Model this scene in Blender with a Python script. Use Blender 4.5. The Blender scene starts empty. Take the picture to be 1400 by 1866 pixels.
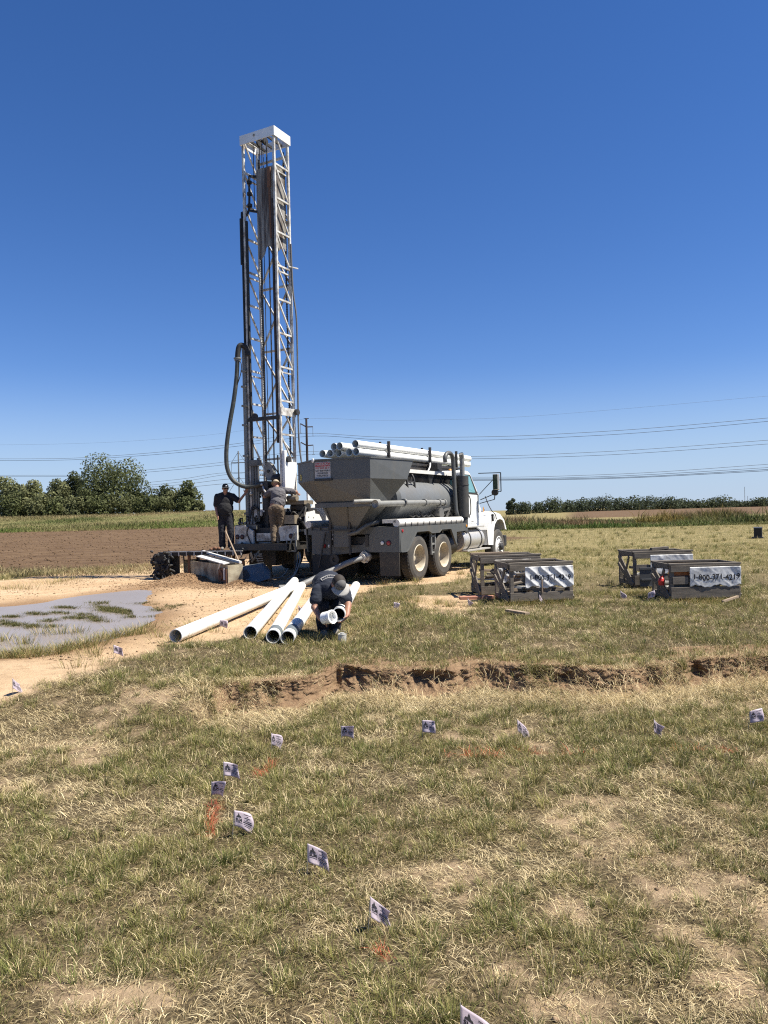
import bpy, bmesh, math, random
import numpy as np
from mathutils import Vector, Matrix

S = bpy.context.scene
R = math.radians
# ------------------------------------------------------------------ camera, sky, sun, exposure
EYE = 1.55
ROLL = R(1.4)
cam_data = bpy.data.cameras.new('camera')
cam = bpy.data.objects.new('camera', cam_data)
S.collection.objects.link(cam)
cr, sr = math.cos(ROLL), math.sin(ROLL)
cam.matrix_world = Matrix(((cr, sr, 0, 0), (0, 0, -1, 0), (-sr, cr, 0, EYE), (0, 0, 0, 1)))
cam_data.sensor_fit = 'HORIZONTAL'
cam_data.sensor_width = 36
cam_data.lens = 36.0
cam_data.shift_y = 2 / 1400
cam_data.clip_start = 0.05
cam_data.clip_end = 6000
S.camera = cam

SUN_EL, SUN_ROT = R(58), R(101)
world = bpy.data.worlds.new("World")
S.world = world
world.use_nodes = True
wn, wl = world.node_tree.nodes, world.node_tree.links
wn.clear()
sky = wn.new('ShaderNodeTexSky')
sky.sky_type = 'NISHITA'
sky.sun_disc = False
sky.sun_elevation = SUN_EL
sky.sun_rotation = SUN_ROT
sky.altitude = 400
sky.air_density = 1.0
sky.dust_density = 0.05
sky.ozone_density = 4.0
hs = wn.new('ShaderNodeHueSaturation')
hs.inputs['Saturation'].default_value = 1.22
hs.inputs['Value'].default_value = 1.0
bg = wn.new('ShaderNodeBackground')
bg.inputs['Strength'].default_value = 0.050
wo = wn.new('ShaderNodeOutputWorld')
wl.new(sky.outputs[0], hs.inputs['Color'])
tc = wn.new('ShaderNodeTexCoord'); sx = wn.new('ShaderNodeSeparateXYZ'); wl.new(tc.outputs['Generated'], sx.inputs[0])
mr = wn.new('ShaderNodeMapRange'); mr.interpolation_type = 'SMOOTHSTEP'
mr.inputs['From Min'].default_value = 0.0; mr.inputs['From Max'].default_value = 0.19; mr.inputs['To Min'].default_value = 0.78; mr.inputs['To Max'].default_value = 0.0
wl.new(sx.outputs['Z'], mr.inputs['Value'])
tint = wn.new('ShaderNodeMix'); tint.data_type = 'RGBA'; tint.blend_type = 'MULTIPLY'; tint.inputs[0].default_value = 1.0
tint.inputs[7].default_value = (1.04, 1.0, 1.24, 1)
pale = wn.new('ShaderNodeMix'); pale.data_type = 'RGBA'; pale.inputs[7].default_value = (4.3, 5.9, 8.1, 1)   # clean pale blue air low down
wl.new(hs.outputs[0], tint.inputs[6]); wl.new(mr.outputs[0], pale.inputs[0]); wl.new(tint.outputs[2], pale.inputs[6])
wl.new(pale.outputs[2], bg.inputs['Color'])
wl.new(bg.outputs[0], wo.inputs['Surface'])

sun_data = bpy.data.lights.new('sun', 'SUN')
sun_data.energy = 5.0
sun_data.angle = R(0.53)
sun_data.color = (1.0, 0.94, 0.83)
sun = bpy.data.objects.new('sun', sun_data)
S.collection.objects.link(sun)
to_sun = Vector((math.sin(SUN_ROT) * math.cos(SUN_EL), math.cos(SUN_ROT) * math.cos(SUN_EL), math.sin(SUN_EL)))
sun.rotation_euler = to_sun.to_track_quat('Z', 'Y').to_euler()
sun.location = to_sun * 60

S.view_settings.view_transform = 'Standard'
S.view_settings.look = 'None'
S.view_settings.gamma = 1
S.view_settings.use_curve_mapping = False
S.view_settings.exposure = 1.05
S.cycles.use_denoising = False
S.cycles.filter_width = 1.15
S.cycles.max_bounces = 5
S.cycles.transparent_max_bounces = 8

# ------------------------------------------------------------------ helpers
random.seed(7)
rng = np.random.default_rng(11)
COL = S.collection
FPX = 1400.0

def ab(px, py):
    dx, dy = px - 700.0, 935.0 - py
    return dx * cr + dy * sr, -dx * sr + dy * cr

def at(px, py, Y):                        # a point seen in the photograph, at the distance Y it really stands
    a, b = ab(px, py)
    return Vector((a * Y / FPX, Y, EYE + b * Y / FPX))

def ground_at(px, py, z=0.0):
    a, b = ab(px, py)
    d = (z - EYE) * FPX / b
    return Vector((a * d / FPX, d, z))

def tag(o, label=None, cat=None, group=None, kind=None):
    if label: o['label'] = label
    if cat: o['category'] = cat
    if group: o['group'] = group
    if kind: o['kind'] = kind
    return o

def empty(name, loc=(0, 0, 0), rz=0.0):
    o = bpy.data.objects.new(name, None)
    COL.objects.link(o)
    o.location = loc
    o.rotation_euler = (0, 0, rz)
    o.empty_display_size = 0.2
    return o

def copy_tree(o, parent=None):
    c = o.copy()
    COL.objects.link(c)
    if parent: c.parent = parent
    for ch in list(o.children):
        copy_tree(ch, c)
    return c

def frame_from(d):
    d = Vector(d).normalized()
    up = Vector((0, 0, 1)) if abs(d.z) < 0.95 else Vector((1, 0, 0))
    s = d.cross(up).normalized()
    return d, s, s.cross(d).normalized()

class MB:
    def __init__(self):
        self.v, self.f, self.sm, self.mi = [], [], [], []
        self.m = 0
    def add(self, verts, faces, smooth=False):
        n = len(self.v)
        self.v.extend([tuple(p) for p in verts])
        for f in faces:
            self.f.append([i + n for i in f]); self.sm.append(smooth); self.mi.append(self.m)
        return self
    def hexa(self, p):                    # eight corners: bottom ring then top ring
        return self.add(p, [(3, 2, 1, 0), (4, 5, 6, 7), (0, 1, 5, 4), (1, 2, 6, 5), (2, 3, 7, 6), (3, 0, 4, 7)])
    def box(self, x0, x1, y0, y1, z0, z1):
        return self.hexa([(x0, y0, z0), (x1, y0, z0), (x1, y1, z0), (x0, y1, z0), (x0, y0, z1), (x1, y0, z1), (x1, y1, z1), (x0, y1, z1)])
    def bar(self, a, b, w, h, roll=0.0):
        a, b = Vector(a), Vector(b)
        d, s, u = frame_from(b - a)
        if roll:
            c, n = math.cos(roll), math.sin(roll)
            s, u = s * c + u * n, u * c - s * n
        s, u = s * (w / 2), u * (h / 2)
        return self.hexa([a - s - u, a + s - u, a + s + u, a - s + u, b - s - u, b + s - u, b + s + u, b - s + u][0:4] + [b - s - u, b + s - u, b + s + u, b - s + u])
    def tube(self, pts, r, n=12, cap=True, smooth=True):
        pts = [Vector(p) for p in pts]
        rs = r if isinstance(r, (list, tuple)) else [r] * len(pts)
        rings = []
        _, s, u = frame_from(pts[1] - pts[0])
        for i, p in enumerate(pts):
            d = (pts[min(i + 1, len(pts) - 1)] - pts[max(i - 1, 0)]).normalized()
            s = (s - d * s.dot(d)).normalized()
            u = s.cross(d)
            rings.append([p + s * (math.cos(2 * math.pi * k / n) * rs[i]) + u * (math.sin(2 * math.pi * k / n) * rs[i]) for k in range(n)])
        vs = [q for rg in rings for q in rg]
        fs = []
        for i in range(len(pts) - 1):
            for k in range(n):
                k2 = (k + 1) % n
                fs.append((i * n + k, (i + 1) * n + k, (i + 1) * n + k2, i * n + k2))
        self.add(vs, fs, smooth)
        if cap:
            self.add(rings[0], [tuple(range(n))]); self.add(rings[-1], [tuple(reversed(range(n)))])
        return self
    def pipe(self, a, b, ro, ri, n=20):   # a hollow straight pipe
        a, b = Vector(a), Vector(b)
        d, s, u = frame_from(b - a)
        ring = lambda p, r: [p + s * (math.cos(2 * math.pi * k / n) * r) + u * (math.sin(2 * math.pi * k / n) * r) for k in range(n)]
        def strip(r1, r2, sm):
            self.add(r1 + r2, [(k, n + k, n + (k + 1) % n, (k + 1) % n) for k in range(n)], sm)
        strip(ring(a, ro), ring(b, ro), True); strip(ring(b, ri), ring(a, ri), True)
        strip(ring(a, ri), ring(a, ro), False); strip(ring(b, ro), ring(b, ri), False)
        return self
    def lathe(self, c, axis, prof, n=24, smooth=True):   # prof: (distance along axis, radius)
        c = Vector(c)
        d, s, u = frame_from(axis)
        for (t0, r0), (t1, r1) in zip(prof[:-1], prof[1:]):
            a = [c + d * t0 + (s * math.cos(2 * math.pi * k / n) + u * math.sin(2 * math.pi * k / n)) * r0 for k in range(n)]
            b = [c + d * t1 + (s * math.cos(2 * math.pi * k / n) + u * math.sin(2 * math.pi * k / n)) * r1 for k in range(n)]
            self.add(a + b, [(k, n + k, n + (k + 1) % n, (k + 1) % n) for k in range(n)], smooth)
        return self
    def prism(self, poly, off):           # polygon in space pushed along off
        off = Vector(off); p = [Vector(q) for q in poly]; n = len(p)
        self.add(p, [tuple(range(n))]); self.add([q + off for q in p], [tuple(reversed(range(n)))])
        for i in range(n):
            j = (i + 1) % n
            self.add([p[i], p[i] + off, p[j] + off, p[j]], [(0, 1, 2, 3)])
        return self
    def ball(self, c, r, n=12, m=8):
        c = Vector(c); rx, ry, rz = r if isinstance(r, (tuple, list)) else (r, r, r)
        vs, fs = [], []
        for i in range(m + 1):
            t = math.pi * i / m
            for k in range(n):
                a = 2 * math.pi * k / n
                vs.append(c + Vector((rx * math.sin(t) * math.cos(a), ry * math.sin(t) * math.sin(a), rz * math.cos(t))))
        for i in range(m):
            for k in range(n):
                fs.append((i * n + k, (i + 1) * n + k, (i + 1) * n + (k + 1) % n, i * n + (k + 1) % n))
        return self.add(vs, fs, True)
    def build(self, name, mats, parent=None, bevel=0.0, weld=False):
        me = bpy.data.meshes.new(name)
        me.from_pydata(self.v, [], self.f)
        me.polygons.foreach_set('use_smooth', self.sm)
        mats = mats if isinstance(mats, (list, tuple)) else [mats]
        for m in mats: me.materials.append(m)
        if max(self.mi, default=0) > 0: me.polygons.foreach_set('material_index', self.mi)
        if True:
            bm = bmesh.new(); bm.from_mesh(me)
            if weld: bmesh.ops.remove_doubles(bm, verts=bm.verts, dist=1e-4)
            bmesh.ops.recalc_face_normals(bm, faces=bm.faces)
            bm.to_mesh(me); bm.free()
        me.update()
        o = bpy.data.objects.new(name, me)
        COL.objects.link(o)
        if parent: o.parent = parent
        if bevel:
            md = o.modifiers.new('bevel', 'BEVEL'); md.width = bevel; md.segments = 2; md.limit_method = 'ANGLE'; md.angle_limit = R(40)
        return o

def spline(pts, n=8):                     # Catmull-Rom through points
    P = [Vector(p) for p in pts]; P = [P[0] * 2 - P[1]] + P + [P[-1] * 2 - P[-2]]
    out = []
    for i in range(1, len(P) - 2):
        for k in range(n):
            t = k / n
            out.append(0.5 * ((2 * P[i]) + (P[i + 1] - P[i - 1]) * t + (2 * P[i - 1] - 5 * P[i] + 4 * P[i + 1] - P[i + 2]) * t * t + (3 * P[i] - P[i - 1] - 3 * P[i + 1] + P[i + 2]) * t ** 3))
    return out + [P[-2]]

def text_faces(body, size, align='CENTER', bold=0.0, squash=1.0):
    cu = bpy.data.curves.new('txt', 'FONT')
    cu.body = body; cu.size = size; cu.align_x = align; cu.align_y = 'CENTER'; cu.offset = bold; cu.resolution_u = 3
    o = bpy.data.objects.new('txt', cu); COL.objects.link(o)
    me = o.to_mesh()
    vs = [(v.co.x * squash, v.co.y) for v in me.vertices]
    fs = [tuple(p.vertices) for p in me.polygons]
    o.to_mesh_clear()
    bpy.data.objects.remove(o); bpy.data.curves.remove(cu)
    return vs, fs

def add_text(mb, body, size, origin, right, up, bold=0.0, squash=1.0, fn=None):
    vs, fs = text_faces(body, size, 'CENTER', bold, squash)
    if origin is not None: origin, right, up = Vector(origin), Vector(right), Vector(up)
    mb.add([(fn(x, y) if fn else origin + right * x + up * y) for x, y in vs], fs)

# ------------------------------------------------------------------ materials
def nt(name):
    m = bpy.data.materials.new(name); m.use_nodes = True
    return m, m.node_tree.nodes, m.node_tree.links, m.node_tree.nodes['Principled BSDF']

def noise(N, L, scale, detail=4.0, rough=0.6, coord='Object', dim=None, stretch=None):
    t = N.new('ShaderNodeTexCoord'); n = N.new('ShaderNodeTexNoise')
    n.inputs['Scale'].default_value = scale; n.inputs['Detail'].default_value = detail; n.inputs['Roughness'].default_value = rough
    if stretch:
        mp = N.new('ShaderNodeMapping'); mp.inputs['Scale'].default_value = stretch
        L.new(t.outputs[coord], mp.inputs['Vector']); L.new(mp.outputs[0], n.inputs['Vector'])
    else:
        L.new(t.outputs[coord], n.inputs['Vector'])
    return n.outputs['Fac']

def ramp(N, L, fac, lo, hi):
    r = N.new('ShaderNodeMapRange'); r.inputs['From Min'].default_value = lo; r.inputs['From Max'].default_value = hi
    L.new(fac, r.inputs['Value']); return r.outputs[0]

def mixc(N, L, fac, a, b):
    m = N.new('ShaderNodeMix'); m.data_type = 'RGBA'
    for s, v in ((m.inputs[6], a), (m.inputs[7], b)):
        if isinstance(v, (tuple, list)): s.default_value = (*v, 1)
        else: L.new(v, s)
    if isinstance(fac, float): m.inputs[0].default_value = fac
    else: L.new(fac, m.inputs[0])
    return m.outputs[2]

def bump(N, L, P, h, strength=0.3, dist=0.01):
    b = N.new('ShaderNodeBump'); b.inputs['Strength'].default_value = strength; b.inputs['Distance'].default_value = dist
    L.new(h, b.inputs['Height']); L.new(b.outputs[0], P.inputs['Normal'])

def paint(name, col, dirt=(0.22, 0.16, 0.10), amt=0.35, rough=0.45, scale=2.2, metal=0.0, streak=None, bmp=0.08, lo=0.5, hi=0.75):
    m, N, L, P = nt(name)
    f1 = noise(N, L, scale, 6, 0.65, stretch=streak)
    f2 = noise(N, L, scale * 6, 4, 0.7)
    a = mixc(N, L, ramp(N, L, f2, 0.25, 0.85), tuple(c * 0.86 for c in col), tuple(min(1, c * 1.1) for c in col))
    k = N.new('ShaderNodeMath'); k.operation = 'MULTIPLY'; k.inputs[1].default_value = amt
    L.new(ramp(N, L, f1, lo, hi), k.inputs[0])
    L.new(mixc(N, L, k.outputs[0], a, dirt), P.inputs['Base Color'])
    L.new(ramp(N, L, f2, -1.0, 1.6), P.inputs['Roughness'])
    rr = N.new('ShaderNodeMapRange'); rr.inputs['To Min'].default_value = rough - 0.1; rr.inputs['To Max'].default_value = min(1, rough + 0.25)
    L.new(f1, rr.inputs['Value']); L.new(rr.outputs[0], P.inputs['Roughness'])
    P.inputs['Metallic'].default_value = metal
    if bmp: bump(N, L, P, f2, bmp, 0.01)
    return m

M = {}
M['grey'] = paint('grey_paint', (0.078, 0.081, 0.079), (0.12, 0.098, 0.068), 0.5, 0.42, 1.3, streak=(1.6, 1.6, 0.25), bmp=0.015)
M['white'] = paint('white_paint', (0.72, 0.72, 0.70), (0.45, 0.36, 0.26), 0.35, 0.32, 1.5)
M['white_metal'] = paint('white_worn_metal', (0.56, 0.55, 0.51), (0.10, 0.065, 0.04), 0.85, 0.5, 4.0, lo=0.44, hi=0.66)
M['white_deck'] = paint('pale_deck_cover', (0.58, 0.57, 0.54), (0.38, 0.32, 0.25), 0.5, 0.6, 3.0)
M['dark'] = paint('dark_steel', (0.022, 0.021, 0.020), (0.10, 0.07, 0.05), 0.5, 0.5, 5.0)
M['black'] = paint('black_rubber', (0.014, 0.014, 0.014), (0.06, 0.05, 0.04), 0.5, 0.65, 4.0)
M['tyre'] = paint('tyre_rubber', (0.042, 0.040, 0.037), (0.12, 0.10, 0.075), 0.6, 0.85, 3.0, lo=0.35, hi=0.7)
M['rim'] = paint('dusty_rim', (0.46, 0.41, 0.31), (0.22, 0.16, 0.10), 0.7, 0.55, 4.0, lo=0.42, hi=0.7)
M['rim_white'] = paint('white_rim', (0.78, 0.77, 0.74), (0.35, 0.27, 0.2), 0.4, 0.45, 5.0)
M['steel'] = paint('worn_steel', (0.15, 0.145, 0.135), (0.06, 0.045, 0.03), 0.7, 0.42, 4.0, metal=0.35)
M['galv'] = paint('galvanised_pipe', (0.22, 0.22, 0.205), (0.08, 0.07, 0.06), 0.6, 0.5, 7.0, metal=0.2)
M['alu'] = paint('brushed_aluminium', (0.52, 0.50, 0.46), (0.28, 0.22, 0.15), 0.5, 0.35, 3.0, metal=0.45)
M['rust'] = paint('rusty_steel', (0.16, 0.075, 0.04), (0.05, 0.03, 0.02), 0.7, 0.75, 6.0)
M['railbrown'] = paint('oily_brown_rail', (0.035, 0.022, 0.016), (0.10, 0.05, 0.03), 0.5, 0.6, 4.0)
M['plate'] = paint('stained_plate', (0.27, 0.255, 0.225), (0.045, 0.026, 0.018), 0.95, 0.6, 2.6, streak=(2.4, 2.4, 0.22), lo=0.42, hi=0.60)
M['pvc'] = paint('white_pvc', (0.74, 0.74, 0.70), (0.34, 0.28, 0.20), 0.5, 0.32, 3.5, bmp=0.0, lo=0.54, hi=0.78)
M['wood'] = paint('weathered_wood', (0.172, 0.147, 0.117), (0.055, 0.045, 0.035), 0.8, 0.85, 3.0, streak=(1.2, 9, 9), lo=0.4, hi=0.7)
M['wood_new'] = paint('pale_wood', (0.28, 0.21, 0.145), (0.12, 0.085, 0.06), 0.6, 0.8, 3.0, streak=(1, 8, 8))
M['brick'] = paint('red_board', (0.36, 0.16, 0.11), (0.25, 0.19, 0.13), 0.6, 0.85, 4.0)
M['beige'] = paint('muddy_beige_steel', (0.46, 0.41, 0.29), (0.115, 0.068, 0.038), 0.9, 0.6, 2.2, lo=0.40, hi=0.62)
M['mud'] = paint('caked_mud', (0.20, 0.12, 0.07), (0.10, 0.06, 0.035), 0.7, 0.9, 5.0, bmp=0.5)
M['bluegrey'] = paint('blue_grey_steel', (0.12, 0.145, 0.16), (0.12, 0.09, 0.07), 0.5, 0.5, 3.0)
M['hose'] = paint('hose_rubber', (0.035, 0.040, 0.037), (0.13, 0.13, 0.115), 0.55, 0.5, 5.0)
M['red'] = paint('red_lens', (0.30, 0.012, 0.014), (0.1, 0.02, 0.02), 0.3, 0.25, 9.0)
M['redlid'] = paint('red_plastic', (0.55, 0.03, 0.025), (0.2, 0.05, 0.04), 0.3, 0.4, 9.0)
M['orange'] = paint('orange_plastic', (0.48, 0.16, 0.045), (0.12, 0.06, 0.04), 0.6, 0.6, 9.0)
M['lampwhite'] = paint('white_lens', (0.62, 0.62, 0.60), (0.4, 0.38, 0.35), 0.2, 0.2, 9.0)
M['amber'] = paint('amber_lens', (0.55, 0.24, 0.03), (0.2, 0.1, 0.03), 0.4, 0.3, 9.0)
M['signwhite'] = paint('sign_white', (0.40, 0.39, 0.38), (0.3, 0.27, 0.25), 0.3, 0.6, 6.0)
M['signred'] = paint('sign_red', (0.34, 0.02, 0.035), (0.25, 0.05, 0.05), 0.3, 0.6, 6.0)
M['ink'] = paint('black_print', (0.015, 0.015, 0.018), (0.03, 0.03, 0.03), 0.3, 0.7, 9.0, bmp=0)
M['yellow'] = paint('yellow_sticker', (0.52, 0.45, 0.13), (0.3, 0.25, 0.1), 0.4, 0.5, 9.0)
M['vinyl'] = paint('wrinkled_vinyl', (0.62, 0.62, 0.61), (0.20, 0.195, 0.19), 0.5, 0.35, 6.0, lo=0.5, hi=0.62)
M['skin'] = paint('skin', (0.30, 0.15, 0.095), (0.22, 0.10, 0.06), 0.3, 0.5, 14.0, bmp=0)
M['navy'] = paint('navy_cotton', (0.010, 0.014, 0.026), (0.03, 0.035, 0.05), 0.4, 0.9, 10.0, bmp=0.3)
M['blackcloth'] = paint('black_cotton', (0.011, 0.011, 0.013), (0.03, 0.028, 0.026), 0.4, 0.9, 10.0, bmp=0.3)
M['jeans'] = paint('dark_work_trousers', (0.012, 0.013, 0.020), (0.06, 0.05, 0.042), 0.4, 0.9, 7.0, bmp=0.3)
M['greycloth'] = paint('grey_cotton', (0.105, 0.10, 0.108), (0.06, 0.057, 0.06), 0.5, 0.9, 9.0, bmp=0.4)
M['khaki'] = paint('khaki_trousers', (0.125, 0.092, 0.062), (0.07, 0.05, 0.035), 0.6, 0.9, 8.0, bmp=0.3)
M['boot'] = paint('dusty_boot', (0.16, 0.15, 0.135), (0.3, 0.26, 0.2), 0.6, 0.8, 10.0)
M['capgrey'] = paint('grey_cap', (0.115, 0.112, 0.107), (0.07, 0.068, 0.065), 0.5, 0.9, 12.0)
M['capwhite'] = paint('white_brim', (0.34, 0.33, 0.31), (0.26, 0.24, 0.21), 0.4, 0.85, 12.0)
M['hat'] = paint('tan_hat', (0.36, 0.30, 0.22), (0.2, 0.16, 0.11), 0.5, 0.9, 9.0)
M['hair'] = paint('dark_hair', (0.02, 0.014, 0.01), (0.04, 0.03, 0.02), 0.4, 0.7, 20.0)
M['can'] = paint('tin_can', (0.55, 0.54, 0.50), (0.25, 0.22, 0.2), 0.5, 0.35, 14.0, metal=0.3)
M['flag'] = paint('flag_film', (0.66, 0.60, 0.70), (0.5, 0.45, 0.5), 0.2, 0.4, 6.0, bmp=0)
M['pole'] = paint('brown_pole', (0.050, 0.032, 0.028), (0.03, 0.02, 0.02), 0.4, 0.8, 1.0)
M['polegrey'] = paint('grey_pole', (0.16, 0.165, 0.17), (0.1, 0.1, 0.1), 0.4, 0.7, 1.0)
M['wire'] = paint('conductor', (0.10, 0.105, 0.11), (0.08, 0.08, 0.08), 0.3, 0.6, 1.0, bmp=0)
M['boxdark'] = paint('dark_cabinet', (0.05, 0.052, 0.055), (0.1, 0.09, 0.08), 0.4, 0.5, 3.0)

def glass(name, col):
    m, N, L, P = nt(name)
    L.new(mixc(N, L, noise(N, L, 1.5, 3), col, tuple(c * 1.5 for c in col)), P.inputs['Base Color'])
    P.inputs['Roughness'].default_value = 0.06
    P.inputs['Coat Weight'].default_value = 0.6
    return m
M['glass'] = glass('tinted_glass', (0.10, 0.22, 0.22))
M['mirror'] = glass('mirror_glass', (0.03, 0.045, 0.03))

def vcol_mat(name, transl=0.3, rough=0.8):
    m, N, L, P = nt(name)
    a = N.new('ShaderNodeAttribute'); a.attribute_name = 'tint'
    P.inputs['Roughness'].default_value = rough
    P.inputs['Specular IOR Level'].default_value = 0.25
    L.new(a.outputs['Color'], P.inputs['Base Color'])
    if transl:
        t = N.new('ShaderNodeBsdfTranslucent'); mx = N.new('ShaderNodeMixShader'); mx.inputs[0].default_value = transl
        L.new(a.outputs['Color'], t.inputs['Color']); L.new(P.outputs[0], mx.inputs[1]); L.new(t.outputs[0], mx.inputs[2])
        L.new(mx.outputs[0], N['Material Output'].inputs['Surface'])
    return m
M['blade'] = vcol_mat('grass_blades', 0.25)
M['leaf'] = vcol_mat('tree_leaves', 0.35)
M['bark'] = paint('bark', (0.09, 0.07, 0.055), (0.04, 0.03, 0.025), 0.6, 0.9, 4.0)

# ------------------------------------------------------------------ terrain
def _hash(ix, iy, seed):
    h = (ix.astype(np.int64) * 374761393 + iy.astype(np.int64) * 668265263 + seed * 1442695041) & 0x7fffffff
    h = ((h ^ (h >> 13)) * 1274126177) & 0x7fffffff
    return ((h ^ (h >> 16)) & 0xffff) / 65535.0

def vnoise(x, y, seed=0):
    ix, iy = np.floor(x), np.floor(y); fx, fy = x - ix, y - iy
    fx, fy = fx * fx * (3 - 2 * fx), fy * fy * (3 - 2 * fy)
    a, b = _hash(ix, iy, seed), _hash(ix + 1, iy, seed); c, d = _hash(ix, iy + 1, seed), _hash(ix + 1, iy + 1, seed)
    return (a * (1 - fx) + b * fx) * (1 - fy) + (c * (1 - fx) + d * fx) * fy

def fbm(x, y, s, seed=0, oct=4):
    v, a, t = 0, 1.0, 0
    for k in range(oct):
        v = v + a * vnoise(x * s * 2 ** k + 17.3 * k, y * s * 2 ** k - 9.1 * k, seed + k); t += a; a *= 0.55
    return v / t

def sstep(a, b, x):
    t = np.clip((x - a) / (b - a), 0, 1); return t * t * (3 - 2 * t)

def poly_sd(x, y, poly):                  # signed distance, negative inside
    x, y = np.asarray(x, float), np.asarray(y, float)
    d = np.full(x.shape, 1e18); ins = np.zeros(x.shape, bool); n = len(poly)
    for i in range(n):
        ax, ay = poly[i]; bx, by = poly[(i + 1) % n]; ex, ey = bx - ax, by - ay
        t = np.clip(((x - ax) * ex + (y - ay) * ey) / (ex * ex + ey * ey + 1e-12), 0, 1)
        d = np.minimum(d, (x - ax - t * ex) ** 2 + (y - ay - t * ey) ** 2)
        c = ((ay > y) != (by > y)) & (x < (bx - ax) * (y - ay) / (by - ay + 1e-12) + ax)
        ins ^= c
    return np.where(ins, -1, 1) * np.sqrt(d)

gpoly = lambda px: [tuple(ground_at(*p)[:2]) for p in px]
SAND = gpoly([(-160, 1072), (27, 1055), (120, 1044), (204, 1037), (300, 1031), (430, 1022), (560, 1016), (700, 1018), (840, 1030), (880, 1044), (800, 1062),
              (690, 1070), (660, 1078), (640, 1100), (590, 1120), (530, 1160), (430, 1163), (310, 1176), (250, 1192), (200, 1206), (130, 1226), (60, 1250), (-20, 1268), (-160, 1300)])
SAND2 = gpoly([(735, 1098), (770, 1086), (880, 1084), (895, 1092), (850, 1104), (840, 1118), (760, 1112)])
POND = gpoly([(-160, 1108), (0, 1104), (100, 1093), (200, 1079), (268, 1070), (246, 1084), (228, 1096), (272, 1108), (285, 1122), (262, 1134), (256, 1148), (205, 1156), (160, 1173), (90, 1186), (0, 1197), (-160, 1206)])
FIELD = [(-400, 24), (-7.5, 22.3), (-4.5, 24), (2, 30), (8, 42), (4, 60), (-12, 82), (-60, 84), (-400, 90)]
LIP = [ground_at(*p) for p in [(421, 1243), (475, 1243), (514, 1242), (562, 1236), (588, 1224), (614, 1212), (688, 1219), (757, 1223), (792, 1220), (842, 1212), (900, 1210), (937, 1212),
                               (1033, 1216), (1130, 1216), (1207, 1210), (1269, 1200), (1373, 1196), (1400, 1196)]]
LIPX = np.array([-30, -3.2] + [p.x for p in LIP] + [5.5, 30]); LIPY = np.array([8.3, 7.7] + [p.y for p in LIP] + [8.0, 8.6])
LOW = -0.23
def lip_y(x): return np.interp(x, LIPX, LIPY)
def lip_edge(x): x = np.asarray(x, float); return (fbm(x, x * 0, 3.1, 71, 4) - 0.5) * 0.20 + (fbm(x, x * 0, 11, 73, 3) - 0.5) * 0.10

MOUNDS = [(-4.85, 18.6, 0.22, 0.50, 0.36), (-4.3, 17.7, 0.04, 1.0, 0.5), (-3.15, 16.95, 0.13, 0.40, 0.28)]
def height(x, y, back=0.0):
    x, y = np.asarray(x, float), np.asarray(y, float)
    yl = lip_y(x) + lip_edge(x)
    steep = sstep(-1.75, -1.45, x)                         # how abrupt the little bank is
    w = 0.26 * steep + 1.5 * (1 - steep)
    t = sstep(0, 1, (yl - 0.02 + back * steep - y) / w)
    z = LOW * t
    near = 1 - sstep(30, 60, y)
    z = z + near * (0.05 * (fbm(x, y, 0.45, 3) - 0.5) * (1 - np.exp(-((y - yl) / 0.6) ** 2)) + 0.025 * (fbm(x, y, 2.1, 5, 3) - 0.5))
    pd = poly_sd(x, y, POND)
    pd = pd + 0.7 * (fbm(x, y, 0.9, 25, 4) - 0.5) * (np.abs(pd) < 2)
    z = z * sstep(-0.2, 0.6, np.abs(pd) + np.where(pd > 0, 0, -9) + 0.2) - 0.07 * sstep(0.50, -0.40, pd)
    for mx, my, mh, rx, ry in MOUNDS:
        z = z + mh * np.exp(-(((x - mx) / rx) ** 2 + ((y - my) / ry) ** 2)) * (0.75 + 0.5 * fbm(x, y, 3.0, 21, 3) + 0.35 * (fbm(x, y, 11.0, 23, 3) - 0.5))
    # the field climbs to a grassy rise on the left
    az = x / np.maximum(y, 1)
    left = sstep(-0.03, -0.12, az)
    rise = np.interp(y, [22, 40, 78, 84, 112, 150, 400, 5000], [0, 0.12, 0.50, 0.62, 2.35, 2.6, 0.5, 0])
    z = z + left * rise * (1 + 0.16 * sstep(-0.35, -0.22, az) - 0.12) + left * sstep(80, 90, y) * (1 - sstep(150, 250, y)) * 0.5 * (fbm(x, y, 0.08, 8) - 0.5)
    return z

def attr(me, name, arr, dom='POINT'):
    a = me.attributes.new(name, 'FLOAT_COLOR', dom)
    a.data.foreach_set('color', np.ascontiguousarray(arr, dtype=np.float32).ravel())

def grid_mesh(name, X, Y, Z, mat, smooth=True):
    nr, nc = X.shape
    co = np.stack([X, Y, Z], -1).reshape(-1, 3).astype(np.float32)
    idx = np.arange(nr * nc).reshape(nr, nc)
    q = np.stack([idx[:-1, :-1], idx[:-1, 1:], idx[1:, 1:], idx[1:, :-1]], -1).reshape(-1, 4)
    me = bpy.data.meshes.new(name)
    me.vertices.add(len(co)); me.vertices.foreach_set('co', co.ravel())
    me.loops.add(q.size); me.loops.foreach_set('vertex_index', q.ravel().astype(np.int32))
    me.polygons.add(len(q)); me.polygons.foreach_set('loop_start', np.arange(0, q.size, 4, dtype=np.int32))
    me.polygons.foreach_set('use_smooth', np.full(len(q), smooth))
    me.update(calc_edges=True)
    me.materials.append(mat)
    o = bpy.data.objects.new(name, me); COL.objects.link(o)
    return o

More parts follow.
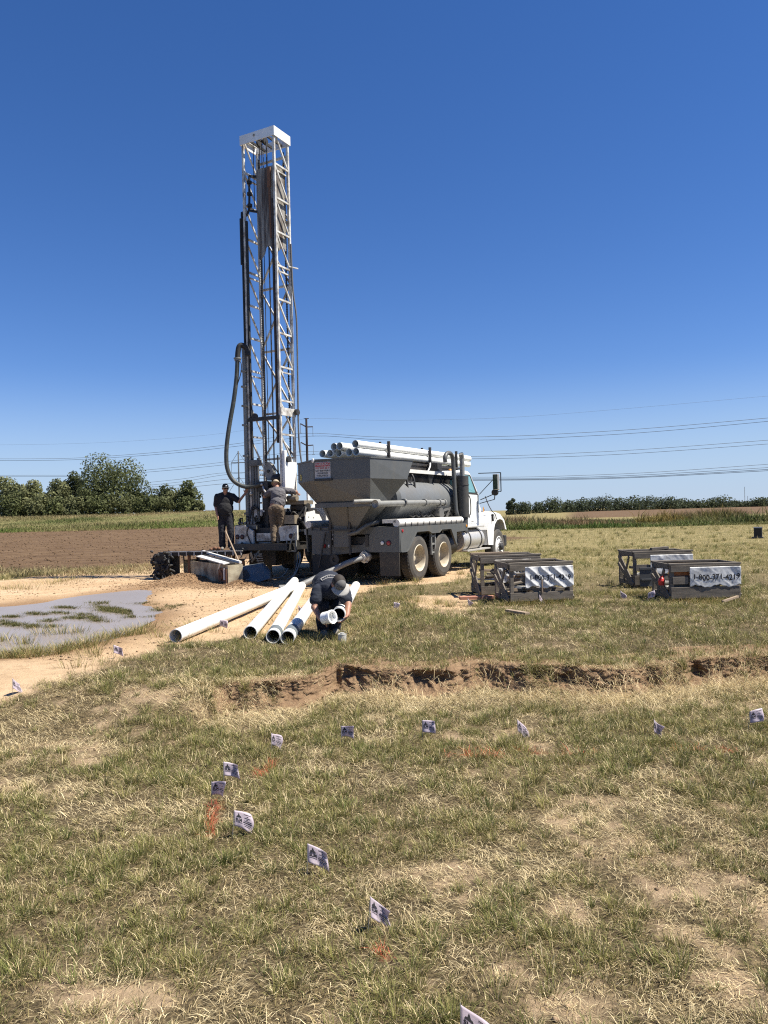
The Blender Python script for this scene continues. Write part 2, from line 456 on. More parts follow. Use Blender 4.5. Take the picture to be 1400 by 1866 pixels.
rows = [-8.0]
while rows[-1] < 4200:
    yy = rows[-1]; rows.append(yy + (0.5 if yy < 1 else 0.0095 * max(yy, 4.0) if yy < 30 else 0.022 * yy))
rows = np.array(rows)
sgn = np.linspace(-1, 1, 460); tt = np.sign(sgn) * np.abs(sgn) ** 1.9
GX = tt[None, :] * (1.9 * np.maximum(rows, 0) + 12)[:, None]; GY = np.repeat(rows[:, None], len(tt), 1)
GZ = height(GX, GY, 0.42)

def masks_at(x, y):
    n1 = fbm(x, y, 1.3, 31) - 0.5; n2 = fbm(x, y, 5.0, 33, 3) - 0.5
    sd = np.minimum(poly_sd(x, y, SAND), poly_sd(x, y, SAND2)) + n1 * 0.9 + n2 * 0.3
    sand = sstep(0.15, -0.15, sd)
    pd = poly_sd(x, y, POND) + n1 * 0.25
    wet = sstep(0.9, -0.1, pd)
    for mx, my, mh, rx, ry in MOUNDS:
        wet = np.maximum(wet, 0.9 * sstep(1.6, 0.7, np.sqrt(((x - mx) / (rx * 1.4)) ** 2 + ((y - my) / (ry * 1.4)) ** 2) + n1))
    fd = poly_sd(x, y, FIELD) + (fbm(x, y, 0.35, 41) - 0.5) * 2.5
    field = sstep(0.5, -0.8, fd)
    far = sstep(120, 125, y) * sstep(0.23, 0.255, x / np.maximum(y, 1) + 0.012 * (fbm(x, y, 0.02, 43) - .5)) * (1 - sstep(520, 540, y))
    field = np.maximum(field, far)
    return sand, field, wet
m_s, m_f, m_w = masks_at(GX, GY)
# sprayed orange marks on the turf
PAINT = []
for pts in ([(815, 1377), (860, 1376), (908, 1376)], [(945, 1369), (1010, 1370), (1080, 1372)], [(1225, 1366), (1275, 1364)], [(1318, 1366), (1345, 1368)],
            [(470, 1412), (494, 1400), (497, 1395)], [(398, 1462), (388, 1478), (385, 1500), (386, 1522)], [(694, 1745), (697, 1738)]):
    PAINT.append([ground_at(px, py, LOW) for px, py in pts])
def paint_at(x, y):
    d = np.full(np.shape(x), 9.0)
    for pl in PAINT:
        for a, b in zip(pl[:-1], pl[1:]):
            ex, ey = b.x - a.x, b.y - a.y
            t = np.clip(((x - a.x) * ex + (y - a.y) * ey) / (ex * ex + ey * ey), 0, 1)
            d = np.minimum(d, np.hypot(x - a.x - t * ex, y - a.y - t * ey))
    return sstep(0.06, 0.015, d + 0.09 * (fbm(x, y, 14.0, 51, 2) - 0.35))

def ground_material():
    m, N, L, P = nt('ground_soil_and_dry_turf')
    at_ = N.new('ShaderNodeAttribute'); at_.attribute_name = 'masks'
    sp = N.new('ShaderNodeSeparateColor'); L.new(at_.outputs['Color'], sp.inputs[0])
    a2 = N.new('ShaderNodeAttribute'); a2.attribute_name = 'cover'
    s2 = N.new('ShaderNodeSeparateColor'); L.new(a2.outputs['Color'], s2.inputs[0])
    big = noise(N, L, 0.5, 5, 0.65); mid = noise(N, L, 4.0, 6, 0.7); fine = noise(N, L, 38.0, 5, 0.75); grit = noise(N, L, 140.0, 3, 0.7)
    soil = mixc(N, L, ramp(N, L, mid, 0.3, 0.7), (0.178, 0.122, 0.074), (0.311, 0.226, 0.141))
    shaded_thatch = mixc(N, L, ramp(N, L, fine, 0.42, 0.72), (0.045, 0.034, 0.018), (0.23, 0.175, 0.095))  # dead thatch, its dark end painted as shade in gaps between blades
    a3 = N.new('ShaderNodeAttribute'); a3.attribute_name = 'turf'
    s3 = N.new('ShaderNodeSeparateColor'); L.new(a3.outputs['Color'], s3.inputs[0])
    dirt = mixc(N, L, ramp(N, L, fine, 0.3, 0.7), soil, (0.370, 0.274, 0.174))
    base = mixc(N, L, s3.outputs[1], shaded_thatch, dirt)
    # the far turf shows as a mix of straw and olive
    farturf = mixc(N, L, ramp(N, L, noise(N, L, 1.1, 6, 0.75, stretch=(0.5, 1, 1)), 0.33, 0.67), (0.118, 0.107, 0.041), (0.266, 0.211, 0.100))
    base = mixc(N, L, s2.outputs[0], base, farturf)
    green = mixc(N, L, ramp(N, L, noise(N, L, 0.35, 6, 0.75), 0.35, 0.65), (0.081, 0.096, 0.028), (0.178, 0.148, 0.067))
    base = mixc(N, L, s2.outputs[1], base, green)
    till = mixc(N, L, ramp(N, L, noise(N, L, 0.9, 8, 0.8, stretch=(0.5, 1.2, 1)), 0.34, 0.66), (0.068, 0.040, 0.022), (0.155, 0.102, 0.057))
    base = mixc(N, L, sp.outputs[1], base, till)
    sandc = mixc(N, L, ramp(N, L, big, 0.35, 0.65), (0.422, 0.291, 0.169), (0.506, 0.372, 0.236))
    sandc = mixc(N, L, ramp(N, L, mid, 0.50, 0.72), sandc, (0.303, 0.203, 0.114))
    sandc = mixc(N, L, ramp(N, L, fine, 0.55, 0.80), sandc, (0.337, 0.233, 0.139))
    sandc = mixc(N, L, ramp(N, L, noise(N, L, 1.6, 7, 0.75, stretch=(0.6, 1.6, 1)), 0.55, 0.70), sandc, (0.363, 0.253, 0.152))
    base = mixc(N, L, sp.outputs[0], base, sandc)
    wetc = mixc(N, L, ramp(N, L, fine, 0.3, 0.7), (0.165, 0.098, 0.050), (0.275, 0.175, 0.098))
    base = mixc(N, L, sp.outputs[2], base, wetc)
    base = mixc(N, L, s2.outputs[2], base, (0.444, 0.111, 0.056))
    L.new(base, P.inputs['Base Color'])
    P.inputs['Roughness'].default_value = 0.95
    P.inputs['Specular IOR Level'].default_value = 0.15
    ad = N.new('ShaderNodeMath'); ad.operation = 'ADD'; L.new(fine, ad.inputs[0]); L.new(grit, ad.inputs[1])
    ad2 = N.new('ShaderNodeMath'); ad2.operation = 'MULTIPLY_ADD'; ad2.inputs[1].default_value = 3.0; L.new(mid, ad2.inputs[0]); L.new(ad.outputs[0], ad2.inputs[2])
    bump(N, L, P, ad2.outputs[0], 0.65, 0.022)
    return m
M['ground'] = ground_material()
ground = grid_mesh('ground', GX, GY, GZ, M['ground'])
tag(ground, kind='structure')
attr(ground.data, 'masks', np.stack([m_s, m_f, m_w, np.ones_like(m_s)], -1))
farm = sstep(11, 24, GY)
greenm = np.maximum(sstep(80, 86, GY) * sstep(-0.02, -0.09, GX / np.maximum(GY, 1)), sstep(55, 60, GY) * sstep(0.08, 0.12, GX / np.maximum(GY, 1)) * (1 - sstep(75, 85, GY))) * (0.75 + 0.25 * fbm(GX, GY, 0.05, 61))
pm = np.where(GY < 7.4, paint_at(GX, GY), 0)
attr(ground.data, 'cover', np.stack([farm, greenm, pm * 0.4, np.ones_like(farm)], -1))

# muddy water standing on the sand
def water_material():
    m, N, L, P = nt('muddy_water')
    L.new(mixc(N, L, noise(N, L, 0.7, 4, 0.6), (0.250, 0.213, 0.188), (0.200, 0.168, 0.146)), P.inputs['Base Color'])
    P.inputs['Roughness'].default_value = 0.22
    P.inputs['Specular IOR Level'].default_value = 0.14
    P.inputs['IOR'].default_value = 1.33
    bump(N, L, P, noise(N, L, 9.0, 3, 0.5), 0.06, 0.01)
    return m
wx, wy = np.meshgrid(np.linspace(-13, -3.6, 90), np.linspace(8, 19, 110))
water = grid_mesh('pond_water', wx, wy, np.full_like(wx, -0.027), water_material())
bm = bmesh.new(); bm.from_mesh(water.data)
drop = [f for f in bm.faces if poly_sd(*[np.array([c]) for c in f.calc_center_median()[:2]], POND)[0] > 0.75]
bmesh.ops.delete(bm, geom=drop, context='FACES'); bm.to_mesh(water.data); bm.free()
tag(water, kind='structure')

# the raw earth face of the little bank
def bank_material():
    m, N, L, P = nt('bank_earth')
    a = noise(N, L, 5.0, 6, 0.7); b = noise(N, L, 40.0, 5, 0.7)
    c = mixc(N, L, ramp(N, L, a, 0.3, 0.7), (0.148, 0.090, 0.052), (0.266, 0.181, 0.111))
    L.new(mixc(N, L, ramp(N, L, b, 0.35, 0.8), c, (0.200, 0.133, 0.078)), P.inputs['Base Color'])
    P.inputs['Roughness'].default_value = 0.95; P.inputs['Specular IOR Level'].default_value = 0.1
    bump(N, L, P, b, 0.9, 0.02)
    return m
ux = np.linspace(-1.62, 6.2, 620)
prof = np.array([(0.62, -0.004), (0.3, -0.004), (0.15, -0.004), (0.05, 0.016), (0.0, 0.002), (-0.03, -0.012), (-0.05, -0.035), (-0.058, -0.06), (-0.066, -0.085), (-0.078, -0.11), (-0.095, -0.135), (-0.12, -0.16), (-0.15, -0.185), (-0.19, -0.21), (-0.24, -0.232), (-0.34, -0.265)])
def dense(a, k=4):                        # the profile with k steps between its points
    i = np.linspace(0, len(a) - 1, (len(a) - 1) * k + 1); return np.interp(i, np.arange(len(a)), a)
wcol = lambda a: dense(np.array(a))[:, None]
prof = np.stack([dense(prof[:, 0]), dense(prof[:, 1])], -1)
BX = np.repeat(ux[None, :], len(prof), 0)
edge = lip_edge(ux)
BY = lip_y(ux)[None, :] + prof[:, :1] + edge[None, :] * wcol([0, .2, .6, .9, 1, 1, 1, 1, 1, 1, .9, .8, .6, .4, .2, .1])
BZ = np.repeat(prof[:, 1:], len(ux), 1)
crag = np.abs(fbm(BX * 1.0, BZ * 2.2 + 3, 7.0, 77, 5) - 0.5) * 2
crag2 = np.abs(fbm(BX * 1.3, BZ * 2.0 + 9, 26.0, 78, 3) - 0.5) * 2
cave = sstep(0.58, 0.74, fbm(BX, BZ * 0.8, 2.6, 79, 4)) * wcol([0, 0, 0, 0, 0, .3, .6, .9, 1, 1, .9, .6, .3, 0, 0, 0])
wgt = wcol([0, .02, .1, .4, .8, 1, 1, 1, 1, 1, 1, 1, .9, .7, .4, .1])
BY = BY - (crag - 0.35) * 0.085 * wgt - (crag2 - 0.4) * 0.03 * wgt + cave * 0.14
BZ = BZ + (fbm(BX, BY, 8.0, 81, 3) - 0.5) * 0.035 * sstep(0.1, 0.8, wgt) + (fbm(ux, ux * 0, 1.7, 83, 3) - .6)[None, :] * 0.06 * sstep(0.2, .8, wgt)
topw = wcol([1, 1, .9, .6, .3, 0, 0, 0, 0, 0, 0, 0, 0, 0, 0, 0])
BZ = BZ + topw * (height(BX, BY + 0.25) + 0.003)
fade = sstep(-1.62, -1.2, ux)[None, :]
BZ = BZ * fade + (height(BX, BY) - 0.03) * (1 - fade)
bank = grid_mesh('dirt_bank', BX, BY, BZ, bank_material())
tag(bank, kind='structure')

# ------------------------------------------------------------------ grass
def blades(name, x, y, z, h, w, lean, ang, col, label_kind='stuff', two=True, mat=None, bendk=0.7):
    n = len(x)
    d = np.stack([np.cos(ang), np.sin(ang), np.zeros(n)], -1)
    tw = ang + np.pi / 2 + rng.normal(0, 0.7, n)
    s = np.stack([np.cos(tw), np.sin(tw), np.zeros(n)], -1) * (w / 2)[:, None]
    up = np.array([0, 0, 1.0])
    p = np.stack([x, y, z], -1)
    l1 = lean * 0.75; l2 = np.minimum(lean * 1.0 + bendk * rng.random(n), 1.75)
    mid = p + (up * np.cos(l1)[:, None] + d * np.sin(l1)[:, None]) * (h * 0.55)[:, None]
    tip = mid + (up * np.cos(l2)[:, None] + d * np.sin(l2)[:, None]) * (h * 0.5)[:, None]
    if two:
        V = np.stack([p - s, p + s, mid - s * 0.85, mid + s * 0.85, tip], 1); k = 5
        F = np.array([0, 1, 3, 0, 3, 2, 2, 3, 4])
    else:
        V = np.stack([p - s, p + s, tip], 1); k = 3
        F = np.array([0, 1, 2])
    V = V.reshape(-1, 3).astype(np.float32)
    I = (np.arange(n)[:, None] * k + F[None, :]).ravel().astype(np.int32)
    me = bpy.data.meshes.new(name)
    me.vertices.add(len(V)); me.vertices.foreach_set('co', V.ravel())
    me.loops.add(len(I)); me.loops.foreach_set('vertex_index', I)
    me.polygons.add(len(I) // 3); me.polygons.foreach_set('loop_start', np.arange(0, len(I), 3, dtype=np.int32))
    me.update(calc_edges=True)
    c = np.repeat(np.concatenate([np.clip(col, 0, 1), np.ones((n, 1))], 1)[:, None, :], k, 1)
    attr(me, 'tint', c)
    me.materials.append(mat or M['blade'])
    o = bpy.data.objects.new(name, me); COL.objects.link(o)
    if label_kind: tag(o, kind=label_kind)
    return o

STRAW = np.array([0.46, 0.36, 0.175]); STRAW2 = np.array([0.33, 0.245, 0.115]); OLIVE = np.array([0.225, 0.205, 0.070]); GREEN = np.array([0.105, 0.128, 0.036]); BROWN = np.array([0.15, 0.105, 0.058])
def wedge(n, d0, d1, k=0.57, pad=1.5):
    u = rng.random(n); d = np.sqrt(d0 * d0 + u * (d1 * d1 - d0 * d0))
    return (rng.random(n) * 2 - 1) * (k * d + pad), d
def lerp(a, b, t): return a[None, :] * (1 - t)[:, None] + b[None, :] * t[:, None]

GRASS = []
def field_keep(x, y):
    s, f, w = masks_at(x, y)
    return (1 - s) * (1 - f) * (1 - sstep(0.25, -0.05, poly_sd(x, y, POND))), s
def turf(x, y):
    """shares of green growth, straw mat and bare earth at a spot"""
    big = fbm(x, y, 0.55, 101, 3); mid = fbm(x, y, 1.9, 103, 3); sm = fbm(x, y, 5.5, 105, 3)
    upper = sstep(-0.1, 0.3, y - lip_y(x))
    green = sstep(0.45, 0.63, 0.24 * big + 0.36 * mid + 0.42 * sm + 0.024 + 0.09 * upper + 0.05 * np.exp(-((y - 3.0) / 0.9) ** 2) * (x < 0.2))
    b2 = 0.40 * fbm(x + 7, y, 0.9, 107, 3) + 0.38 * fbm(x, y + 3, 3.0, 109, 3) + 0.22 * fbm(x, y, 9.0, 111, 2)
    bare = sstep(0.52, 0.64, b2 + 0.03 * (x > 0.3) * (1 - upper) - 0.07 * upper) * (1 - 0.8 * green)
    foot = np.exp(-((y - lip_y(x) + 0.45) / 0.24) ** 2) * sstep(-2.2, -1.0, x)      # straw heaped below the bank
    green = green * (1 - 0.8 * foot); bare = bare * (1 - 0.9 * foot)
    return green, bare, foot
LIGHT = np.array([0.86, 0.72, 0.44])
def emit(x, y, kind, size=1.0):
    n = len(x)
    g, bare, foot = turf(x, y)
    v = 0.40 + 0.80 * rng.random(n)
    sm = fbm(x, y, 7.0, 117, 2)
    if kind == 'straw':
        col = lerp(LIGHT, STRAW2, np.clip(rng.random(n) * 1.1 - 0.15 + 0.5 * (sm - 0.5), 0, 1)) * v[:, None]
        gm = rng.random(n) < g * 0.5
        col[gm] = lerp(OLIVE, STRAW2, rng.random(gm.sum())) * v[gm][:, None]
        h = (0.04 + 0.08 * rng.random(n)) * size * (1 + 0.8 * foot); w = (0.0020 + 0.0022 * rng.random(n)) * size
        lean = 1.05 + 0.5 * rng.random(n)
    else:
        col = lerp(OLIVE, GREEN, np.clip(sm * 1.8 - 0.5 + 0.5 * (rng.random(n) - .5), 0, 1)) * v[:, None]
        dry = rng.random(n) > g * 0.75 + 0.18
        col[dry] = lerp(STRAW, BROWN, rng.random(dry.sum())) * v[dry][:, None]
        h = (0.03 + 0.05 * rng.random(n)) * size * (0.75 + 0.5 * g); w = (0.0020 + 0.0022 * rng.random(n)) * size
        lean = 0.25 + 1.0 * rng.random(n)
    pt = rng.random(n) < paint_at(x, y) * 0.6
    col[pt] = np.array([0.62, 0.17, 0.09])[None, :] * v[pt][:, None]
    return h, w, lean, col, g, bare, foot

def grass_zone(d0, d1, dens, size, shares=(0.5, 0.32, 0.18), two=True):
    area = 0.57 * (d1 * d1 - d0 * d0) + 3.0 * (d1 - d0)
    n = int(area * dens)
    out = []
    for kind, sh in zip(('straw', 'short', 'tuft'), shares):
        k = int(n * sh)
        if kind == 'tuft':                # rosettes of green blades, larger where the turf is green
            nc = max(20, k // 40)
            cx, cy = wedge(nc, d0, d1)
            g0, b0, f0 = turf(cx, cy)
            ok = rng.random(nc) < 0.10 + 0.90 * g0 ** 0.8
            cx, cy, g0 = cx[ok], cy[ok], g0[ok]
            rad = (0.02 + 0.05 * rng.random(len(cx)) ** 1.5) * size * (0.7 + 0.6 * g0)
            rep = (25 + 45 * rng.random(len(cx)) + 30 * g0).astype(int)
            ci = np.repeat(np.arange(len(cx)), rep)
            a = rng.random(len(ci)) * 2 * np.pi; rr = np.abs(rng.normal(0, 1, len(ci))) * rad[ci]
            x, y = cx[ci] + np.cos(a) * rr, cy[ci] + np.sin(a) * rr
            base = lerp(GREEN, OLIVE, rng.random(len(cx)) ** 0.8) * (0.75 + 0.6 * rng.random(len(cx)))[:, None]
            col = base[ci] * (0.65 + 0.6 * rng.random(len(ci)))[:, None]
            dry = rng.random(len(ci)) < 0.20
            col[dry] = lerp(LIGHT, STRAW2, rng.random(dry.sum()))
            pt = rng.random(len(ci)) < paint_at(x, y) * 0.6
            col[pt] = np.array([0.62, 0.17, 0.09])
            h = (0.035 + 0.070 * rng.random(len(ci))) * size * (0.7 + 0.7 * rng.random(len(cx)))[ci]
            w = (0.0020 + 0.0022 * rng.random(len(ci))) * size
            ang = a + rng.normal(0, 0.5, len(ci)); lean = np.minimum(0.2 + 0.65 * rr / rad[ci] * rng.random(len(ci)) + 0.35 * rng.random(len(ci)), 1.35)
            keepf, s = field_keep(x, y); foot = turf(x, y)[2]
            keep = rng.random(len(x)) < np.clip(keepf, 0, 1) * (1 - 0.6 * foot)
        else:
            x, y = wedge(k, d0, d1)
            h, w, lean, col, g, bare, foot = emit(x, y, kind, size)
            ang = rng.random(len(x)) * 2 * np.pi
            lay = fbm(x, y, 1.2, 119, 2) * 9.0                          # straw combed one way in patches
            cmb = rng.random(len(x)) < 0.45; ang[cmb] = lay[cmb] + rng.normal(0, 0.5, cmb.sum())
            keepf, s = field_keep(x, y)
            speck = sstep(0.38, 0.58, fbm(x, y, 9.0 / size, 115, 3))    # small dark gaps between the tussocks
            pr = (1 - (0.35 if kind == 'straw' else 0.85) * bare) * (0.22 + 0.78 * speck) * ((1 - 0.45 * g) if kind == 'straw' else (0.22 + 0.78 * g))
            pr = np.clip(pr + 0.6 * foot * (kind == 'straw'), 0, 1)
            keep = rng.random(len(x)) < keepf * pr
        yl = lip_y(x) + lip_edge(x); onface = (y < yl - 0.015) & (y > yl - 0.24) & (x > -1.45)
        scruff = sstep(0.54, 0.66, fbm(x, y * 0, 1.9, 113, 3))          # stretches where straw hangs over the face
        keep &= ~(onface & (rng.random(len(x)) > 0.06 + 0.90 * scruff))
        out.append([q[keep] for q in (x, y, h, w, lean, ang, col)])
    x, y, h, w, lean, ang, col = [np.concatenate([o[i] for o in out]) for i in range(7)]
    GRASS.append((x, y, h, w, lean, ang, col, two))

# straw heaped along the foot of the bank and hanging over its lip
nS = 15000
sx_ = rng.uniform(-1.9, 6.0, nS); off_ = np.where(rng.random(nS) < 0.68, -0.30 + 0.11 * rng.normal(size=nS), 0.02 + 0.05 * rng.normal(size=nS))
sy_ = lip_y(sx_) + lip_edge(sx_) + off_
kp = rng.random(nS) < sstep(0.36, 0.60, fbm(sx_, sy_ * 0.6, 2.4, 127, 3)) * (0.35 + 0.65 * (off_ < -0.1))
sx_, sy_, off_ = sx_[kp], sy_[kp], off_[kp]; nS = len(sx_)
GRASS.append((sx_, sy_, 0.08 + 0.14 * rng.random(nS), 0.0022 + 0.002 * rng.random(nS), np.where(off_ > -0.1, 1.1, 0.8) + 0.5 * rng.random(nS), np.where(off_ > -0.1, -np.pi / 2 + rng.normal(0, 0.8, nS), rng.random(nS) * 2 * np.pi), lerp(LIGHT, STRAW2, rng.random(nS)) * (0.6 + 0.6 * rng.random(nS))[:, None], True))
tg, tb, tf = turf(GX, GY)
attr(ground.data, 'turf', np.stack([tg, tb, tf, np.ones_like(tg)], -1))
grass_zone(2.1, 4.6, 21000, 0.72, (0.46, 0.28, 0.26))
grass_zone(4.6, 7.6, 14000, 0.88, (0.46, 0.29, 0.25))
grass_zone(7.2, 14.0, 4800, 1.1, (0.36, 0.46, 0.18))
grass_zone(14.0, 30.0, 560, 1.6, (0.38, 0.46, 0.16))
grass_zone(30.0, 66.0, 85, 2.4, (0.45, 0.45, 0.10))

# loose tufts that grow out of the sand and fringe the water
def tufts(px_list, per, hgt, spread, greenish=0.5):
    xs, ys, hs, cs, an, ln = [], [], [], [], [], []
    for (px, py, k) in px_list:
        c = ground_at(px, py)
        n = int(per * k)
        a = rng.random(n) * 2 * np.pi; r = np.abs(rng.normal(0, spread * k ** 0.5, n))
        xs.append(c.x + np.cos(a) * r * 1.5); ys.append(c.y + np.sin(a) * r)
        hs.append(hgt * (0.4 + 0.8 * rng.random(n))); an.append(a); ln.append(np.minimum(0.15 + 0.6 * rng.random(n) + 0.2 * r / spread, 1.4))
        t = rng.random(n) > greenish
        col = lerp(GREEN, OLIVE, rng.random(n)); col[t] = lerp(STRAW, STRAW2, rng.random(t.sum()))
        cs.append(col * (0.7 + 0.6 * rng.random(n))[:, None])
    x, y, h, a, l, c = map(np.concatenate, (xs, ys, hs, an, ln, cs))
    GRASS.append((x, y, h, np.full(len(x), 0.0045), l, a, c, True))
tufts([(350, 1140, 2.5), (480, 1135, 1.5), (540, 1128, 2), (520, 1160, 2), (470, 1163, 1.5), (330, 1168, 2), (290, 1160, 1), (395, 1150, 1), (760, 1095, 3), (800, 1100, 3), (820, 1106, 3), (735, 1090, 2),
       (655, 1052, 3), (640, 1060, 2), (700, 1066, 2), (760, 1062, 2), (840, 1046, 2), (175, 1190, 1), (168, 1196, 1), (140, 1216, 1), (270, 1140, 1), (720, 1120, 3), (750, 1112, 2), (540, 1090, 2), (585, 1092, 2)], 70, 0.16, 0.10)
tufts([(30, 1072, 2), (45, 1075, 2), (10, 1074, 3), (110, 1060, 5), (95, 1064, 3), (130, 1057, 3), (225, 1047, 1), (20, 1052, 6), (60, 1050, 5), (100, 1046, 5), (150, 1041, 4), (190, 1038, 5), (230, 1034, 6), (270, 1033, 5), (295, 1031, 3), (-30, 1056, 6)], 60, 0.16, 0.25, 0.35)
fr = [(int(px), int(py), 2) for px, py in zip(np.linspace(10, 260, 26) + rng.normal(0, 6, 26), np.interp(np.linspace(10, 260, 26), [0, 90, 160, 205, 256], [1198, 1188, 1175, 1159, 1150]) + rng.normal(0, 3, 26))]
tufts(fr + [(110, 1152, 2), (140, 1150, 1.5), (75, 1152, 1), (45, 1170, 2), (5, 1165, 2), (60, 1188, 3), (30, 1195, 3)], 60, 0.17, 0.09, 0.6)
mats = []
for (x0, y0, x1, y1, k) in [(105, 1104, 150, 1106, 9), (160, 1097, 285, 1098, 20), (175, 1104, 240, 1112, 26), (185, 1108, 235, 1116, 26), (95, 1114, 165, 1120, 12), (140, 1124, 175, 1124, 9), (260, 1112, 330, 1104, 16), (45, 1115, 85, 1117, 9), (5, 1121, 40, 1123, 7), (0, 1135, 48, 1136, 14), (50, 1140, 98, 1139, 12), (235, 1122, 275, 1121, 8), (80, 1128, 110, 1128, 5), (120, 1122, 150, 1125, 6), (170, 1128, 200, 1129, 6), (0, 1128, 12, 1130, 3)]:
    for i in range(k):
        t = random.random(); mats.append((x0 + (x1 - x0) * t, y0 + (y1 - y0) * t + random.gauss(0, 1.2), 1.2))
tufts(mats, 60, 0.055, 0.07, 0.9)
GRASS[-1] = GRASS[-1][:6] + (GRASS[-1][6] * 0.55, True)

tufts([(px, 1100 - (px - 930) * 0.05 + 3, 1.6) for px in range(925, 1050, 7)] + [(px, 1097 + (px % 3), 1.6) for px in range(1218, 1352, 7)] + [(px, 1085, 1.5) for px in range(1130, 1215, 12)] + [(885 + 4 * k, 1075 + 2 * k, 1.3) for k in range(10)] + [(568, 1165, 2), (580, 1167, 2), (600, 1167, 2), (612, 1165, 2), (640, 1160, 3), (555, 1168, 2), (660, 1150, 3), (680, 1140, 3), (635, 1176, 2), (618, 1180, 2)], 60, 0.13, 0.10, 0.5)
def flush(name, sel):
    x, y, h, w, lean, ang, col = [np.concatenate([g[i] for g in sel]) for i in range(7)]
    two = sel[0][7]
    blades(name, x, y, np.where(poly_sd(x, y, POND) < -0.3, -0.03, height(x, y) - 0.006), h, w, lean, ang, col, two=two)
flush('grass', GRASS)

# rank weeds along the far edge of the turf and on the rise
def weeds(n, xs, ys, hlo, hhi, cols, w0, az=None):
    x = rng.uniform(*xs, n); y = rng.uniform(*ys, n)
    return x, y
def weed_band(n, ylo, yhi, k0, k1, h0, h1, c1, c2, clump=0.25, top=None):
    y = ylo + (yhi - ylo) * rng.random(n); k = k0 + (k1 - k0) * rng.random(n); x = k * y
    nn = fbm(x, y, clump, 131, 3)
    h = (h0 + (h1 - h0) * rng.random(n)) * (0.15 + 3.2 * nn ** 2)
    if top is not None: h = h * top(k)
    t = np.clip((fbm(x, y, clump * 0.7, 137, 3) - 0.35) * 3.2 + rng.normal(0, 0.25, n), 0, 1)
    col = lerp(np.array(c1), np.array(c2), t) * (0.6 + 0.8 * rng.random(n))[:, None]
    return x, y, h, np.full(n, 0.045) * (0.6 + rng.random(n)), 0.1 + 1.2 * rng.random(n), rng.random(n) * 2 * np.pi, col, True
W = [weed_band(26000, 58, 68, 0.0, 0.62, 0.25, 0.55, (0.074, 0.111, 0.026), (0.148, 0.141, 0.052)),
     weed_band(34000, 64, 84, 0.0, 0.47, 0.3, 0.95, (0.078, 0.080, 0.030), (0.190, 0.128, 0.068), 0.13, lambda k: 0.75 + 0.9 * sstep(0.26, 0.13, k)),
     weed_band(5000, 66, 76, 0.33, 0.47, 0.3, 0.9, (0.118, 0.111, 0.030), (0.207, 0.148, 0.044), 0.4),
     weed_band(6000, 60, 70, 0.44, 0.62, 0.4, 0.9, (0.074, 0.089, 0.026), (0.163, 0.133, 0.059), 0.3),
     weed_band(26000, 79, 92, -0.75, 0.05, 0.06, 0.32, (0.089, 0.126, 0.026), (0.185, 0.155, 0.067), 0.09),
     weed_band(80000, 87, 128, -0.8, 0.05, 0.06, 0.34, (0.080, 0.098, 0.030), (0.237, 0.189, 0.096), 0.10),
     weed_band(9000, 21.5, 24.5, -0.62, -0.2, 0.04, 0.16, (0.118, 0.118, 0.044), (0.266, 0.215, 0.111), 0.5)]
x, y, h, w, lean, ang, col = [np.concatenate([g[i] for g in W]) for i in range(7)]
w[-9000:] *= 0.3
blades('weeds', x, y, height(x, y) - 0.03, h, w, lean, ang, col)
# clods: lumps on the turned field, the sand, the spoil and under the bank
def clods(name, x, y, r, col):
    n = len(x); z = height(x, y)
    oc = np.array([(1, 0, 0), (0, 1, 0), (-1, 0, 0), (0, -1, 0), (0, 0, 1), (0, 0, -0.6)], float)
    tri = np.array([(0, 1, 4), (1, 2, 4), (2, 3, 4), (3, 0, 4), (1, 0, 5), (2, 1, 5), (3, 2, 5), (0, 3, 5)])
    V = oc[None] * r[:, None, None] * (0.55 + 0.75 * rng.random((n, 6, 3))); V[:, :, 2] *= 0.75
    a = rng.random(n) * 6.28; c_, s_ = np.cos(a)[:, None], np.sin(a)[:, None]
    X, Y = V[:, :, 0] * c_ - V[:, :, 1] * s_, V[:, :, 0] * s_ + V[:, :, 1] * c_
    V = np.stack([X + x[:, None], Y + y[:, None], V[:, :, 2] + z[:, None] + 0.2 * r[:, None]], -1).reshape(-1, 3).astype(np.float32)
    I = (np.arange(n)[:, None, None] * 6 + tri[None]).ravel().astype(np.int32)
    me = bpy.data.meshes.new(name); me.vertices.add(len(V)); me.vertices.foreach_set('co', V.ravel()); me.loops.add(len(I)); me.loops.foreach_set('vertex_index', I)
    me.polygons.add(len(I) // 3); me.polygons.foreach_set('loop_start', np.arange(0, len(I), 3, dtype=np.int32)); me.update(calc_edges=True)
    attr(me, 'tint', np.repeat(np.concatenate([col, np.ones((n, 1))], 1)[:, None], 6, 1)); me.materials.append(M['clod'])
    o = bpy.data.objects.new(name, me); COL.objects.link(o); tag(o, kind='stuff')
M['clod'] = vcol_mat('earth_clods', 0.0, 0.95)
cx, cy = [], []; crd, cc_ = [], []
n = 9000; y = 22 + 58 * rng.random(n) ** 1.6; x = (-0.62 + 0.7 * rng.random(n)) * y; k = masks_at(x, y)[1] > 0.7; x, y = x[k], y[k]
cx.append(x); cy.append(y); crd.append((0.010 + 0.030 * rng.random(len(x)) ** 3) * (1 + y / 60)); cc_.append(np.array([0.115, 0.073, 0.041])[None] * (0.75 + 0.5 * rng.random(len(x)))[:, None])
n = 9000; y = 8.5 + 14 * rng.random(n); x = (-0.6 + 0.75 * rng.random(n)) * y; sd_ = masks_at(x, y); k = (sd_[0] > 0.6) & (poly_sd(x, y, POND) > 0.3) & (rng.random(n) < sstep(0.40, 0.62, fbm(x, y, 0.9, 141, 3)) + 0.05); x, y = x[k], y[k]
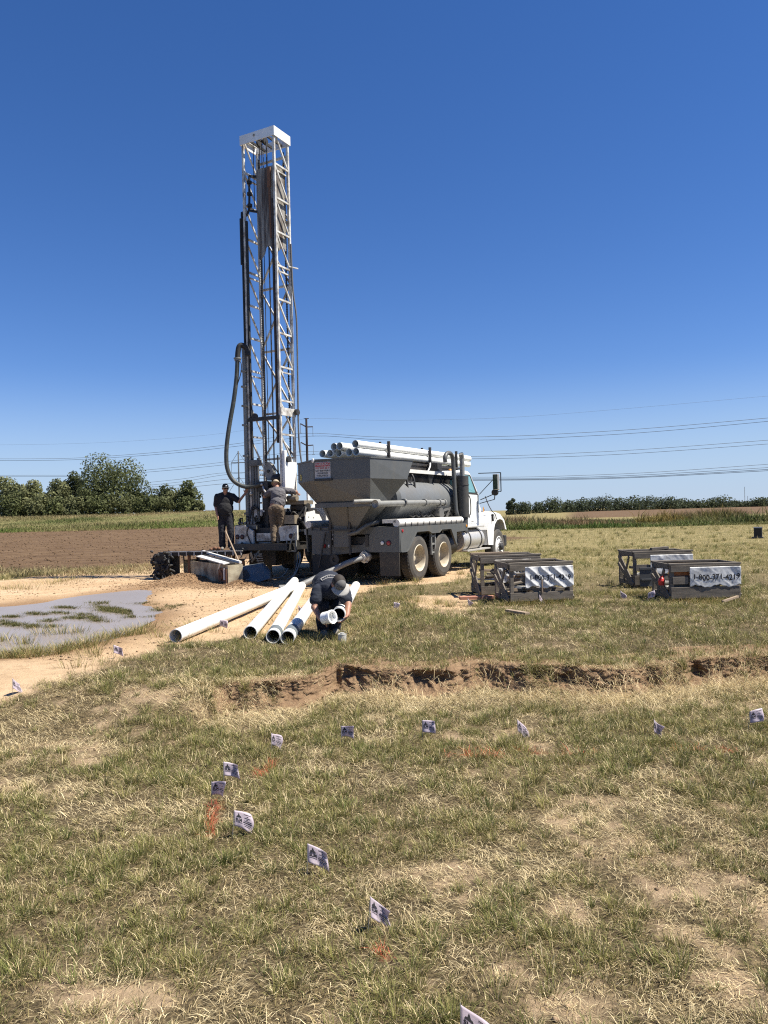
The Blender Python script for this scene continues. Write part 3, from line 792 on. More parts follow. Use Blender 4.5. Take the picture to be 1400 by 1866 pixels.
cx.append(x); cy.append(y); crd.append(0.006 + 0.022 * rng.random(len(x)) ** 3); cc_.append(np.array([0.30, 0.205, 0.12])[None] * (0.55 + 0.6 * rng.random(len(x)))[:, None])
for mx, my, mh, rx, ry in MOUNDS:
    n = 2600; x = mx + rx * 1.1 * rng.normal(size=n); y = my + ry * 1.1 * rng.normal(size=n)
    cx.append(x); cy.append(y); crd.append(0.005 + 0.020 * rng.random(n) ** 3); cc_.append(np.array([0.225, 0.140, 0.078])[None] * (0.6 + 0.7 * rng.random(n))[:, None])
n = 1500; x = rng.uniform(-1.6, 6, n); y = lip_y(x) + lip_edge(x) - 0.22 - np.abs(rng.normal(0, 0.09, n))
cx.append(x); cy.append(y); crd.append(0.006 + 0.030 * rng.random(n) ** 3); cc_.append(np.array([0.20, 0.13, 0.078])[None] * (0.6 + 0.6 * rng.random(n))[:, None])
n = 5000; x, y = wedge(n, 2.2, 7.2); tb_ = turf(x, y)[1]; k = rng.random(n) < tb_ * 0.8; x, y = x[k], y[k]
cx.append(x); cy.append(y); crd.append(0.004 + 0.014 * rng.random(len(x)) ** 3); cc_.append(np.array([0.30, 0.21, 0.13])[None] * (0.6 + 0.6 * rng.random(len(x)))[:, None])
clods('clods', *map(np.concatenate, (cx, cy, crd, cc_)))

# ------------------------------------------------------------------ grey hopper truck (local axes: x forward, y left, z up; origin on the ground under the rear axle)
HEAD = math.atan2(0.877, 0.48)
truck = empty('hopper_truck', (-0.272, 17.926, 0.0), HEAD)
tag(truck, 'grey bulk truck with a steel hopper over its tail and a white cab', 'truck')

def loft(mb, a, b, smooth=False):
    n = len(a)
    mb.add(list(a) + list(b), [(k, n + k, n + (k + 1) % n, (k + 1) % n) for k in range(n)], smooth)

TOPZ, MIDZ, BOTZ = 2.73, 2.29, 1.80
HT = [(-1.58, -0.87), (-0.05, -1.12), (0.10, 1.25), (-1.02, 1.36), (-1.76, 0.44)]
HM = [(-1.58, -0.87), (-0.33, -1.10), (-0.22, 1.22), (-1.02, 1.36), (-1.76, 0.44)]
HB = [(-1.44, -0.77), (-0.66, -0.80), (-0.55, 0.75), (-1.00, 0.88), (-1.45, 0.40)]
h = MB()
top = [(x, y, TOPZ) for x, y in HT]; midr = [(x, y, MIDZ) for x, y in HM]; bot = [(x, y, BOTZ) for x, y in HB]
loft(h, top, midr); loft(h, midr, bot)
inn = [(x * 0.97 - 0.02, y * 0.97, TOPZ - 0.01) for x, y in HT]; inb = [(x * 0.9 - 0.07, y * 0.85, BOTZ + 0.1) for x, y in HB]
loft(h, inn, top); loft(h, inb, inn)
h.box(-1.3, -0.66, -0.72, 0.6, BOTZ - 0.005, BOTZ + 0.09)
for (x0, y0), (x1, y1) in zip(HT, HT[1:] + HT[:1]):
    h.bar((x0, y0, TOPZ), (x1, y1, TOPZ), 0.035, 0.03)
hopper = h.build('hopper', M['grey'], truck)
# warning sign on the rear face, round sticker on the chamfer
n_r = Vector((-(0.47 + 0.86), -0.13, 0)).normalized()
def on_face(a, b, t, z, out):            # a point on the vertical plate between two top corners
    ax, ay = a; bx, by = b
    nrm = Vector((-(by - ay), bx - ax, 0)).normalized()
    if nrm.x > 0: nrm = -nrm
    return Vector((ax + (bx - ax) * t, ay + (by - ay) * t, z)) + nrm * out, Vector((bx - ax, by - ay, 0)).normalized() , nrm
A, E_ = HT[0], HT[4]
def panel(mb, a, b, t, z, w, hh, out, thick=0.006):
    c, r_, nrm = on_face(a, b, t, z, out)
    r_ = r_ * (w / 2); u_ = Vector((0, 0, hh / 2))
    p = [c - r_ - u_, c + r_ - u_, c + r_ + u_, c - r_ + u_]
    mb.prism(p, -nrm * thick)
    return c, r_.normalized(), nrm
s = MB(); c, r_, nrm = panel(s, E_, A, 0.17, 2.50, 0.37, 0.36, 0.010)
sign = s.build('warning_sign', M['signwhite'], hopper); tag(sign, 'white and red warning notice with rows of black print')
s = MB(); panel(s, E_, A, 0.17, 2.625, 0.345, 0.085, 0.013); s.build('red_header', M['signred'], sign)
s = MB(); add_text(s, 'WARNING', 0.088, on_face(E_, A, 0.17, 2.627, 0.016)[0], r_, (0, 0, 1), 0.0015, 0.80); s.build('lettering', M['signwhite'], sign)
s = MB()
for txt, z in (('NOT RESPONSIBLE', 2.490), ('FOR BROKEN', 2.437), ('WINDSHIELDS', 2.384)):
    add_text(s, txt, 0.050, on_face(E_, A, 0.17, z, 0.013)[0], r_, (0, 0, 1), 0.0006, 0.80)
s.build('lettering', M['ink'], sign)
s = MB(); add_text(s, 'STAY BACK 200 FT', 0.052, on_face(E_, A, 0.17, 2.547, 0.013)[0], r_, (0, 0, 1), 0.0008, 0.78); s.build('lettering', M['signred'], sign)
D_ = HT[3]
c2, r2, n2 = on_face(D_, E_, 0.20, 2.40, 0.004)
s = MB(); s.lathe(c2, n2, [(0, 0.075), (0.004, 0.075), (0.004, 0.0)], 24, False); stk = s.build('round_sticker', M['yellow'], hopper)
s = MB(); s.lathe(c2 + n2 * 0.005, n2, [(0, 0.071), (0.001, 0.066)], 24, False); add_text(s, '22', 0.085, c2 + n2 * 0.006, r2, (0, 0, 1), 0.001); s.build('lettering', M['ink'], stk)
s = MB(); s.bar(on_face(E_, A, 0.03, 2.30, 0.02)[0], on_face(E_, A, 0.34, 2.30, 0.02)[0], 0.05, 0.05); s.build('lamp_bracket', M['dark'], hopper)
s = MB(); p0, _, nn0 = on_face(E_, A, 0.0, 2.72, 0.015); s.ball(p0, (0.02, 0.035, 0.05)); s.build('hook_plate', M['lampwhite'], hopper)
# lower cone, ring, slide gate
h = MB()
ring_o = [(-1.48, -0.80), (-0.62, -0.84), (-0.50, 0.79), (-1.00, 0.93), (-1.50, 0.42)]
loft(h, [(x, y, 1.80) for x, y in ring_o], [(x, y, 1.70) for x, y in ring_o])
h.add([(x, y, 1.80) for x, y in ring_o], [(0, 1, 2, 3, 4)]); h.add([(x, y, 1.70) for x, y in ring_o], [(0, 1, 2, 3, 4)])
r1 = [(-1.36, -0.72), (-0.70, -0.75), (-0.60, 0.60), (-0.98, 0.74), (-1.36, 0.40)]; r2_ = [(-1.12, -0.18), (-0.8, -0.2), (-0.75, 0.36), (-0.9, 0.40), (-1.10, 0.36)]
loft(h, [(x, y, 1.70) for x, y in r1], [(x, y, 1.16) for x, y in r2_])
h.build('hopper_cone', M['grey'], truck)
for (xa, ya, xb, yb_) in ((-1.36, -0.15, -1.12, 0.0), (-1.36, 0.40, -1.10, 0.36)):
    m = MB(); m.bar((xa - 0.01, ya, 1.69), (xb - 0.012, yb_, 1.18), 0.02, 0.04); m.build('cone_rib', M['grey'], truck)
h = MB()
h.box(-1.17, -1.10, -0.06, 0.34, 0.82, 1.38)
h.build('slide_gate', M['grey'], truck, 0.006)
h = MB()
for y in (-0.10, 0.40): h.bar((-1.20, y, 0.66), (-1.20, y, 1.62), 0.05, 0.04)
h.bar((-1.24, -0.30, 1.20), (-1.24, 0.52, 1.20), 0.03, 0.03); h.bar((-1.19, -0.10, 1.46), (-1.19, 0.40, 1.46), 0.03, 0.03)
h.build('gate_guide', M['dark'], truck)
h = MB(); h.tube(spline([(-1.18, -0.06, 1.10), (-1.2, -0.3, 1.16), (-1.1, -0.5, 1.30), (-0.9, -0.66, 1.36)], 5), 0.05); h.build('feed_pipe', M['grey'], truck)
# frame and tail plate with lamps
h = MB()
for y in (-0.42, 0.42): h.box(-1.02, 6.3, y - 0.04, y + 0.04, 0.82, 1.08)
for x in (-0.95, 0.3, 1.6, 2.6, 3.6): h.box(x, x + 0.08, -0.38, 0.38, 0.86, 1.04)
h.build('chassis_frame', M['dark'], truck)
h = MB(); h.prism([(-1.0, -1.22, 0.70), (-1.0, -1.22, 1.25), (-1.0, -0.62, 1.25), (-1.0, -0.30, 0.86), (-1.0, 0.50, 0.86), (-1.0, 0.46, 1.18), (-1.0, 1.04, 1.20), (-1.0, 1.04, 0.66), (-1.0, 0.62, 0.62), (-1.0, -0.2, 0.70)], (0.03, 0, 0))
tailp = h.build('tail_plate', M['grey'], truck, 0.004)
h = MB(); h.box(-1.02, -0.99, 0.36, 1.02, 0.14, 0.64); h.build('mud_flap', M['black'], truck, 0.003)
h = MB(); h.prism([(-1.0, -0.72, 0.695), (-1.0, -1.21, 0.695), (-1.005, -1.21, 0.19), (-1.005, -0.74, 0.185)], (0.015, 0, 0)); h.build('mud_flap', paint('dusty_flap', (0.05, 0.046, 0.04), (0.13, 0.10, 0.07), 0.6, 0.8, 3.0), truck)
def lamp(y, z, r, mat, name, par=tailp):
    m = MB(); m.lathe((-1.0, y, z), (-1, 0, 0), [(0, r * 1.22), (0.012, r * 1.2), (0.012, r)], 20); base = m.build(name, M['black'], par)
    m = MB(); m.lathe((-1.0, y, z), (-1, 0, 0), [(0.010, r), (0.024, r * 0.8), (0.030, 0.0)], 20); m.build('lens', mat, base)
lamp(-0.80, 0.90, 0.045, M['lampwhite'], 'reverse_lamp'); lamp(-0.955, 0.90, 0.05, M['red'], 'tail_lamp')
lamp(0.56, 0.84, 0.04, M['lampwhite'], 'reverse_lamp'); lamp(0.70, 0.84, 0.045, M['red'], 'tail_lamp')
m = MB(); m.box(-1.012, -1.001, 0.37, 0.53, 0.98, 1.11); pl = m.build('licence_plate', M['signwhite'], tailp)
m = MB()
for i in range(4): m.box(-1.016, -1.0125, 0.385 + 0.036 * i, 0.41 + 0.036 * i, 1.02, 1.07)
m.box(-1.016, -1.0125, 0.385, 0.515, 1.085, 1.095); m.build('lettering', M['ink'], pl)
m = MB(); m.bar((-1.06, 0.62, 1.15), (-1.10, 0.80, 0.35), 0.03, 0.03); m.build('prop_rod', M['dark'], truck)
m = MB(); m.bar((-1.0, 0.55, 1.27), (-1.0, 1.04, 1.27), 0.03, 0.02)
for y in (0.57, 0.8, 1.03): m.bar((-1.0, y, 1.19), (-1.0, y, 1.27), 0.02, 0.02)
m.build('guard_rail', M['dark'], truck)
# discharge valve, coupling and hose
m = MB(); m.lathe((-0.95, 0.36, 0.54), (-1, 0, 0), [(0, 0.04), (0.12, 0.05), (0.14, 0.12), (0.19, 0.12), (0.19, 0.05), (0.16, 0.04), (0.16, 0)], 20); m.build('discharge_valve', M['dark'], truck)
m = MB(); m.tube([(-0.2, -0.42, 0.62), (-0.95, -0.37, 0.60)], 0.08); m.build('outlet_pipe', M['dark'], truck)
m = MB()
m.lathe((-0.92, -0.37, 0.60), (-1, 0.06, -0.06), [(0, 0.0), (0, 0.11), (0.05, 0.12), (0.05, 0.095), (0.10, 0.095), (0.10, 0.13), (0.13, 0.13), (0.13, 0.09), (0.22, 0.085), (0.22, 0)], 20)
for a in (0.3, 1.6, 2.9, 4.2, 5.5): m.bar((-1.03, -0.37 + 0.13 * math.cos(a), 0.60 + 0.13 * math.sin(a)), (-1.10, -0.37 + 0.10 * math.cos(a), 0.59 + 0.10 * math.sin(a)), 0.025, 0.025)
cpl = m.build('hose_coupling', M['alu'], truck)
m = MB(); m.tube(spline([(-1.10, -0.35, 0.58), (-1.40, -0.17, 0.50), (-1.8, 0.06, 0.34), (-2.3, 0.26, 0.16), (-2.6, 0.40, 0.075), (-2.85, 0.62, 0.07)], 7), 0.062, 14); m.build('discharge_hose', paint('grey_hose', (0.17, 0.17, 0.165), (0.08, 0.07, 0.06), 0.6, 0.5, 8.0), truck)
# bed floor with the pale padded edge
m = MB(); m.box(-0.97, 2.78, -1.16, 1.16, 1.09, 1.25); m.build('bed_floor', M['grey'], truck, 0.004)
m = MB()
m.tube([(-0.98, -1.14, 1.33), (2.55, -1.14, 1.33)], 0.085, 14); m.box(-0.98, 2.55, -1.13, -0.80, 1.33, 1.412)
edge_ = m.build('padded_edge', M['white_deck'], truck)
for i in range(11):
    x = -0.72 + i * 0.31
    m = MB(); m.bar((x, -1.226, 1.255), (x, -1.226, 1.345), 0.016, 0.012); m.build('strap', M['dark'], edge_)
m = MB(); m.tube([(-0.98, 1.14, 1.33), (2.55, 1.14, 1.33)], 0.085, 14); m.build('padded_edge', M['white_deck'], truck)
# side skirts with the two wheel cut-outs
SK = [(-0.985, 1.245), (-0.93, 0.70), (-0.66, 0.70), (-0.55, 0.76), (-0.17, 1.12), (0.44, 1.12), (0.62, 1.06), (1.04, 1.06), (1.18, 1.13), (1.72, 1.13), (2.02, 0.74), (2.09, 0.72), (2.10, 1.04), (2.82, 1.05), (2.80, 1.245)]
skm = None
for y in (-1.22, 1.19):
    m = MB(); m.prism([(x, y, z) for x, z in SK], (0, 0.03, 0)); k = m.build('side_skirt', M['grey'], truck, 0.004)
    if y < 0: skm = k
m = MB(); edgep = [(x, -1.215, z) for x, z in SK[1:12]]
for a, b in zip(edgep[:-1], edgep[1:]): m.bar(a, b, 0.05, 0.012)
m.build('arch_lip', M['grey'], skm)
for x, z, mat in ((-0.86, 1.16, 'red'), (2.73, 1.17, 'amber')):
    m = MB(); m.lathe((x, -1.22, z), (0, -1, 0), [(0, 0.035), (0.015, 0.034), (0.022, 0)], 14); m.build('side_marker', M[mat], skm)
m = MB()
for x in (0.70, 0.90): m.bar((x, -1.16, 0.55), (x, -1.16, 1.08), 0.05, 0.04)
for z in (0.60, 0.80, 0.98): m.bar((0.70, -1.16, z), (0.90, -1.16, z), 0.03, 0.04)
m.build('step_ladder', M['galv'], truck)
# wheels
def wheel(x, y, z, R_, width, out, rim_mat, deep, front=False):
    e = empty('wheel', (x, y, z)); e.parent = truck
    ax = Vector((0, -1 if out < 0 else 1, 0))
    m = MB(); hw = width / 2; rr = R_ * 0.575
    m.lathe((0, 0, 0), ax, [(-hw, rr), (-hw, R_ * 0.80), (-hw * 0.86, R_ * 0.95), (-hw * 0.6, R_), (hw * 0.6, R_), (hw * 0.86, R_ * 0.95), (hw * 1.02, R_ * 0.82), (hw, rr * 1.06), (hw * 0.9, rr)], 44)
    for i in range(40):
        a = 2 * math.pi * i / 40
        for s_ in (-1, 1):
            a2 = a + 0.08 * s_
            p = Vector((math.cos(a2), 0, math.sin(a2))) * (R_ * 0.982)
            m.bar(p + ax * (s_ * hw * 0.72), p + ax * (s_ * hw * 0.15), 0.034, 0.03)
    m.build('tyre', M['tyre'], e)
    m = MB()
    lip = hw * 0.97
    if front:
        m.lathe((0, 0, 0), ax, [(lip, rr * 1.04), (lip + 0.01, rr * 0.99), (lip - 0.03, rr * 0.92), (lip - 0.02, rr * 0.72), (lip + 0.03, rr * 0.5), (lip + 0.035, 0.0)], 36)
    else:
        m.lathe((0, 0, 0), ax, [(lip, rr * 1.05), (lip + 0.012, rr * 1.0), (lip - 0.01, rr * 0.94), (lip - 0.05, rr * 0.90), (lip - deep * 0.75, rr * 0.84), (lip - deep, rr * 0.72), (lip - deep, rr * 0.5), (lip - deep + 0.02, rr * 0.42), (lip - deep + 0.02, 0)], 36)
    m.build('rim', rim_mat, e)
    m = MB()
    if front:
        for k in range(5):
            a = 2 * math.pi * (k + 0.4) / 5
            m.lathe(Vector((math.cos(a), 0, math.sin(a))) * rr * 0.76 + ax * (lip - 0.024), ax, [(0, 0.048), (0.008, 0.046), (0.008, 0)], 14, False)
    zb = lip + 0.03 if front else lip - deep + 0.02
    for k in range(10):
        a = 2 * math.pi * k / 10
        m.lathe(Vector((math.cos(a), 0, math.sin(a))) * (0.145 if front else rr * 0.40) + ax * zb, ax, [(0, 0.017), (0.03, 0.015), (0.03, 0)], 8, False)
    m.lathe(ax * zb, ax, [(0, 0.105), (0.06, 0.095), (0.085, 0.06), (0.09, 0)], 20)
    m.build('hub', M['dark'] if front else M['rim'], e)
    return e
for x in (0.0, 1.34):
    wheel(x, -1.07, 0.515, 0.515, 0.26, -1, M['rim'], 0.235)
    wheel(x, 1.07, 0.515, 0.515, 0.26, 1, M['rim'], 0.235)
    for y in (-0.74, 0.74):
        m = MB(); m.lathe((x, y - 0.125, 0.515), (0, 1, 0), [(0, 0.2), (0, 0.42), (0.05, 0.51), (0.20, 0.51), (0.25, 0.42), (0.25, 0.2)], 36); m.build('inner_tyre', M['tyre'], truck)
    m = MB(); m.tube([(x, -0.9, 0.515), (x, 0.9, 0.515)], 0.09); m.build('axle', M['dark'], truck)
wheel(5.27, -1.02, 0.51, 0.51, 0.28, -1, M['rim_white'], 0.05, True); wheel(5.27, 1.02, 0.51, 0.51, 0.28, 1, M['rim_white'], 0.05, True)
m = MB(); m.tube([(5.27, -0.9, 0.5), (5.27, 0.9, 0.5)], 0.07); m.build('axle', M['dark'], truck)
# tank with bands, top walkway, side pipe
m = MB(); prof = [(0.0, 0.0), (0.02, 0.35), (0.09, 0.55), (0.16, 0.60), (3.34, 0.60), (3.43, 0.55), (3.50, 0.35), (3.52, 0)]
m.lathe((-0.30, 0, 1.84), (1, 0, 0), prof, 48); m.v = [(x, y * 1.42, z) for x, y, z in m.v]; tank = m.build('tank', paint('tank_grey_paint', (0.13, 0.136, 0.136), (0.11, 0.095, 0.075), 0.5, 0.4, 1.6), truck)
for x in (3.02,):
    m = MB(); m.lathe((x, 0, 1.84), (1, 0, 0), [(0, 0.601), (0, 0.612), (0.06, 0.612), (0.06, 0.601)], 48)
    m.v = [(x_, y * 1.42, z) for x_, y, z in m.v]; m.build('tank_band', M['grey'], tank)
m = MB(); m.box(-0.1, 3.0, -0.55, 0.55, 1.22, 1.40)
for x in (0.3, 1.0, 1.7, 2.4): m.prism([(x, -0.62, 1.25), (x, -0.62, 1.62), (x, -0.5, 1.55), (x, -0.30, 1.25)], (0.05, 0, 0))
m.build('tank_saddle', M['dark'], truck)
m = MB()
m.box(0.35, 3.40, -0.66, -0.10, 2.515, 2.545)
m.box(0.35, 3.40, -0.68, -0.655, 2.49, 2.575)
m.build('walkway', M['white_deck'], truck)
m = MB()
for x in (0.62, 1.75, 2.85): m.prism([(x, -0.64, 2.49), (x + 0.34, -0.64, 2.49), (x + 0.24, -0.60, 2.28), (x + 0.17, -0.60, 2.16), (x + 0.10, -0.60, 2.28)], (0, 0.04, 0))
for k in range(40): m.bar((0.9 + k * 0.062, -0.60, 2.30), (0.9 + k * 0.062, -0.60, 2.50), 0.03, 0.012)
m.box(0.9, 3.4, -0.585, -0.57, 2.30, 2.32)
m.build('walkway_bracket', M['dark'], truck)
m = MB()
for x in (0.42, 0.80): m.tube(spline([(x, -0.66, 1.80), (x, -0.72, 2.05), (x, -0.70, 2.35), (x, -0.60, 2.52)], 5), 0.028, 8)
for z, y in ((1.92, -0.70), (2.10, -0.72), (2.28, -0.71)): m.bar((0.42, y, z), (0.80, y, z), 0.03, 0.03)
m.build('ladder', M['dark'], truck)
m = MB(); m.tube([(-1.42, -0.92, 1.75), (0.3, -0.98, 1.77), (1.95, -0.98, 1.78)], 0.065, 14)
for x in (-0.3, 0.75, 1.55, 1.85): m.lathe((x, -0.98, 1.772), (1, 0, 0), [(0, 0.066), (0, 0.09), (0.06, 0.09), (0.06, 0.066)], 14)
m.lathe((-1.5, -0.92, 1.75), (1, 0, 0), [(0.06, 0.0), (0.02, 0.07), (0, 0.085), (0.10, 0.09), (0.12, 0.066)], 14)
m.build('side_pipe', M['galv'], truck)
m = MB(); m.tube(spline([(-1.75, -0.55, 1.80), (-1.5, -0.75, 1.81), (-1.2, -0.86, 1.80)], 4), 0.05)
m.build('spout', M['galv'], truck)
m = MB()
m.lathe((1.75, -0.86, 1.52), (0, -1, 0), [(0, 0.14), (0.12, 0.14), (0.12, 0.0)], 20); m.bar((1.75, -0.9, 1.55), (2.35, -0.9, 1.62), 0.05, 0.05); m.bar((2.2, -0.9, 1.40), (2.45, -0.9, 1.66), 0.04, 0.03)
m.build('valve_gear', M['steel'], truck)
m = MB()
for k in range(9):
    m.tube(spline([(0.2 + 0.28 * k, -0.86, 1.50 + 0.04 * (k % 3)), (0.35 + 0.28 * k, -0.88, 1.44), (0.55 + 0.28 * k, -0.86, 1.50)], 4), 0.016, 6)
m.build('small_hoses', M['black'], truck)
m = MB()
m.box(2.35, 2.62, -0.62, -0.35, 2.56, 2.80)
m.build('tank_fitting', M['dark'], truck)
m = MB(); m.tube(spline([(2.0, -0.5, 2.56), (2.15, -0.5, 2.70), (2.28, -0.45, 2.80)], 4), 0.02); m.build('vent_hose', M['lampwhite'], truck)
m = MB(); m.tube(spline([(2.18, -0.92, 2.80), (2.16, -0.92, 2.90), (2.24, -0.92, 3.00), (2.42, -0.92, 3.045), (2.58, -0.92, 3.00), (2.66, -0.92, 2.86), (2.67, -0.93, 2.5), (2.67, -0.96, 1.7), (2.68, -0.98, 1.50), (2.76, -0.98, 1.38)], 5), 0.055, 12); m.build('vent_cane', M['grey'], truck)
# rack that carries the plastic pipe
m = MB()
for x in (0.35, 2.62, 4.35):
    m.bar((x, -0.32, 2.815), (x, 0.85, 2.815), 0.06, 0.05); m.bar((x, -0.29, 2.50), (x, -0.29, 3.24), 0.06, 0.05, 0); m.bar((x, 0.80, 2.50), (x, 0.80, 3.10), 0.06, 0.05)
    m.bar((x, -0.062, 2.80), (x, -0.062, 3.24), 0.05, 0.03)
m.bar((0.3, -0.30, 2.755), (4.5, -0.30, 2.755), 0.06, 0.06); m.bar((0.3, 0.80, 2.755), (4.5, 0.80, 2.755), 0.06, 0.06)
m.prism([(1.2, -0.30, 2.73), (3.9, -0.30, 2.73), (3.6, -0.30, 2.62), (1.5, -0.30, 2.62)], (0, 0.9, 0))
m.build('pipe_rack', M['dark'], truck)
# exhaust stack
m = MB(); m.lathe((2.92, -1.06, 1.40), (0.0, 0, 1), [(0, 0.0), (0, 0.155), (1.06, 0.16), (1.06, 0.0)], 24); m.lathe((2.92, -1.06, 2.22), (0, 0, 1), [(0, 0.161), (0, 0.168), (0.03, 0.168), (0.03, 0.161)], 24)
m.tube([(2.92, -1.06, 1.0), (2.92, -1.06, 1.42)], 0.12, 14)
ms = m.build('muffler', paint('dark_muffler', (0.045, 0.044, 0.042), (0.12, 0.10, 0.08), 0.5, 0.55, 5.0), truck)
m = MB(); m.tube([(2.92, -1.06, 2.44), (2.92, -1.06, 2.88), (2.92, -1.06, 2.96), (2.86, -1.06, 3.04)], 0.065, 16, cap=False); m.tube([(2.92, -1.06, 2.46), (2.92, -1.06, 2.95), (2.865, -1.06, 3.035)], 0.055, 12); m.build('exhaust_stack', M['galv'], ms)
# cab
CX0, CX1 = 3.14, 4.08
m = MB(); W2 = 1.02
cabp = [(CX0, 1.15), (4.10, 1.15), (4.16, 2.00), (3.74, 2.56), (3.60, 2.62), (3.26, 2.64), (CX0 + 0.02, 2.58)]
half = lambda z: W2 - max(0, z - 1.9) * 0.13
l1 = [(x, -half(z), z) for x, z in cabp]; l2 = [(x, half(z), z) for x, z in cabp]
loft(m, l1, l2); m.add(l1, [tuple(range(len(l1)))]); m.add(l2, [tuple(range(len(l2)))])
cab = m.build('cab', M['white'], truck, 0.03)
m = MB(); m.box(CX0 - 0.02, CX0 - 0.002, -0.93, 0.93, 1.2, 2.50); m.build('cab_rear_wall', paint('cab_back_shade', (0.20, 0.205, 0.21), (0.12, 0.11, 0.1), 0.5, 0.5, 2.0), cab)  # back of the white cab, its shade put into this grey colour
m = MB(); m.box(CX0 - 0.03, CX0 - 0.016, -0.90, -0.30, 1.98, 2.42); m.build('rear_window', M['black'], cab)
m = MB(); m.box(CX0 - 0.036, CX0 - 0.028, -0.86, -0.34, 2.02, 2.38); m.build('rear_window', M['glass'], cab)
def sidepoly(pts, out, off): return [(x, -(half(z) + out), z) for x, z in pts]
m = MB(); m.prism(sidepoly([(3.24, 2.02), (4.10, 2.00), (4.06, 2.06), (3.76, 2.50), (3.70, 2.53), (3.26, 2.53)], 0.004, 0), (0, 0.012, 0)); m.build('side_window_frame', M['black'], cab)
m = MB(); m.prism(sidepoly([(3.27, 2.055), (3.92, 2.045), (3.90, 2.10), (3.69, 2.47), (3.64, 2.50), (3.29, 2.50)], 0.009, 0), (0, 0.012, 0)); m.build('side_window', M['glass'], cab)
m = MB(); m.prism(sidepoly([(3.26, 1.22), (4.02, 1.22), (4.05, 1.98), (3.25, 2.00)], 0.006, 0), (0, 0.014, 0)); door = m.build('door', M['white'], cab, 0.004)
m = MB(); m.prism(sidepoly([(3.34, 1.46), (3.48, 1.46), (3.45, 1.40), (3.37, 1.40)], 0.012, 0), (0, 0.014, 0)); m.prism(sidepoly([(3.39, 1.40), (3.43, 1.40), (3.42, 1.36), (3.40, 1.36)], 0.012, 0), (0, 0.014, 0)); m.build('handle', M['black'], door)
m = MB()
for i in range(5): m.box(3.55 + i * 0.035, 3.572 + i * 0.035, -W2 - 0.011, -W2 - 0.008, 1.265, 1.285)
m.build('lettering', M['galv'], door)
m = MB(); m.tube(spline([(3.30, -W2 - 0.03, 2.0), (3.38, -W2 - 0.06, 1.85), (3.38, -W2 - 0.06, 1.5), (3.28, -W2 - 0.03, 1.40)], 5), 0.014, 8); m.build('grab_handle', M['dark'], cab)
m = MB(); m.prism(sidepoly([(4.03, 1.55), (4.10, 1.50), (4.14, 2.0), (4.05, 2.0)], 0.005, 0), (0, 0.012, 0)); m.build('cowl_grille', M['dark'], cab)
m = MB(); m.prism([(4.155, -0.86, 2.02), (4.155, 0.86, 2.02), (3.76, 0.82, 2.54), (3.76, -0.82, 2.54)], (0.02, 0, 0.015)); m.build('windscreen', M['glass'], cab)
for y in (-0.55, 0, 0.55):
    m = MB(); m.ball((3.32, y, 2.66), (0.07, 0.05, 0.035)); m.build('marker_light', M['amber'], cab)
# hood and right/left wings
m = MB()
prof_ = [(4.14, 0.93, 1.15, 2.02), (4.5, 0.86, 1.1, 1.96), (4.9, 0.78, 1.05, 1.84), (5.25, 0.70, 1.0, 1.66), (5.50, 0.62, 0.95, 1.42), (5.72, 0.55, 0.80, 1.15)]
rings = []
for x, hw_, zb, zt in prof_:
    rings.append([(x, -hw_, zb), (x, -hw_ * 0.99, zb + (zt - zb) * 0.7), (x, -hw_ * 0.88, zt - 0.04), (x, -hw_ * 0.6, zt + 0.02), (x, hw_ * 0.6, zt + 0.02), (x, hw_ * 0.88, zt - 0.04), (x, hw_ * 0.99, zb + (zt - zb) * 0.7), (x, hw_, zb)])
for a, b in zip(rings[:-1], rings[1:]): loft(m, a, b, True)
m.add(rings[0], [tuple(range(8))]); m.add(rings[-1], [tuple(range(8))])
hood = m.build('hood', M['white'], truck, 0, True)
for sy in (-1, 1):
    m = MB()
    outer = [(4.42, 0.60), (4.34, 1.02), (4.50, 1.22), (4.72, 1.42), (5.05, 1.50), (5.42, 1.44), (5.74, 1.26), (5.92, 0.98)]
    arch = [(5.80, 1.00), (5.73, 1.16), (5.58, 1.27), (5.38, 1.30), (5.15, 1.27), (4.97, 1.16), (4.88, 1.00), (4.80, 0.58)]
    poly = outer + arch
    yo = sy * 1.16
    m.prism([(x, yo, z) for x, z in poly], (0, -sy * 0.03, 0))
    a = [(x, yo, z) for x, z in outer]; b = [(x, sy * 0.60, z + (0.06 if z > 1.2 else 0)) for x, z in outer]
    for (p, q, r_1, s_1) in zip(a[:-1], a[1:], b[:-1], b[1:]): m.add([p, q, s_1, r_1], [(0, 1, 2, 3)], True)
    w_ = m.build('front_wing', M['white'], truck, 0.02)
    if sy < 0: wing = w_
m = MB(); m.box(4.92, 5.70, -0.85, -0.62, 0.6, 1.25); m.box(4.92, 5.70, 0.62, 0.85, 0.6, 1.25); m.build('wheel_well', M['black'], truck)
m = MB(); m.prism([(4.96, -0.81, 1.66), (5.10, -0.775, 1.62), (5.10, -0.775, 1.49), (4.96, -0.81, 1.51)], (0, -0.02, 0)); bdg = m.build('hood_badge', M['amber'], hood)
m = MB(); m.prism([(5.12, -0.772, 1.60), (5.17, -0.76, 1.58), (5.20, -0.75, 1.49), (5.12, -0.772, 1.50)], (0, -0.02, 0)); m.build('badge_mark', M['ink'], bdg)
m = MB(); m.box(5.78, 5.98, -1.14, 1.14, 0.50, 0.82); m.build('bumper', M['dark'], truck, 0.03)
m = MB(); m.tube(spline([(4.62, -1.02, 1.95), (4.72, -1.08, 1.7), (4.78, -1.16, 1.52), (4.92, -1.19, 1.44), (5.02, -1.19, 1.30)], 5), 0.012, 8); m.bar((4.72, -1.18, 1.45), (4.74, -1.19, 1.25), 0.05, 0.03); m.build('hood_latch', M['dark'], wing)
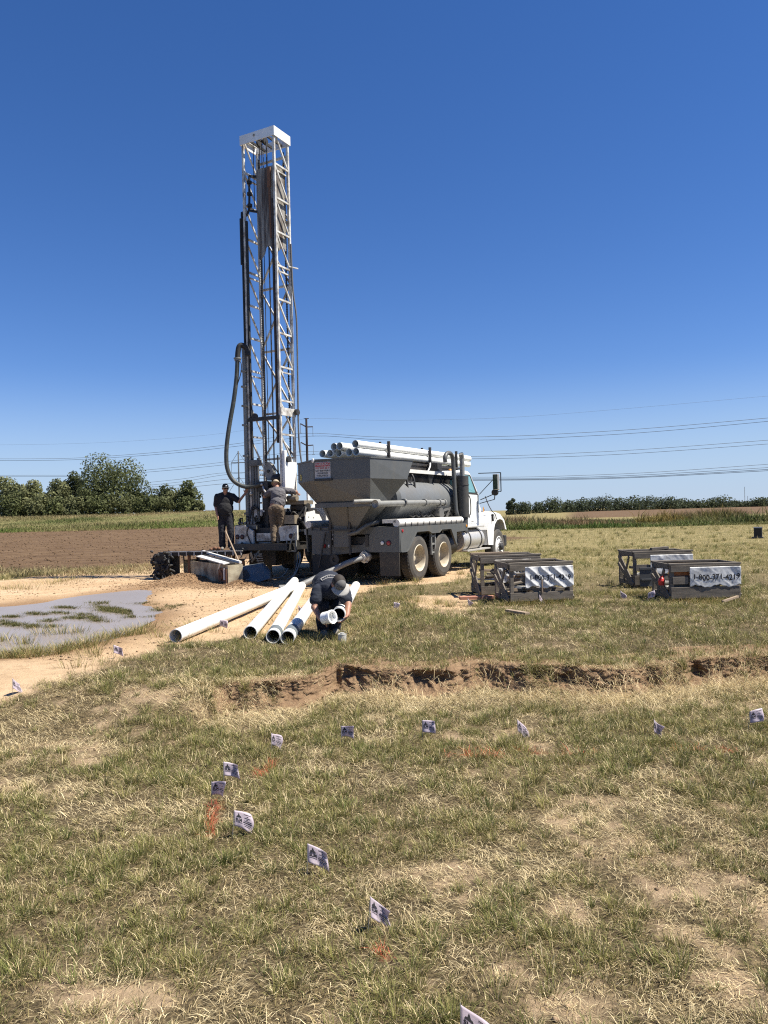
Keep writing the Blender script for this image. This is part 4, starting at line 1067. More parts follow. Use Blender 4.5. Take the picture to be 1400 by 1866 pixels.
# mirror on its bracket
mir = empty('mirror', (4.18, -1.46, 2.30)); mir.parent = truck
m = MB(); m.box(-0.06, 0.08, -0.13, 0.02, -0.20, 0.24); m.build('housing', M['alu'], mir, 0.02)
m = MB(); m.box(-0.075, -0.058, -0.12, 0.01, -0.18, 0.22); m.build('mirror_glass', M['mirror'], mir)
m = MB(); m.bar((0.02, 0.46, 0.28), (0.02, -0.19, 0.27), 0.022, 0.022); m.bar((0.02, -0.185, 0.27), (0.02, -0.185, -0.24), 0.022, 0.022); m.bar((0.02, -0.185, -0.24), (0.02, -0.02, -0.22), 0.022, 0.022)
m.bar((-0.02, 0.43, -0.30), (0.0, 0.02, 0.10), 0.016, 0.016); m.bar((0, 0.41, -0.45), (0.0, -0.05, -0.28), 0.02, 0.02); m.bar((-0.04, 0.42, -0.55), (0.0, 0.0, -0.45), 0.02, 0.02); m.bar((0, 0, -0.45), (0, -0.02, -0.22), 0.02, 0.02)
m.build('bracket', M['dark'], mir)
m = MB(); m.lathe((0.03, -0.02, -0.26), (-1, 0, 0), [(0.10, 0.0), (0.085, 0.085), (0.0, 0.09), (-0.06, 0.04), (-0.07, 0)], 18); m.build('spot_mirror', M['black'], mir)
# fuel tank with straps and running board
m = MB(); m.lathe((2.68, -0.90, 0.80), (1, 0, 0), [(0, 0), (0.0, 0.27), (0.04, 0.30), (1.36, 0.30), (1.40, 0.27), (1.40, 0)], 32); ft = m.build('fuel_tank', M['alu'], truck)
for x in (3.02, 3.80):
    m = MB(); m.lathe((x, -0.90, 0.80), (1, 0, 0), [(0, 0.301), (0, 0.310), (0.06, 0.310), (0.06, 0.301)], 32); m.build('strap', M['black'], ft)
m = MB(); m.box(2.60, 4.05, -1.20, -0.80, 1.115, 1.15); m.build('step_board', M['alu'], truck, 0.005)
m = MB(); m.box(2.78, 4.42, -1.22, -0.95, 0.50, 0.54); m.build('running_board', M['alu'], truck, 0.005)
m = MB(); m.lathe((2.15, -0.75, 0.72), (1, 0, 0), [(0, 0), (0, 0.26), (0.42, 0.30), (0.42, 0)], 24); m.build('air_tank', M['dark'], truck)
m = MB(); m.box(3.1, 4.4, -0.6, 0.6, 0.7, 1.15); m.build('gearbox', M['black'], truck)

# ------------------------------------------------------------------ plastic pipes on the rack
def rack_world(p):
    c, s_ = math.cos(HEAD), math.sin(HEAD)
    return Vector((truck.location.x + p[0] * c - p[1] * s_, truck.location.y + p[0] * s_ + p[1] * c, p[2]))
PR = 0.084
rack = [(0.68, 2.925, -1.02, 5.05, 'lower outermost white pipe on the rack, farthest left seen from behind'), (0.505, 2.925, -0.98, 5.1, 'lower white pipe on the rack, second from the left end of the bottom row'),
        (0.415, 3.072, -0.95, 5.0, 'upper white pipe on the rack, leftmost of the top row seen from behind'), (0.235, 3.072, -1.0, 5.2, 'upper white pipe on the rack, middle one of the top row'),
        (0.325, 2.925, -0.9, 5.1, 'lower white pipe on the rack, third from the left end of the bottom row'), (0.03, 2.925, -0.93, 5.15, 'lower white pipe on the rack just left of the steel divider posts'),
        (-0.176, 3.095, -1.0, 5.55, 'topmost white pipe on the rack, nearest the cab mirror side'), (-0.176, 2.925, -0.98, 5.5, 'lower right white pipe on the rack, directly under the topmost one')]
for y, z, x0, x1, lab in rack:
    c0 = rack_world((x0, y, z)); m = MB()
    m.pipe((0, 0, 0), rack_world((x1, y, z)) - c0, PR, PR * 0.9, 24)
    o = m.build('plastic_pipe', M['pvc']); o.location = c0
    tag(o, lab, 'pipe', 'white pipes stacked on the truck')

# ------------------------------------------------------------------ drilling rig (same heading; origin under the open rear side of its mast)
rig = empty('drill_rig', (-3.0, 19.72, 0.0), HEAD)
tag(rig, 'white truck mounted drilling rig with its tall lattice mast raised', 'drilling rig')
mast = empty('mast', (0, 0, 0)); mast.parent = rig
Y1, X1 = 0.49, 0.59
ZB, ZT = 0.95, 11.20
for nm, x, y, w in (('mast_leg', 0, Y1, 0.062), ('mast_leg', 0, -Y1, 0.062), ('mast_leg', X1, Y1, 0.062), ('mast_leg', X1, -Y1, 0.062)):
    m = MB(); m.bar((x, y, ZB), (x, y, ZT), w, w); m.build(nm, M['white_metal'], mast, 0.004)
levels = [1.9 + 0.86 * i for i in range(12)]
for side, y in (('side_lattice', Y1), ('side_lattice', -Y1)):
    m = MB()
    for i, z in enumerate(levels[:-1]):
        m.bar((0.04, y, z), (X1 - 0.03, y, z), 0.045, 0.045)
        z2 = levels[i + 1] if i + 1 < len(levels) else ZT
        m.bar((0.03, y, z2 - 0.05), (X1 - 0.03, y, z + 0.05), 0.035, 0.035)
        if i % 3 == 1: m.bar((0.03, y + 0.04, z - 0.12), (X1 - 0.03, y + 0.04, z - 0.12), 0.035, 0.035)
    m.bar((0.04, y, levels[-1]), (X1 - 0.03, y, levels[-1]), 0.045, 0.045)
    m.build(side, M['white_metal'], mast)
lv2 = [2.35, 3.05, 4.25, 5.9, 7.55, 9.2, 10.9]
for i, z in enumerate(lv2):
    m = MB(); m.bar((X1, -Y1 + 0.04, z), (X1, Y1 - 0.04, z), 0.05, 0.05)
    if i + 1 < len(lv2) and i >= 1:
        z2 = lv2[i + 1]
        m.bar((X1 + 0.012, -Y1 + 0.03, z + 0.05), (X1 + 0.012, Y1 - 0.03, z2 - 0.05), 0.042, 0.042); m.bar((X1 - 0.03, Y1 - 0.03, z + 0.05), (X1 - 0.03, -Y1 + 0.03, z2 - 0.05), 0.042, 0.042)
    m.build('cross_bracing', M['white_metal'], mast)
for y, za, zb_, mt_ in ((Y1 - 0.07, 1.0, 9.2, 'black'), (-Y1 + 0.07, 3.4, 9.6, 'railbrown')):
    m = MB(); m.bar((-0.02, y, za), (-0.02, y, zb_), 0.05, 0.06); m.build('guide_rail', M[mt_], mast)
for y in (Y1 - 0.09, -Y1 + 0.09):
    m = MB(); m.bar((X1 - 0.06, y, 1.5), (X1 - 0.06, y, 11.0), 0.028, 0.028)
    for k in range(150): m.bar((X1 - 0.075, y, 1.6 + k * 0.0625), (X1 - 0.045, y, 1.6 + k * 0.0625), 0.045, 0.02)
    m.build('drive_chain', M['dark'], mast)
# crown: four plates, open above, with beams and sheaves
m = MB(); z0, z1 = 11.18, 11.42
x0, x1, y0, y1 = -0.06, X1 + 0.06, -Y1 - 0.06, Y1 + 0.06
m.box(x0, x0 + 0.02, y0, y1, z0, z1); m.box(x1 - 0.02, x1, y0, y1, z0, z1); m.box(x0 + 0.021, x1 - 0.021, y0, y0 + 0.02, z0, z1); m.box(x0 + 0.021, x1 - 0.021, y1 - 0.02, y1, z0, z1)
crown = m.build('crown_frame', M['white'], mast)
m = MB()
for y in (-0.28, 0.0, 0.26): m.box(x0 + 0.03, x1 - 0.03, y - 0.018, y + 0.018, z0 + 0.03, z0 + 0.09)
for y in (-0.10, 0.1): m.lathe((0.2, y, z0 + 0.06), (0, 1, 0), [(0, 0.0), (0, 0.10), (0.02, 0.085), (0.03, 0.085), (0.045, 0.10), (0.045, 0)], 20)
m.build('sheave', M['dark'], crown)
m = MB(); m.ball((x0 - 0.01, 0.08, 11.33), (0.012, 0.03, 0.04)); m.build('crown_lamp', M['galv'], crown)
m = MB()
for x, y, zb in ((0.18, 0.30, 9.6), (0.22, 0.06, 2.9), (0.22, 0.13, 2.9), (0.30, -0.05, 2.9), (0.18, -0.12, 2.6), (0.35, -0.26, 9.3), (0.2, 0.0, 10.3), (0.25, -0.30, 2.8)): m.tube([(x, y, zb), (x, y, z0 + 0.05)], 0.011, 6)
m.build('cable', M['dark'], mast)
# weathered sheet that rides inside the mast
nx, nz = 26, 24
g = []
for j in range(nz + 1):
    row = []
    for i in range(nx + 1):
        t = i / nx
        if t < 0.66:
            s_ = t / 0.66; px_, py_ = 0.16 + 0.015 * math.sin(s_ * 18), 0.20 - 0.62 * s_
        else:
            s_ = (t - 0.66) / 0.34; px_, py_ = 0.16 + 0.40 * s_, -0.42
        zb_ = 8.42 - 0.10 * math.sin(t * 12 + 0.6) - (0.12 if t < 0.25 else 0) - (0.05 if t > 0.66 else 0)
        row.append((px_, py_, zb_ + (10.55 - zb_) * j / nz))
    g.append(row)
m = MB(); flat = [p for r_ in g for p in r_]
m.add(flat, [(j * (nx + 1) + i, j * (nx + 1) + i + 1, (j + 1) * (nx + 1) + i + 1, (j + 1) * (nx + 1) + i) for j in range(nz) for i in range(nx)], False)
shp = m.build('wind_sheet', M['plate'], mast); md = shp.modifiers.new('solid', 'SOLIDIFY'); md.thickness = 0.012
m = MB(); m.box(0.11, 0.15, -0.27, -0.17, 10.0, 10.5); m.bar((0.13, -0.24, 8.7), (0.13, -0.22, 10.3), 0.05, 0.03); m.build('rusty_bracket', M['rust'], shp)
# standpipe, gooseneck, kelly hose
m = MB(); m.tube([(-0.03, 0.60, 1.0), (-0.03, 0.60, 5.72), (-0.03, 0.61, 5.92)], 0.055, 14)
for z in (1.6, 3.1, 3.9, 4.4, 4.9, 5.3): m.box(-0.10, 0.04, 0.52, 0.67, z, z + 0.05)
m.build('standpipe', M['galv'], mast)
m = MB(); m.tube(spline([(0.0, 0.575, 1.2), (0.0, 0.58, 4), (0.0, 0.58, 9.05), (0.0, 0.57, 9.25), (0.05, 0.46, 9.40), (0.08, 0.40, 9.6), (0.09, 0.38, 10.4)], 5), 0.03, 10)
for z in (9.6, 9.9, 10.2): m.lathe((0.09, 0.385, z), (0, 0, 1), [(0, 0.04), (0, 0.065), (0.07, 0.065), (0.07, 0.04)], 10)
m.bar((0.09, 0.385, 10.4), (0.25, 0.2, 10.4), 0.05, 0.05); m.bar((0.09, 0.385, 9.5), (0.25, 0.2, 9.48), 0.05, 0.05); m.bar((-0.03, 0.60, 8.1), (-0.03, 0.60, 9.3), 0.045, 0.045)
m.build('hydraulic_line', M['black'], mast)
hd = at(437, 632, 19.78); m = MB()
toL = lambda w: Matrix.Rotation(-HEAD, 3, 'Z') @ (Vector(w) - Vector((-3.0, 19.72, 0)))
hp = [toL(at(px, py, Y)) for px, py, Y in ((452, 648, 19.72), (450, 636, 19.72), (444, 630, 19.7), (437, 630, 19.68), (434, 640, 19.67), (433, 656, 19.66))]
m.tube(spline(hp, 5), 0.068, 14); m.build('gooseneck', M['black'], mast)
m = MB(); m.lathe(toL(at(433, 652, 19.66)), (0, 0, -1), [(0, 0.07), (0, 0.10), (0.03, 0.10), (0.03, 0.08), (0.08, 0.08), (0.08, 0.07)], 16); m.build('hose_clamp', M['galv'], mast)
hp = [toL(at(px, py, 19.64)) for px, py in ((433, 655), (431, 690), (426, 730), (419, 770), (414, 805), (412.5, 830), (414, 852), (421, 870), (432, 881), (447, 887), (460, 886), (476, 882))]
m = MB(); m.tube(spline(hp, 6), 0.055, 16); m.build('mud_hose', M['hose'], mast)
m = MB(); m.tube(spline([toL(at(px, py, 19.6)) for px, py in ((436, 656), (440, 664), (439, 680), (434, 697))], 4), 0.012, 6); m.build('safety_wire', M['dark'], mast)
# thin line hanging in an arc down the right side
m = MB(); m.tube(spline([(X1 - 0.02, -Y1 - 0.05, 8.6), (X1, -Y1 - 0.07, 7.4), (X1 + 0.03, -Y1 - 0.14, 6.6), (X1 + 0.03, -Y1 - 0.13, 5.0), (X1 + 0.03, -Y1 - 0.12, 3.6), (X1 + 0.03, -Y1 - 0.19, 2.9), (X1, -Y1 - 0.32, 2.3)], 6), 0.022, 8); m.build('hydraulic_line', M['steel'], mast)
m = MB(); m.bar((X1 - 0.1, -Y1 - 0.02, 8.0), (X1 + 0.18, -Y1 - 0.12, 8.0), 0.03, 0.03); m.build('stub_arm', M['white_metal'], mast)
# mast foot: white gusset box, pivot, cylinders, traveling block, drill head
m = MB(); m.prism([(0.02, -0.56, 2.92), (0.60, -0.56, 2.92), (0.42, -0.56, 2.16), (0.0, -0.56, 2.05)], (0, 0.10, 0)); m.box(-0.01, 0.1, -0.6, -0.5, 1.9, 3.2); m.build('mast_gusset', M['white'], mast, 0.006)
for p in ((0.12, -0.60, 2.98), (0.55, -0.60, 4.22)):
    m = MB(); m.lathe(p, (0, -1, 0), [(-0.02, 0.08), (0.06, 0.08), (0.06, 0.0)], 16); m.build('pivot_pin', M['dark'], mast)
m = MB(); m.box(-0.02, 0.62, -0.54, -0.5, 4.1, 4.3); m.build('gusset_strip', M['white_metal'], mast)
m = MB()
m.bar((-0.02, -0.5, 4.05), (-0.02, 0.5, 4.05), 0.08, 0.09); m.lathe((0.0, 0.3, 4.12), (-1, 0, 0), [(0, 0.09), (0.05, 0.09), (0.05, 0)], 14)
m.build('lower_beam', M['dark'], mast)
m = MB()
for y, r_, zt in ((0.40, 0.045, 3.0), (0.31, 0.035, 2.9), (0.24, 0.03, 3.05)): m.tube([(-0.02, y, 1.4), (-0.02, y, zt)], r_, 12)
m.box(-0.10, 0.08, 0.20, 0.48, 2.85, 3.0)
m.build('feed_cylinder', M['steel'], mast)
m = MB(); m.prism([(0.05, -0.02, 2.95), (0.05, -0.14, 2.86), (0.05, -0.19, 2.66), (0.05, -0.10, 2.46), (0.05, 0.0, 2.46), (0.05, 0.10, 2.66), (0.05, 0.06, 2.86)], (0.12, 0, 0)); blk = m.build('travelling_block', M['galv'], mast, 0.015)
m = MB(); m.lathe((0.05, -0.04, 2.70), (-1, 0, 0), [(-0.01, 0.04), (0.03, 0.04), (0.03, 0)], 14); m.bar((0.1, -0.15, 2.86), (0.1, -0.40, 2.52), 0.025, 0.025); m.build('block_pin', M['dark'], blk)
m = MB()
m.box(-0.12, 0.30, -0.13, 0.20, 2.18, 2.44); m.lathe((0.08, 0.03, 1.2), (0, 0, 1), [(0, 0), (0, 0.09), (0.5, 0.09), (0.5, 0.14), (0.95, 0.14), (1.0, 0.2), (1.0, 0)], 18)
m.ball((0.06, -0.28, 2.5), (0.16, 0.14, 0.12)); m.bar((0.05, -0.40, 2.3), (0.05, 0.45, 2.28), 0.10, 0.10); m.ball((0.05, 0.32, 2.16), (0.1, 0.1, 0.09)); m.bar((0.0, 0.2, 2.05), (0.0, 0.5, 2.1), 0.08, 0.06)
m.tube([(0.08, -0.32, 2.55), (0.08, -0.32, 3.1)], 0.02, 8)
m.build('drill_head', M['dark'], mast)
m = MB(); m.tube(spline([(-0.12, 0.02, 2.30), (-0.18, -0.08, 2.18), (-0.2, -0.2, 2.12), (-0.16, -0.4, 2.18)], 5), 0.025, 8); m.ball((-0.14, 0.05, 2.36), 0.04); m.ball((-0.1, 0.42, 2.13), 0.045); m.build('hose_fitting', M['alu'], mast)
# deck, rear panels, side box, undergear
m = MB()
m.box(-0.30, 6.8, -0.42, -0.34, 0.75, 1.02); m.box(-0.30, 6.8, 0.34, 0.42, 0.75, 1.02)
m.box(-0.62, 0.9, -1.05, 0.70, 0.70, 0.86); m.box(-0.25, 0.9, -0.42, 0.42, 0.30, 0.74); m.box(0.9, 6.5, -1.1, 1.1, 1.02, 1.10)
m.build('deck_frame', M['dark'], rig)
rw = M['white_metal']
m = MB(); m.prism([(-0.40, 0.74, 0.80), (-0.40, 0.74, 1.32), (-0.40, 0.42, 1.32), (-0.40, 0.16, 1.18), (-0.40, 0.14, 0.86), (-0.40, 0.26, 0.78)], (0.06, 0, 0)); pnl = m.build('rear_panel', rw, rig, 0.004)
def rlamp(y, z, mat, par):
    m = MB(); m.lathe((-0.40, y, z), (-1, 0, 0), [(0, 0.064), (0.02, 0.062), (0.02, 0.054)], 18); b_ = m.build('tail_lamp', M['black'], par)
    m = MB(); m.lathe((-0.40, y, z), (-1, 0, 0), [(0.012, 0.054), (0.026, 0.04), (0.03, 0)], 18); m.build('lens', mat, b_)
dred = paint('dark_red_lens', (0.05, 0.006, 0.006), (0.03, 0.01, 0.01), 0.4, 0.3, 9.0)
rlamp(0.65, 1.03, dred, pnl); rlamp(0.50, 1.03, dred, pnl)
m = MB(); m.tube(spline([(-0.43, 0.26, 1.30), (-0.46, 0.30, 1.14), (-0.45, 0.25, 1.0), (-0.44, 0.20, 0.86)], 4), 0.018, 8); m.tube(spline([(-0.44, 0.52, 0.72), (-0.46, 0.50, 0.84), (-0.46, 0.46, 0.88), (-0.46, 0.41, 0.84), (-0.44, 0.40, 0.72)], 4), 0.018, 8); m.build('cable_loop', M['dark'], pnl)
m = MB(); m.prism([(-0.40, -0.62, 0.92), (-0.40, -0.66, 1.26), (-0.40, -0.84, 1.30), (-0.40, -1.20, 1.30), (-0.40, -1.20, 0.94)], (0.06, 0, 0)); pnr = m.build('rear_panel', rw, rig, 0.004)
rlamp(-1.02, 1.04, dred, pnr)
m = MB(); m.box(-0.46, -0.42, -1.20, -0.92, 0.66, 0.69)
for y in (-0.92, -1.19): m.bar((-0.44, y, 0.67), (-0.44, y, 0.94), 0.03, 0.03)
m.bar((-0.45, -1.0, 0.80), (-0.45, -1.16, 1.12), 0.03, 0.03); m.build('step', M['galv'], rig)
m = MB(); m.prism([(-0.02, -1.20, 1.06), (0.24, -1.20, 1.06), (0.24, -1.20, 1.20), (0.85, -1.20, 1.26), (0.60, -1.20, 1.56), (0.42, -1.20, 1.58), (0.40, -1.20, 1.66), (0.04, -1.20, 1.62), (-0.02, -1.20, 1.54)], (0, 0.04, 0)); sb = m.build('side_box', M['white'], rig, 0.005)
m = MB()
for x, z in ((0.12, 1.5), (0.34, 1.48), (0.14, 1.16)): m.lathe((x, -1.20, z), (0, -1, 0), [(0, 0.014), (0.008, 0.012), (0.008, 0)], 8)
m.build('bolt', M['dark'], sb)
m = MB(); m.prism([(0.25, -1.10, 1.66), (0.25, -1.10, 2.15), (0.36, -1.10, 2.15), (0.36, -1.10, 1.70), (0.5, -1.1, 1.66)], (0, 0.04, 0)); m.prism([(0.44, -1.10, 1.74), (0.62, -1.10, 1.95), (0.86, -1.10, 1.74)], (0, 0.04, 0)); m.build('white_bracket', M['white'], rig)
m = MB(); m.box(0.95, 4.6, -1.18, 1.18, 1.10, 1.75); m.build('engine_housing', M['white'], rig, 0.02)
# machinery at the controls: engine lumps, hoses, levers
m = MB(); rr_ = random.Random(3)
for k in range(16):
    x, y, z = rr_.uniform(0.0, 0.8), rr_.uniform(-1.1, -0.45), rr_.uniform(1.0, 1.75); a = rr_.uniform(0.06, 0.16)
    m.box(x - a, x + a, y - a, y + a, z - a * 0.6, z + a * 0.6)
for k in range(18):
    p = Vector((rr_.uniform(-0.25, 0.4), rr_.uniform(-1.1, 0.45), rr_.uniform(0.85, 1.6)))
    m.tube(spline([p, p + Vector((rr_.uniform(-.1, .1), rr_.uniform(-.2, .2), rr_.uniform(.1, .3))), p + Vector((rr_.uniform(-.2, .2), rr_.uniform(-.3, .3), rr_.uniform(-.1, .3)))], 4), rr_.uniform(0.015, 0.035), 7)
m.box(-0.2, 0.5, -0.40, 0.40, 0.86, 1.25); m.box(0.1, 0.6, -0.5, 0.5, 1.25, 1.65); m.lathe((0.2, -1.15, 1.75), (0, 1, 0), [(0, 0), (0, 0.10), (0.5, 0.10), (0.5, 0)], 14)
m.build('hydraulic_gear', M['dark'], rig)
m = MB(); m.box(0.05, 0.45, -1.12, -0.52, 1.82, 1.92); m.lathe((0.0, -0.95, 1.98), (0, 1, 0), [(0, 0), (0, 0.075), (0.28, 0.075), (0.28, 0)], 14); m.box(-0.28, -0.10, -1.05, -0.62, 1.34, 1.56); m.build('winch', paint('oily_tan_steel', (0.20, 0.165, 0.12), (0.05, 0.04, 0.03), 0.8, 0.55, 5.0), rig)
m = MB()
for k in range(7):
    y = 0.18 + 0.085 * k; m.bar((-0.18, y, 1.30), (-0.22 + 0.05 * math.sin(k * 2.1), y, 1.50 + 0.03 * math.cos(k * 1.7)), 0.014, 0.014); m.ball((-0.22 + 0.05 * math.sin(k * 2.1), y, 1.52 + 0.03 * math.cos(k * 1.7)), 0.026, 8, 6)
m.build('control_lever', M['dark'], rig)
m = MB(); m.box(-0.28, -0.05, 0.14, 0.80, 1.22, 1.34)
for k in range(6): m.lathe((-0.28, 0.18 + 0.1 * k, 1.38), (-1, 0, 0.2), [(0, 0.035), (0.03, 0.035), (0.03, 0)], 10)
m.bar((-0.2, 0.74, 1.3), (-0.2, 0.74, 1.5), 0.04, 0.04); m.build('control_panel', M['steel'], rig)
m = MB(); m.box(-0.12, -0.02, 0.24, 0.33, 1.50, 1.72); m.ball((-0.1, 0.10, 1.62), (0.05, 0.04, 0.08)); m.box(-0.38, -0.32, -0.38, 0.06, 0.92, 1.12); m.box(-0.44, -0.38, -0.45, -0.05, 0.87, 0.885); m.build('gauge_box', M['white_metal'], rig)
# blow-out table: rod, clamp and lower drill pipe
m = MB(); m.tube([(0.08, 0.03, -0.02), (0.08, 0.03, 1.3)], 0.075, 14); m.lathe((0.08, 0.03, 0.55), (0, 0, 1), [(0, 0.08), (0, 0.2), (0.12, 0.2), (0.12, 0.08)], 18); m.build('drill_pipe', M['steel'], rig)
m = MB(); rr_ = random.Random(9)
for k in range(7): m.bar((-0.55, 0.02 - 0.03 * k, 0.60 - 0.055 * k), (-0.55, -0.24 - 0.01 * k, 0.61 - 0.055 * k), 0.03, 0.02)
m.bar((-0.52, 0.12, 0.40), (-0.50, -0.22, 0.80), 0.04, 0.04); m.bar((-0.5, -0.05, 0.78), (-0.5, -0.5, 0.76), 0.03, 0.03)
for k in range(10):
    p = Vector((-0.6, rr_.uniform(-0.1, 0.6), rr_.uniform(0.42, 0.74))); m.bar(p, p + Vector((rr_.uniform(-.1, .1), rr_.uniform(-.15, .15), rr_.uniform(-.2, .2))), 0.03, 0.02)
m.build('foot_rung', M['galv'], rig)
m = MB()
for x in (-0.1, 0.6): m.tube([(x, -0.95, 0.06), (x, -0.95, 0.9)], 0.07, 12); m.lathe((x, -0.95, 0.0), (0, 0, 1), [(0, 0.22), (0.05, 0.2), (0.06, 0)], 18)
m.build('outrigger_jack', M['dark'], rig)
for x in (2.4, 3.75, 6.3):
    for y in (-1.0, 1.0):
        m = MB(); m.lathe((x, y - 0.14, 0.51), (0, 1, 0), [(0.04, 0.0), (0.04, 0.29), (0, 0.30), (0, 0.42), (0.04, 0.51), (0.24, 0.51), (0.28, 0.42), (0.28, 0.30), (0.24, 0.29), (0.24, 0)], 32); m.build('wheel', M['tyre'], rig)
m = MB(); m.box(5.2, 6.9, -1.1, 1.1, 1.05, 1.6); m.prism([(5.2, -1.05, 1.6), (6.9, -1.05, 1.6), (6.6, -1.05, 2.45), (5.25, -1.05, 2.5)], (0, 2.1, 0)); cb = m.build('cab', M['white'], rig, 0.03)
m = MB(); m.prism([(5.5, -1.056, 1.7), (6.7, -1.056, 1.7), (6.5, -1.056, 2.3), (5.5, -1.056, 2.35)], (0, -0.01, 0)); m.build('window', M['glass'], cb)

# ------------------------------------------------------------------ slatted walkway left of the rig with its mud hung end
C3 = Matrix.Rotation(HEAD, 3, 'Z')
def rigw(p): return C3 @ Vector(p) + Vector((-3.0, 19.72, 0))
wk = empty('slatted_walkway', rigw((-1.0, 1.2, 0)), HEAD + 0.30); tag(wk, 'black slatted steel walkway with pale edge strip where a man stands', 'walkway')
L0, L1 = -1.0, 1.32
m = MB(); m.box(0.0, 0.70, L0, L1, 0.60, 0.68); m.build('walk_plate', M['dark'], wk)
m = MB(); m.box(-0.03, 0.01, L0, L1 - 0.35, 0.685, 0.70)
for k in range(10): m.box(-0.03, -0.01, L0 + 0.03 + k * 0.21, L0 + 0.055 + k * 0.21, 0.58, 0.684)
m.build('edge_strip', M['white_metal'], wk)
m = MB(); rr_ = random.Random(4)
for k in range(10):
    y = L0 + 0.06 + k * 0.21; m.box(-0.02, 0.0, y, y + 0.13, 0.58 + 0.01 * rr_.random(), 0.66)
    if k % 2: m.bar((0.03, y + 0.08, 0.45), (0.03, y + 0.09, 0.60), 0.03, 0.02)
m.bar((0.06, L0, 0.46), (0.06, 0.2, 0.44), 0.05, 0.06)
m.build('slat', M['black'], wk)
m = MB()
for x in (0.1, 0.6):
    for y in (-0.5, 0.5, 1.1): m.bar((x, y, 0), (x, y, 0.6), 0.06, 0.06)
m.build('support', M['rust'], wk)
m = MB(); m.box(0.05, 0.12, L0, 0.1, 0.28, 0.44); m.bar((0.0, -0.35, 0.40), (0.0, -0.42, 0.20), 0.03, 0.03); m.bar((0.0, -0.62, 0.62), (0.02, -0.52, 0.20), 0.025, 0.02); m.bar((0.0, -0.60, 0.5), (0.0, -0.72, 0.22), 0.025, 0.02); m.build('splash_plate', M['rust'], wk)
# the hung end: a lumpy apron of tarred rubber
ap = MB(); rr_ = random.Random(12)
for k in range(130):
    y = rr_.uniform(L1 - 0.40, L1 + 0.12); z = rr_.uniform(0.06, 0.70); x = rr_.uniform(-0.12, 0.10)
    q = Vector((x, y, z)); d = Vector((rr_.uniform(-.1, .1), rr_.uniform(-.12, .12), rr_.uniform(-.14, .05)))
    ap.tube([q, q + d * 0.6, q + d], [0.03, 0.035, 0.02], 6)
ap.box(-0.06, 0.5, L1 - 0.36, L1 + 0.06, 0.10, 0.64)
ap.build('rubber_apron', M['black'], wk)
# ------------------------------------------------------------------ steel mud tank below the walkway
A0 = ground_at(335, 1052); B0 = ground_at(416, 1067)
dv = (A0 - B0); dv.z = 0; Lm = dv.length; rzm = math.atan2(dv.y, dv.x)
mt = empty('mud_tank', (B0.x, B0.y, 0), rzm); tag(mt, 'long open beige steel mud tank caked with brown mud, under the walkway', 'tank')
Wm, Hm = 0.36, 0.46     # its width runs to local -y
m = MB(); t_ = 0.02
m.box(0, Lm, -t_, 0, 0, Hm); m.box(0, Lm, -Wm, -Wm + t_, 0, Hm); m.box(0, t_, -Wm + t_, -t_, 0, Hm); m.box(Lm - t_, Lm, -Wm + t_, -t_, 0, Hm); m.box(t_, Lm - t_, -Wm + t_, -t_, 0, 0.03)
m.build('tank_shell', M['beige'], mt)
m = MB(); m.prism([(0.10, 0.06, 0.47), (2.0, 0.06, 0.58), (2.0, -0.08, 0.60), (0.10, -0.08, 0.49)], (0, 0, 0.02)); m.prism([(0.05, -0.36, 0.48), (2.6, -0.34, 0.66), (2.6, -0.28, 0.66), (0.05, -0.30, 0.48)], (0, 0, 0.05)); m.build('cover_plate', M['white_deck'], mt)
m = MB(); m.prism([(0.15, -0.09, 0.48), (2.2, -0.09, 0.60), (2.2, -0.28, 0.60), (0.15, -0.28, 0.48)], (0, 0, 0.015)); m.build('screen', M['dark'], mt)
m = MB(); m.box(0.02, 0.55, 0.001, 0.03, 0.06, 0.38); m.lathe((0.35, 0.03, 0.22), (0, 1, 0), [(0, 0.12), (0.03, 0.12), (0.03, 0.06), (0.01, 0.05), (0.01, 0)], 18); m.build('side_port', M['rust'], mt)
m = MB(); m.box(0.10, 0.17, 0.031, 0.05, 0.12, 0.38); m.tube(spline([(0.18, 0.02, 0.50), (0.30, 0.06, 0.48), (0.42, 0.06, 0.36)], 4), 0.02, 8); m.build('port_latch', M['white_deck'], mt)
# ------------------------------------------------------------------ blue grey scoop standing by the tank
sc = empty('steel_scoop', ground_at(466, 1064), 0.0); tag(sc, 'blue grey folded steel scoop standing on the ground beside the mud tank', 'scoop')
b = sc.location
pp = [at(px, py, Y) - b for px, py, Y in ((442, 1032, 18.1), (476, 1027, 18.3), (491, 1043, 18.2), (492, 1054, 18.0), (459, 1064.5, 17.6), (450, 1053, 17.7))]
m = MB(); ctr = [p * 0.92 + Vector((0.0, 0.42, 0.03)) for p in pp]
n = 6
m.add(pp, [tuple(range(6))]); m.add([p + Vector((0, 0.03, 0)) for p in pp], [tuple(range(6))])
for i in range(6):
    j = (i + 1) % 6; m.add([pp[i], ctr[i], ctr[j], pp[j]], [(0, 1, 2, 3)])
m.build('scoop_shell', M['bluegrey'], sc)
m = MB(); m.prism([at(433, 1040, 18.2) - b, at(441, 1033, 18.15) - b, at(449, 1054, 17.75) - b, at(444, 1060, 17.8) - b], (0.02, 0.25, 0)); m.bar(at(441, 1034, 18.0) - b, at(452, 1058, 17.55) - b, 0.07, 0.04); m.build('scoop_cheek', M['bluegrey'], sc)
